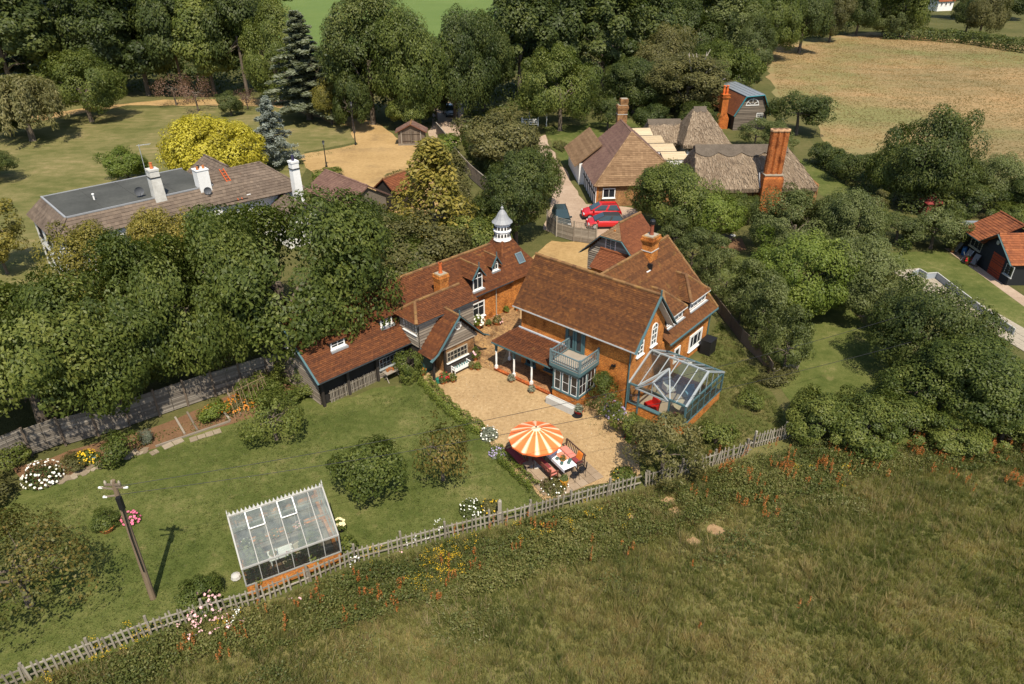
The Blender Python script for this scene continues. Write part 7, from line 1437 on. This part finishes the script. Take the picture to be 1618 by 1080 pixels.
# ------------------------------------------------------------------ cars
def car(name, label, loc, rz, paint, suv=True, L=4.4, cat='car', roofm=None):
    t = thing(name, label, cat, loc, rz); W2 = .9; H_ = 1.68 if suv else 1.46; zb = .32 if suv else .26; hb = 1.0 if suv else .88
    st_ = [(-L / 2, .72, zb + .15, hb - .25, 0), (-L / 2 + .12, .85, zb, hb - .05, 0), (-L / 2 + .55, .9, zb, hb, 0), (-.5, .9, zb, hb + .03, 0), (.6, .9, zb, hb + .03, 0), (L / 2 - .8, .9, zb, hb - .05, 0), (L / 2 - .3, .84, zb, hb - .2, 0), (L / 2 - .03, .66, zb + .1, hb - .38, 0)]
    m = MB(); rings = []
    for x, w_, z0, z1, _ in st_: rings.append([(x, -w_ * .92, z0), (x, -w_, z0 + .2), (x, -w_, z1 - .16), (x, -w_ * .9, z1), (x, 0, z1 + .03), (x, w_ * .9, z1), (x, w_, z1 - .16), (x, w_, z0 + .2), (x, w_ * .92, z0)])
    k = len(rings[0])
    for rg in rings: m.v.extend(rg)
    for j in range(len(rings) - 1):
        for i in range(k): m.f.append((j * k + i, (j + 1) * k + i, (j + 1) * k + (i + 1) % k, j * k + (i + 1) % k)); m.m.append(0); m.t.append(.5)
    m.f.append(tuple(range(k))); m.m.append(0); m.t.append(.5); m.f.append(tuple((len(rings) - 1) * k + i for i in range(k))[::-1]); m.m.append(0); m.t.append(.5)
    m.box(-L / 2 + .05, L / 2 - .05, -.84, .84, zb - .06, zb + .1, 1)
    body = m.build('body', [paint, BLACK], t, smooth=False); b2 = body.modifiers.new('soft', 'BEVEL'); b2.width = .09; b2.segments = 3; b2.limit_method = 'ANGLE'
    xr0, xr1 = -L / 2 + .55, .15; xb0, xb1 = -L / 2 + .12, 1.3                     # roof and belt ends
    m = MB(); lo = [(xb0, -.80, hb), (xb1, -.80, hb + .02), (xb1, .80, hb + .02), (xb0, .80, hb)]; hi = [(xr0, -.62, H_ - .03), (xr1, -.62, H_), (xr1, .62, H_), (xr0, .62, H_ - .03)]; m.hexa(lo + hi)
    ro = m.build('cabin', roofm or paint, t); b2 = ro.modifiers.new('soft', 'BEVEL'); b2.width = .12; b2.segments = 3
    def gl(nm, pts): m_ = MB(); c_ = sum((Vector(p) for p in pts), Vector()) / len(pts); n_ = (Vector(pts[1]) - Vector(pts[0])).cross(Vector(pts[2]) - Vector(pts[0])).normalized(); m_.poly([c_ + (Vector(p) - c_) * .88 + n_ * .012 for p in pts]); return m_.build(nm, plain('car_glass', (.03, .05, .055), .06, .7), t)
    gl('windscreen', [lo[1], lo[2], hi[2], hi[1]]); gl('rear_window', [lo[3], lo[0], hi[0], hi[3]])
    mid = lambda a, b, f: tuple(Vector(a).lerp(Vector(b), f))
    for f0, f1 in ((.02, .47), (.5, .98)):
        gl('side_window', [mid(lo[0], lo[1], f0), mid(lo[0], lo[1], f1), mid(hi[0], hi[1], f1), mid(hi[0], hi[1], f0)]); gl('side_window', [mid(lo[2], lo[3], 1 - f1), mid(lo[2], lo[3], 1 - f0), mid(hi[2], hi[3], 1 - f0), mid(hi[2], hi[3], 1 - f1)])
    for x in (-L / 2 + .8, L / 2 - .85):
        for y in (-.8, .8):
            m = MB(); m.tube([(x, y - .11, .34), (x, y + .11, .34)], .34, 18); w_ = m.build('wheel', plain('tyre_rubber', (.015, .015, .015), .8), t); m = MB(); m.tube([(x, y + (.1 if y > 0 else -.1), .34), (x, y + (.122 if y > 0 else -.122), .34)], .2, 10); m.build('rim', STEELGREY, w_)
    for y in (-.62, .62): m = MB(); m.box(L / 2 - .3, L / 2 - .12, y - .17, y + .17, hb - .38, hb - .24); m.build('headlight', plain('headlight_glass', (.55, .57, .58), .1, .7), t)
    for y in (-.92, .92): m = MB(); m.box(.85, 1.02, y - .1, y + .1, hb, hb + .16); m.build('wing_mirror', paint, t)
    m = MB(); m.box(L / 2 - .04, L / 2 - .005, -.26, .26, zb + .14, zb + .26); m.build('number_plate', WHITE, t); m = MB(); m.box(L / 2 - .08, L / 2 - .012, -.4, .4, hb - .42, hb - .28); m.build('grille', BLACK, t)
    if suv:
        m = MB()
        for y in (-.55, .55): m.bar((xr0 + .1, y, H_ + .05), (xr1 - .1, y, H_ + .05), .04, .05)
        m.build('roof_rail', BLACK, t)
    return t
CRED = plain('glossy_red_car_paint', (.50, .012, .014), .18, .6, var=.03, tintvar=.0); CDARK = plain('dark_green_car_paint', (.030, .045, .045), .25, .6, var=.03, tintvar=0); CSILV = plain('silver_car_paint', (.36, .40, .43), .25, .6, var=.03, tintvar=0)
car('parked_car', 'glossy red hatchback suv parked at the lane end, largest of the red cars', Vector((9.85, 75.1, .014)), math.pi + .05, CRED)
car('parked_car', 'lower red car half hidden behind the trellis fence and gable', Vector((10.0, 72.3, .014)), math.pi + .05, CRED, False, 4.1, roofm=plain('black_soft_top', (.03, .03, .03), .7))
car('parked_car', 'dark green four wheel drive nose on to the trellis fence', Vector((5.35, 73.2, .014)), -math.pi / 2 + .05, CDARK, True, 4.5)
car('parked_car', 'silver blue car in the deep shade of the tree lined drive', Vector((-10.7, 124.5, .01)), -math.pi / 2 + .3, CSILV, True, 4.3)

# ------------------------------------------------------------------ pool edge, garden clutter on the right
pl_ = bpy.data.objects.new('pool_terrace', None); COL.objects.link(pl_); pl_['kind'] = 'structure'; p0 = at(1440, 425); pl_.location = p0 + Z * .01; dd = (at(1600, 518) - at(1440, 425)); Lp = dd.length; dd.normalize(); pl_.rotation_euler = (0, 0, math.atan2(dd.y, dd.x)); psl = MB(); psl.box(.01, .59, .01, .59, 0, .04); psm = psl.mesh('paving_slab', STONE)
for i in range(int(Lp / .6) + 8):
    for j in range(5): link_mesh('paving_slab', psm, pl_, (i * .6, -2.2 + j * .6, random.uniform(0, .008)), (random.uniform(-.01, .01), random.uniform(-.01, .01), random.uniform(-.02, .02)))
t = thing('pool_screen', 'low white topped screen along the pool under the bush', 'screen', at(1440, 432)); a0 = Vector((0, 0, 0))
P_s = [at(*p) - at(1440, 432) for p in ((1440, 438), (1450, 434), (1462, 441), (1478, 440), (1510, 465), (1553, 498), (1600, 530))]; m = MB(); m3_ = MB()
for a, b in zip(P_s, P_s[1:]): m.bar(a + Z * .62, b + Z * .62, .09, .07); m3_.bar(a + Z * .3, b + Z * .3, .05, .56)
m.build('coping', CONCRETE, t); m3_.build('panel', plain('grey_screen', (.30, .33, .36), .5), t)
t = thing('closed_parasol', 'closed beige parasol standing in the shade of the orchard', 'parasol', at(1158, 372)); m = MB(); m.lathe([(.26, .9), (.22, 1.4), (.1, 2.2), (.04, 2.5)], 9); m.build('folded_canopy', plain('beige_canvas', (.42, .34, .25), .8), t); m = MB(); m.tube([(0, 0, 0), (0, 0, 2.6)], .03, 6); m.build('pole', BROWNWOOD, t); m = MB(); m.lathe([(.3, 0), (.3, .06), (.05, .1)], 10); m.build('base', CONCRETE, t)
t = thing('round_garden_table', 'round brown garden table beside the closed parasol', 'table', at(1145, 385)); m = MB(); m.lathe([(.7, .7), (.7, .75), (0, .75)], 16); m.build('table_top', BROWNWOOD, t); m = MB(); m.lathe([(.35, 0), (.06, .06), (.06, .7)], 8); m.build('pedestal', BROWNWOOD, t)
sheet('orchard_patio', [(1126, 380), (1172, 376), (1180, 394), (1150, 400)], .01, SOIL)
t = thing('red_play_tent', 'small red tent roof showing above the grey green hedge', 'tent', at(1466, 340)); RED2 = plain('dull_red_canvas', (.20, .03, .025), .8); t.scale = (.75, .75, .85); m = MB(); m.hexa([(-1.0, -1.0, 0), (1.0, -1.0, 0), (1.0, 1.0, 0), (-1.0, 1.0, 0), (-1.0, -1.0, 1.9), (1.0, -1.0, 1.9), (1.0, 1.0, 1.9), (-1.0, 1.0, 1.9)]); m.build('body', RED2, t); m = MB(); c_ = (0, 0, 3.0)
for a, b in (((-1.3, -1.3), (1.3, -1.3)), ((1.3, -1.3), (1.3, 1.3)), ((1.3, 1.3), (-1.3, 1.3)), ((-1.3, 1.3), (-1.3, -1.3))): m.poly([(*a, 1.9), (*b, 1.9), c_])
m.build('roof', RED2, t)
def mN(x, y, z=0): a = R(-90); return Vector((44.4 + y, 66 - x, z))
for i, (x, y, nm, lb, mt) in enumerate(((1.0, -.5, 'folded_chair', 'dark folded garden chair stacked left of the cream window', BLACK), (2.9, -.6, 'folded_chair', 'grey folded lounger leaning below the cream window', STEELGREY), (4.0, -.5, 'folded_chair', 'dark folded lounger leaning by the red door', BLACK))):
    t = thing(nm, lb, 'chair', mN(x, y), R(-90 + 10 * i), 'folded garden furniture by the black outbuilding'); m = MB()
    for s in (-.28, .28): m.tube([(s, -.3, 0), (s, .3, 1.2)], .025, 5); m.tube([(s, .2, 0), (s, -.25, .9)], .025, 5)
    m.build('frame', mt, t); m = MB(); m.hexa([(-.26, -.2, .25), (.26, -.2, .25), (.26, .26, 1.15), (-.26, .26, 1.15), (-.26, -.22, .28), (.26, -.22, .28), (.26, .24, 1.18), (-.26, .24, 1.18)]); m.build('seat', plain('grey_sling', (.14, .14, .15), .8), t)
potted(mN(.7, -.7), 'terracotta pot beside the arched dark red door', L_OLIVE, 450, 1.0); potted(mN(3.5, -.8), 'red flowering pot beside the folded loungers', L_LIME, 451, 1.1, False, F_RED, 16, fs=.16)
t = thing('water_bottle_cooler', 'blue barrel standing against the black outbuilding', 'barrel', mN(1.35, .0)); m = MB(); m.lathe([(0, 0), (.2, 0), (.23, .4), (.2, .8), (0, .82)], 12); m.build('body', plain('blue_plastic', (.03, .12, .30), .4), t); m = MB(); m.lathe([(.21, .8), (.21, .85), (0, .86)], 12); m.build('lid', plain('blue_plastic_lid', (.03, .10, .24), .4), t)
sheet('outbuilding_path', [(1492, 392), (1505, 392), (1640, 482), (1640, 500)], .01, LANE)

# ------------------------------------------------------------------ meadow grass, wild bank, weeds
rng = np.random.default_rng(77)
def inside(P, poly):
    x, y = P[:, 0], P[:, 1]; r = np.zeros(len(P), bool); n = len(poly); j = n - 1
    for i in range(n):
        xi, yi = poly[i]; xj, yj = poly[j]
        c = ((yi > y) != (yj > y)) & (x < (xj - xi) * (y - yi) / (yj - yi + 1e-12) + xi); r ^= c; j = i
    return r
def scatter(polypx, dens, world=False):
    poly = [(p[0], p[1]) if world else tuple(at(*p)[:2]) for p in polypx]; a = np.array(poly); lo, hi = a.min(0), a.max(0)
    n = int((hi - lo).prod() * dens); P = rng.uniform(lo, hi, (n, 2)); return P[inside(P, poly)]
_ph = np.random.default_rng(5).uniform(0, 6.28, (40, 3))
def pnoise(P, f, seed=0, k=7):
    v = np.zeros(len(P))
    for i in range(k):
        a = _ph[(seed + i) % 40]; s = f * (1 + .55 * i); v += np.sin(P[:, 0] * s * math.cos(a[0]) + P[:, 1] * s * math.sin(a[0]) + a[1] + 1.3 * np.sin(P[:, 1] * s * .6 + a[2])) / (1 + .5 * i)
    return v / 2.6
GRASS = leaf_mat('meadow_grass_blades', (.122, .145, .038), (.265, .255, .084), (.46, .36, .175), .38, .0)
HOLES = [(*at(a, b)[:2], r_) for a, b, r_ in ((1056, 792, .6), (1068, 808, .45), (1128, 838, .7), (1095, 855, .45), (1000, 818, .35))]
def holes(P):
    k = np.ones(len(P), bool)
    for x, y, r_ in HOLES: k &= np.hypot(P[:, 0] - x, (P[:, 1] - y) * 1.2) > r_ * rng.uniform(.55, 1.15, len(P))
    return P[k]
def grass(name, polypx, dens, hmin, hmax, mat, nb=8, wd=.022, tfun=None, lean=.55, world=False):
    P = holes(scatter(polypx, dens, world)); n = len(P); hh = rng.uniform(hmin, hmax, n) * (1 + .35 * pnoise(P, .5, 3)); T = (tfun(P) if tfun else .44 + .32 * pnoise(P, .2, 1) + .30 * pnoise(P, 1.0, 9) + .2 * pnoise(P, 2.6, 20))
    idx = np.repeat(np.arange(n), nb); k = len(idx); an = rng.uniform(0, 6.283, k); wind = .25 * pnoise(P, .3, 14)[idx]
    b = np.stack([P[idx, 0] + rng.normal(size=k) * .06, P[idx, 1] + rng.normal(size=k) * .06, np.zeros(k)], 1); h = hh[idx] * rng.uniform(.6, 1.15, k); ln = lean * rng.uniform(.2, 1.2, k) * h
    tip = b + np.stack([np.cos(an) * ln + wind * h, np.sin(an) * ln, h], 1); pa = rng.uniform(0, 6.283, k); w_ = np.stack([np.cos(pa), np.sin(pa), np.zeros(k)], 1) * wd * rng.uniform(.6, 1.4, k)[:, None]
    V = np.stack([b - w_, b + w_, tip], 1).reshape(-1, 3); t = np.clip(T[idx] + rng.normal(size=k) * .12, 0, 1)
    o = link_mesh(name, np_mesh(name, V, np.arange(3 * k).reshape(k, 3), t, mat)); return tag(o, kind='stuff')
MEAD = [(-90, 1180), (0, 1098), (272, 998), (424, 955), (676, 864), (856, 818), (1012, 776), (1190, 722), (1400, 712), (1700, 690), (1900, 760), (1800, 1180), (900, 1190)]
grass('meadow_grass', MEAD, 58, .15, .36, GRASS, nb=9, wd=.015)
grass('seed_heads', MEAD, 11, .42, .78, leaf_mat('seed_head_stems', (.17, .14, .075), (.29, .225, .125), (.42, .33, .19), .3, .0), nb=3, wd=.012, lean=.4, tfun=lambda P: .45 + .4 * pnoise(P, .35, 28))
tuss = leaf_mat('tussock_blades', (.09, .115, .03), (.22, .21, .072), (.41, .30, .145), .35, .0)
grass('tall_grass_tussocks', MEAD, 2.2, .35, .8, tuss, nb=34, wd=.013, lean=.75, tfun=lambda P: .5 + .4 * pnoise(P, .7, 22))
# lawn sward seen from above: short blades, enough to break the surface
SW = leaf_mat('lawn_blades', (.048, .066, .015), (.094, .114, .028), (.215, .19, .076), .3, .0)
LAWNP = [(-130, 1110), (0, 1085), (272, 985), (424, 940), (560, 882), (676, 852), (850, 806), (850, 790), (770, 705), (660, 604), (600, 620), (520, 640), (440, 650), (370, 672), (240, 718), (90, 775), (-60, 830), (-140, 860)]
grass('lawn_grass', LAWNP, 60, .035, .075, SW, nb=5, wd=.014, tfun=lambda P: .44 + .17 * pnoise(P, .35, 21) + .14 * pnoise(P, 1.3, 27), lean=1.2)
WEED = leaf_mat('weedy_grass_blades', (.07, .09, .02), (.14, .155, .045), (.31, .25, .12), .3, .0)
grass('side_garden_grass', [(1010, 690), (1100, 660), (1108, 562), (1135, 505), (1178, 562), (1236, 652), (1245, 688), (1190, 700), (1020, 760)], 40, .08, .24, WEED, nb=7, wd=.018, tfun=lambda P: .45 + .3 * pnoise(P, .7, 4))
HAYB = leaf_mat('hay_blades', (.175, .145, .058), (.30, .21, .098), (.41, .25, .108), .3, .0)
grass('hay_grass', [(1215, 80), (1375, 54), (1618, 76), (1760, 90), (1760, 320), (1600, 270), (1500, 226), (1400, 228), (1320, 240), (1296, 200), (1230, 150)], 6.0, .1, .2, HAYB, nb=4, wd=.045, tfun=lambda P: .45 + .34 * pnoise(P, .045, 8) + .16 * pnoise(P, .3, 12), lean=1.3)
# the bank of brambles and wild flowers outside the fence
BANK = [(-80, 1150), (0, 1104), (272, 1003), (424, 959), (560, 900), (676, 868), (856, 822), (1012, 780), (1190, 724), (1260, 700), (1420, 706), (1618, 688), (1800, 690), (1800, 760), (1640, 755), (1500, 750), (1350, 768), (1200, 806), (1050, 858), (900, 905), (740, 955), (560, 1000), (420, 1035), (280, 1072), (130, 1140)]
def edge_dist(P, polypx):
    Q = np.array([tuple(at(*p)[:2]) for p in polypx]); D = np.full(len(P), 1e9)
    for a, b in zip(Q, np.roll(Q, -1, 0)):
        ab = b - a; t = np.clip(((P - a) @ ab) / (ab @ ab + 1e-9), 0, 1); D = np.minimum(D, np.linalg.norm(P - a - t[:, None] * ab, axis=1))
    return D
def bank(name, poly, dens, zf, mat, leaf, tf, asp=.6, rag=0.0):
    P = holes(scatter(poly, dens))
    if rag: P = P[edge_dist(P, poly) > rag * np.clip(.45 + .9 * pnoise(P, .9, 15) + .35 * rng.normal(size=len(P)), 0, 2)]
    H_ = zf(P); n = len(P); z = H_ * rng.uniform(0, 1, n) ** .35; X = np.stack([P[:, 0] + rng.normal(size=n) * .05, P[:, 1] + rng.normal(size=n) * .05, z], 1)
    N_ = rng.normal(size=(n, 3)) * .6 + np.array([0, -.1, .75]); V, F = leaves(X, N_, leaf, asp); return tag(link_mesh(name, np_mesh(name, V, F, np.clip(tf(P) + rng.normal(size=n) * .17, 0, 1), mat)), kind='stuff')
hz = lambda P: np.clip(.52 + .42 * pnoise(P, 1.1, 2) + .2 * pnoise(P, 3.1, 6), .06, 1.35)
bank('bank_undergrowth', BANK, 420, hz, leaf_mat('bramble_leaves', (.066, .086, .021), (.142, .158, .041), (.275, .25, .09), .35, .0), .12, lambda P: .45 + .26 * pnoise(P, .7, 11), rag=.8)
FRINGE = [(300, 1080), (560, 1010), (740, 965), (900, 912), (1050, 866), (1200, 812), (1350, 772), (1500, 756), (1700, 760), (1700, 800), (1500, 810), (1350, 840), (1200, 880), (1050, 930), (900, 985), (740, 1040), (560, 1100), (300, 1140)]
bank('nettle_fringe', FRINGE, 150, lambda P: np.clip(.22 + .50 * pnoise(P, .9, 17), .0, .8), leaf_mat('nettle_leaves', (.065, .085, .022), (.13, .145, .042), (.22, .21, .085), .3, .0), .12, lambda P: .45 + .3 * pnoise(P, .5, 19), rag=2.2)
# spikes of dock and ragwort
def spikes(name, spots, mat, hmin, hmax, per, leaf, spread=.3, heads=False):
    PP = []
    for px, py, k in spots:
        b = at(px, py)
        for i in range(k):
            x, y = b.x + rng.normal() * spread, b.y + rng.normal() * spread; h = rng.uniform(hmin, hmax)
            if heads: p = np.stack([x + rng.normal(size=per) * .09, y + rng.normal(size=per) * .09, h + rng.normal(size=per) * .03], 1)
            else: s = rng.uniform(.4, 1, per); p = np.stack([x + rng.normal(size=per) * .03 + s * .05, y + rng.normal(size=per) * .03, s * h], 1)
            PP.append(p)
    P = np.concatenate(PP); V, F = leaves(P, rng.normal(size=P.shape) * .6 + np.array([0, -.3, .5]), leaf, .7); return tag(link_mesh(name, np_mesh(name, V, F, rng.uniform(0, 1, len(P)), mat)), kind='stuff')
RUSTF = leaf_mat('rusty_dock_seed', (.19, .058, .014), (.35, .11, .021), (.46, .18, .045), .2, .0)
sp = [(1150, 745, 5), (1385, 722, 9), (1300, 742, 6), (1405, 708, 9), (1245, 762, 6), (1320, 722, 8), (1560, 712, 6), (1600, 768, 8), (992, 878, 4), (928, 872, 3), (1172, 806, 6), (1205, 800, 7), (1215, 822, 6), (1255, 958, 2), (560, 925, 5), (620, 965, 5), (590, 950, 5), (860, 845, 5), (1445, 716, 8), (1370, 742, 6), (1480, 728, 6), (1520, 722, 4), (1610, 720, 6), (1190, 770, 6), (1240, 742, 6), (1280, 770, 4), (1100, 790, 3), (1340, 700, 6), (640, 935, 5), (500, 960, 4), (450, 1000, 4), (380, 1010, 5), (350, 1050, 4), (300, 1040, 5), (540, 985, 4), (690, 950, 5), (720, 925, 5), (760, 900, 4), (820, 880, 3), (1110, 990, 1), (1090, 900, 1)]
sp += [(rng.uniform(1080, 1660), rng.uniform(698, 775), 3) for _ in range(40)] + [(x, y, 8) for x, y in ((1150, 748), (1180, 760), (1300, 745), (1330, 725), (1385, 724), (1402, 712), (1445, 720), (1560, 716), (1600, 770), (1240, 748))] + [(x, 1112 - .345 * x + rng.uniform(-8, 35), 2) for x in rng.uniform(300, 900, 20)]
spikes('dock_seed_spikes', sp, RUSTF, .6, 1.15, 34, .058, .25)
spikes('ragwort_flowers', [(690, 900, 12), (705, 880, 10), (670, 925, 9), (720, 900, 9), (700, 920, 9), (740, 870, 5), (600, 890, 5), (1260, 752, 3), (1335, 765, 4), (860, 845, 4), (900, 838, 5), (940, 822, 5), (830, 858, 4), (980, 835, 3), (90, 1075, 3), (200, 1030, 6), (160, 1045, 6), (230, 1015, 6), (350, 985, 3)], petal('ragwort_petals', (.52, .33, .015)), .55, 1.0, 14, .05, .4, True)
spikes('bank_roses', [(310, 1000, 5), (330, 985, 5), (345, 1000, 4), (616, 880, 2), (360, 990, 3), (300, 1015, 3), (470, 965, 2), (395, 1000, 2)], F_PALEP, .5, .9, 5, .10, .35, True)
spikes('bramble_blossom', [(1320, 705, 3), (1365, 700, 3), (1345, 690, 3), (1335, 712, 2), (1390, 705, 2), (1300, 700, 2), (650, 872, 3), (560, 905, 3), (380, 985, 3), (700, 845, 3), (760, 830, 2), (1275, 700, 1)], F_WHITE, .8, 1.2, 6, .09, .3, True)
# vegetables and low weeds in the beds
bank('bed_planting', [(60, 760), (200, 702), (330, 655), (415, 615), (465, 622), (410, 652), (330, 674), (215, 712), (110, 752)], 60, lambda P: np.clip(.12 + .3 * pnoise(P, 2.2, 23), 0, .5), leaf_mat('vegetable_leaves', (.04, .06, .012), (.085, .11, .025), (.20, .14, .04), .2, .0), .12, lambda P: .5 + .3 * pnoise(P, 1.5, 25))
bank('terrace_weeds', [(756, 690), (775, 690), (790, 712), (800, 735), (835, 765), (862, 785), (900, 778), (1000, 755), (1012, 762), (860, 806), (840, 790), (790, 725)], 130, lambda P: np.clip(.14 + .22 * pnoise(P, 2.5, 29), 0, .4), leaf_mat('terrace_weed_leaves', (.05, .066, .018), (.10, .12, .035), (.18, .17, .06), .2, .0), .1, lambda P: .5 + .3 * pnoise(P, 1.5, 25))
bank('fence_foot_weeds', [(-60, 1112), (0, 1086), (272, 984), (424, 940), (560, 882), (676, 850), (850, 805), (1012, 764), (1010, 774), (856, 816), (676, 862), (424, 952), (272, 996), (0, 1098)], 90, lambda P: np.clip(.1 + .3 * pnoise(P, 1.9, 31), 0, .5), WEED, .1, lambda P: .4 + .3 * pnoise(P, 1.5, 33), .35)
for i, (a, b, r1) in enumerate(((1056, 792, .5), (1068, 808, .4), (1128, 838, .5), (1095, 855, .35), (1000, 818, .25))):
    c_ = at(a, b); sheet('bare_soil_patch', [(c_.x + r1 * rng.uniform(.6, 1.3) * math.cos(k * .7), c_.y + r1 * rng.uniform(.5, 1.1) * math.sin(k * .7)) for k in range(9)], .02 + i * .004, ground_mat('straw_soil', [(.2, (.26, .16, .08)), (.8, (.46, .31, .17))], 2, 8, .5), True)

UND = leaf_mat('understorey_leaves', (.035, .050, .012), (.070, .090, .021), (.12, .135, .038), .25, .0)
bank('woodland_understorey', [(-200, 150), (60, 150), (240, 150), (440, 148), (470, 160), (560, 178), (640, 196), (690, 196), (700, 150), (690, 80), (560, 90), (430, 95), (200, 95), (-200, 95)], 5.5, lambda P: np.clip(2.2 + 2.2 * pnoise(P, .35, 35), .2, 5), UND, .55, lambda P: .5 + .25 * pnoise(P, .3, 11))
bank('woodland_understorey', [(735, 200), (760, 205), (830, 190), (905, 192), (960, 186), (1120, 186), (1195, 140), (1190, 85), (1370, 48), (1450, 44), (1450, 20), (1200, 30), (800, 60), (730, 120)], 4.5, lambda P: np.clip(2.2 + 2.2 * pnoise(P, .3, 36), .2, 5), UND, .6, lambda P: .5 + .25 * pnoise(P, .3, 12))

# weeds creeping over the gravel edges and fallen leaves
bank('gravel_edge_weeds', [(668, 600), (700, 575), (745, 548), (742, 562), (705, 590), (690, 605), (716, 640), (752, 668), (778, 690), (772, 700), (740, 680), (700, 645)], 70, lambda P: np.clip(.02 + .16 * pnoise(P, 3, 37), 0, .2), WEED, .07, lambda P: .5 + .3 * pnoise(P, 1.5, 33), .4)
bank('gravel_edge_weeds', [(905, 640), (960, 665), (990, 700), (1000, 745), (985, 748), (965, 705), (940, 678), (900, 655)], 45, lambda P: np.clip(.02 + .2 * pnoise(P, 3, 38), 0, .25), WEED, .08, lambda P: .5 + .3 * pnoise(P, 1.5, 34), .4)
bank('drive_edge_weeds', [(466, 246), (560, 226), (566, 232), (480, 254), (500, 285), (560, 330), (550, 335), (490, 290)], 18, lambda P: np.clip(.05 + .3 * pnoise(P, 2, 38), 0, .4), WEED, .16, lambda P: .5 + .3 * pnoise(P, 1.5, 34), .4)
P = scatter([(700, 575), (745, 548), (790, 505), (960, 600), (1000, 700), (1005, 750), (862, 790), (775, 700), (680, 600)], 5.0)
V, F = leaves(np.stack([P[:, 0], P[:, 1], np.full(len(P), .022)], 1), np.tile([0, 0, 1.0], (len(P), 1)) + rng.normal(size=(len(P), 3)) * .2, .07, .8)
tag(link_mesh('fallen_leaves', np_mesh('fallen_leaves', V, F, rng.uniform(0, 1, len(P)), leaf_mat('dry_leaves', (.10, .065, .03), (.20, .13, .06), (.5, .42, .3), .0, .0))), kind='stuff')

bank('meadow_weeds', [(560, 1100), (900, 990), (1300, 850), (1618, 800), (1760, 1100), (900, 1190), (300, 1190)], 30, lambda P: np.clip(-.35 + .8 * pnoise(P, .55, 18), .0, .5), leaf_mat('docken_leaves', (.05, .07, .016), (.10, .12, .03), (.19, .17, .06), .3, .0), .13, lambda P: .5 + .3 * pnoise(P, .5, 19), .5)
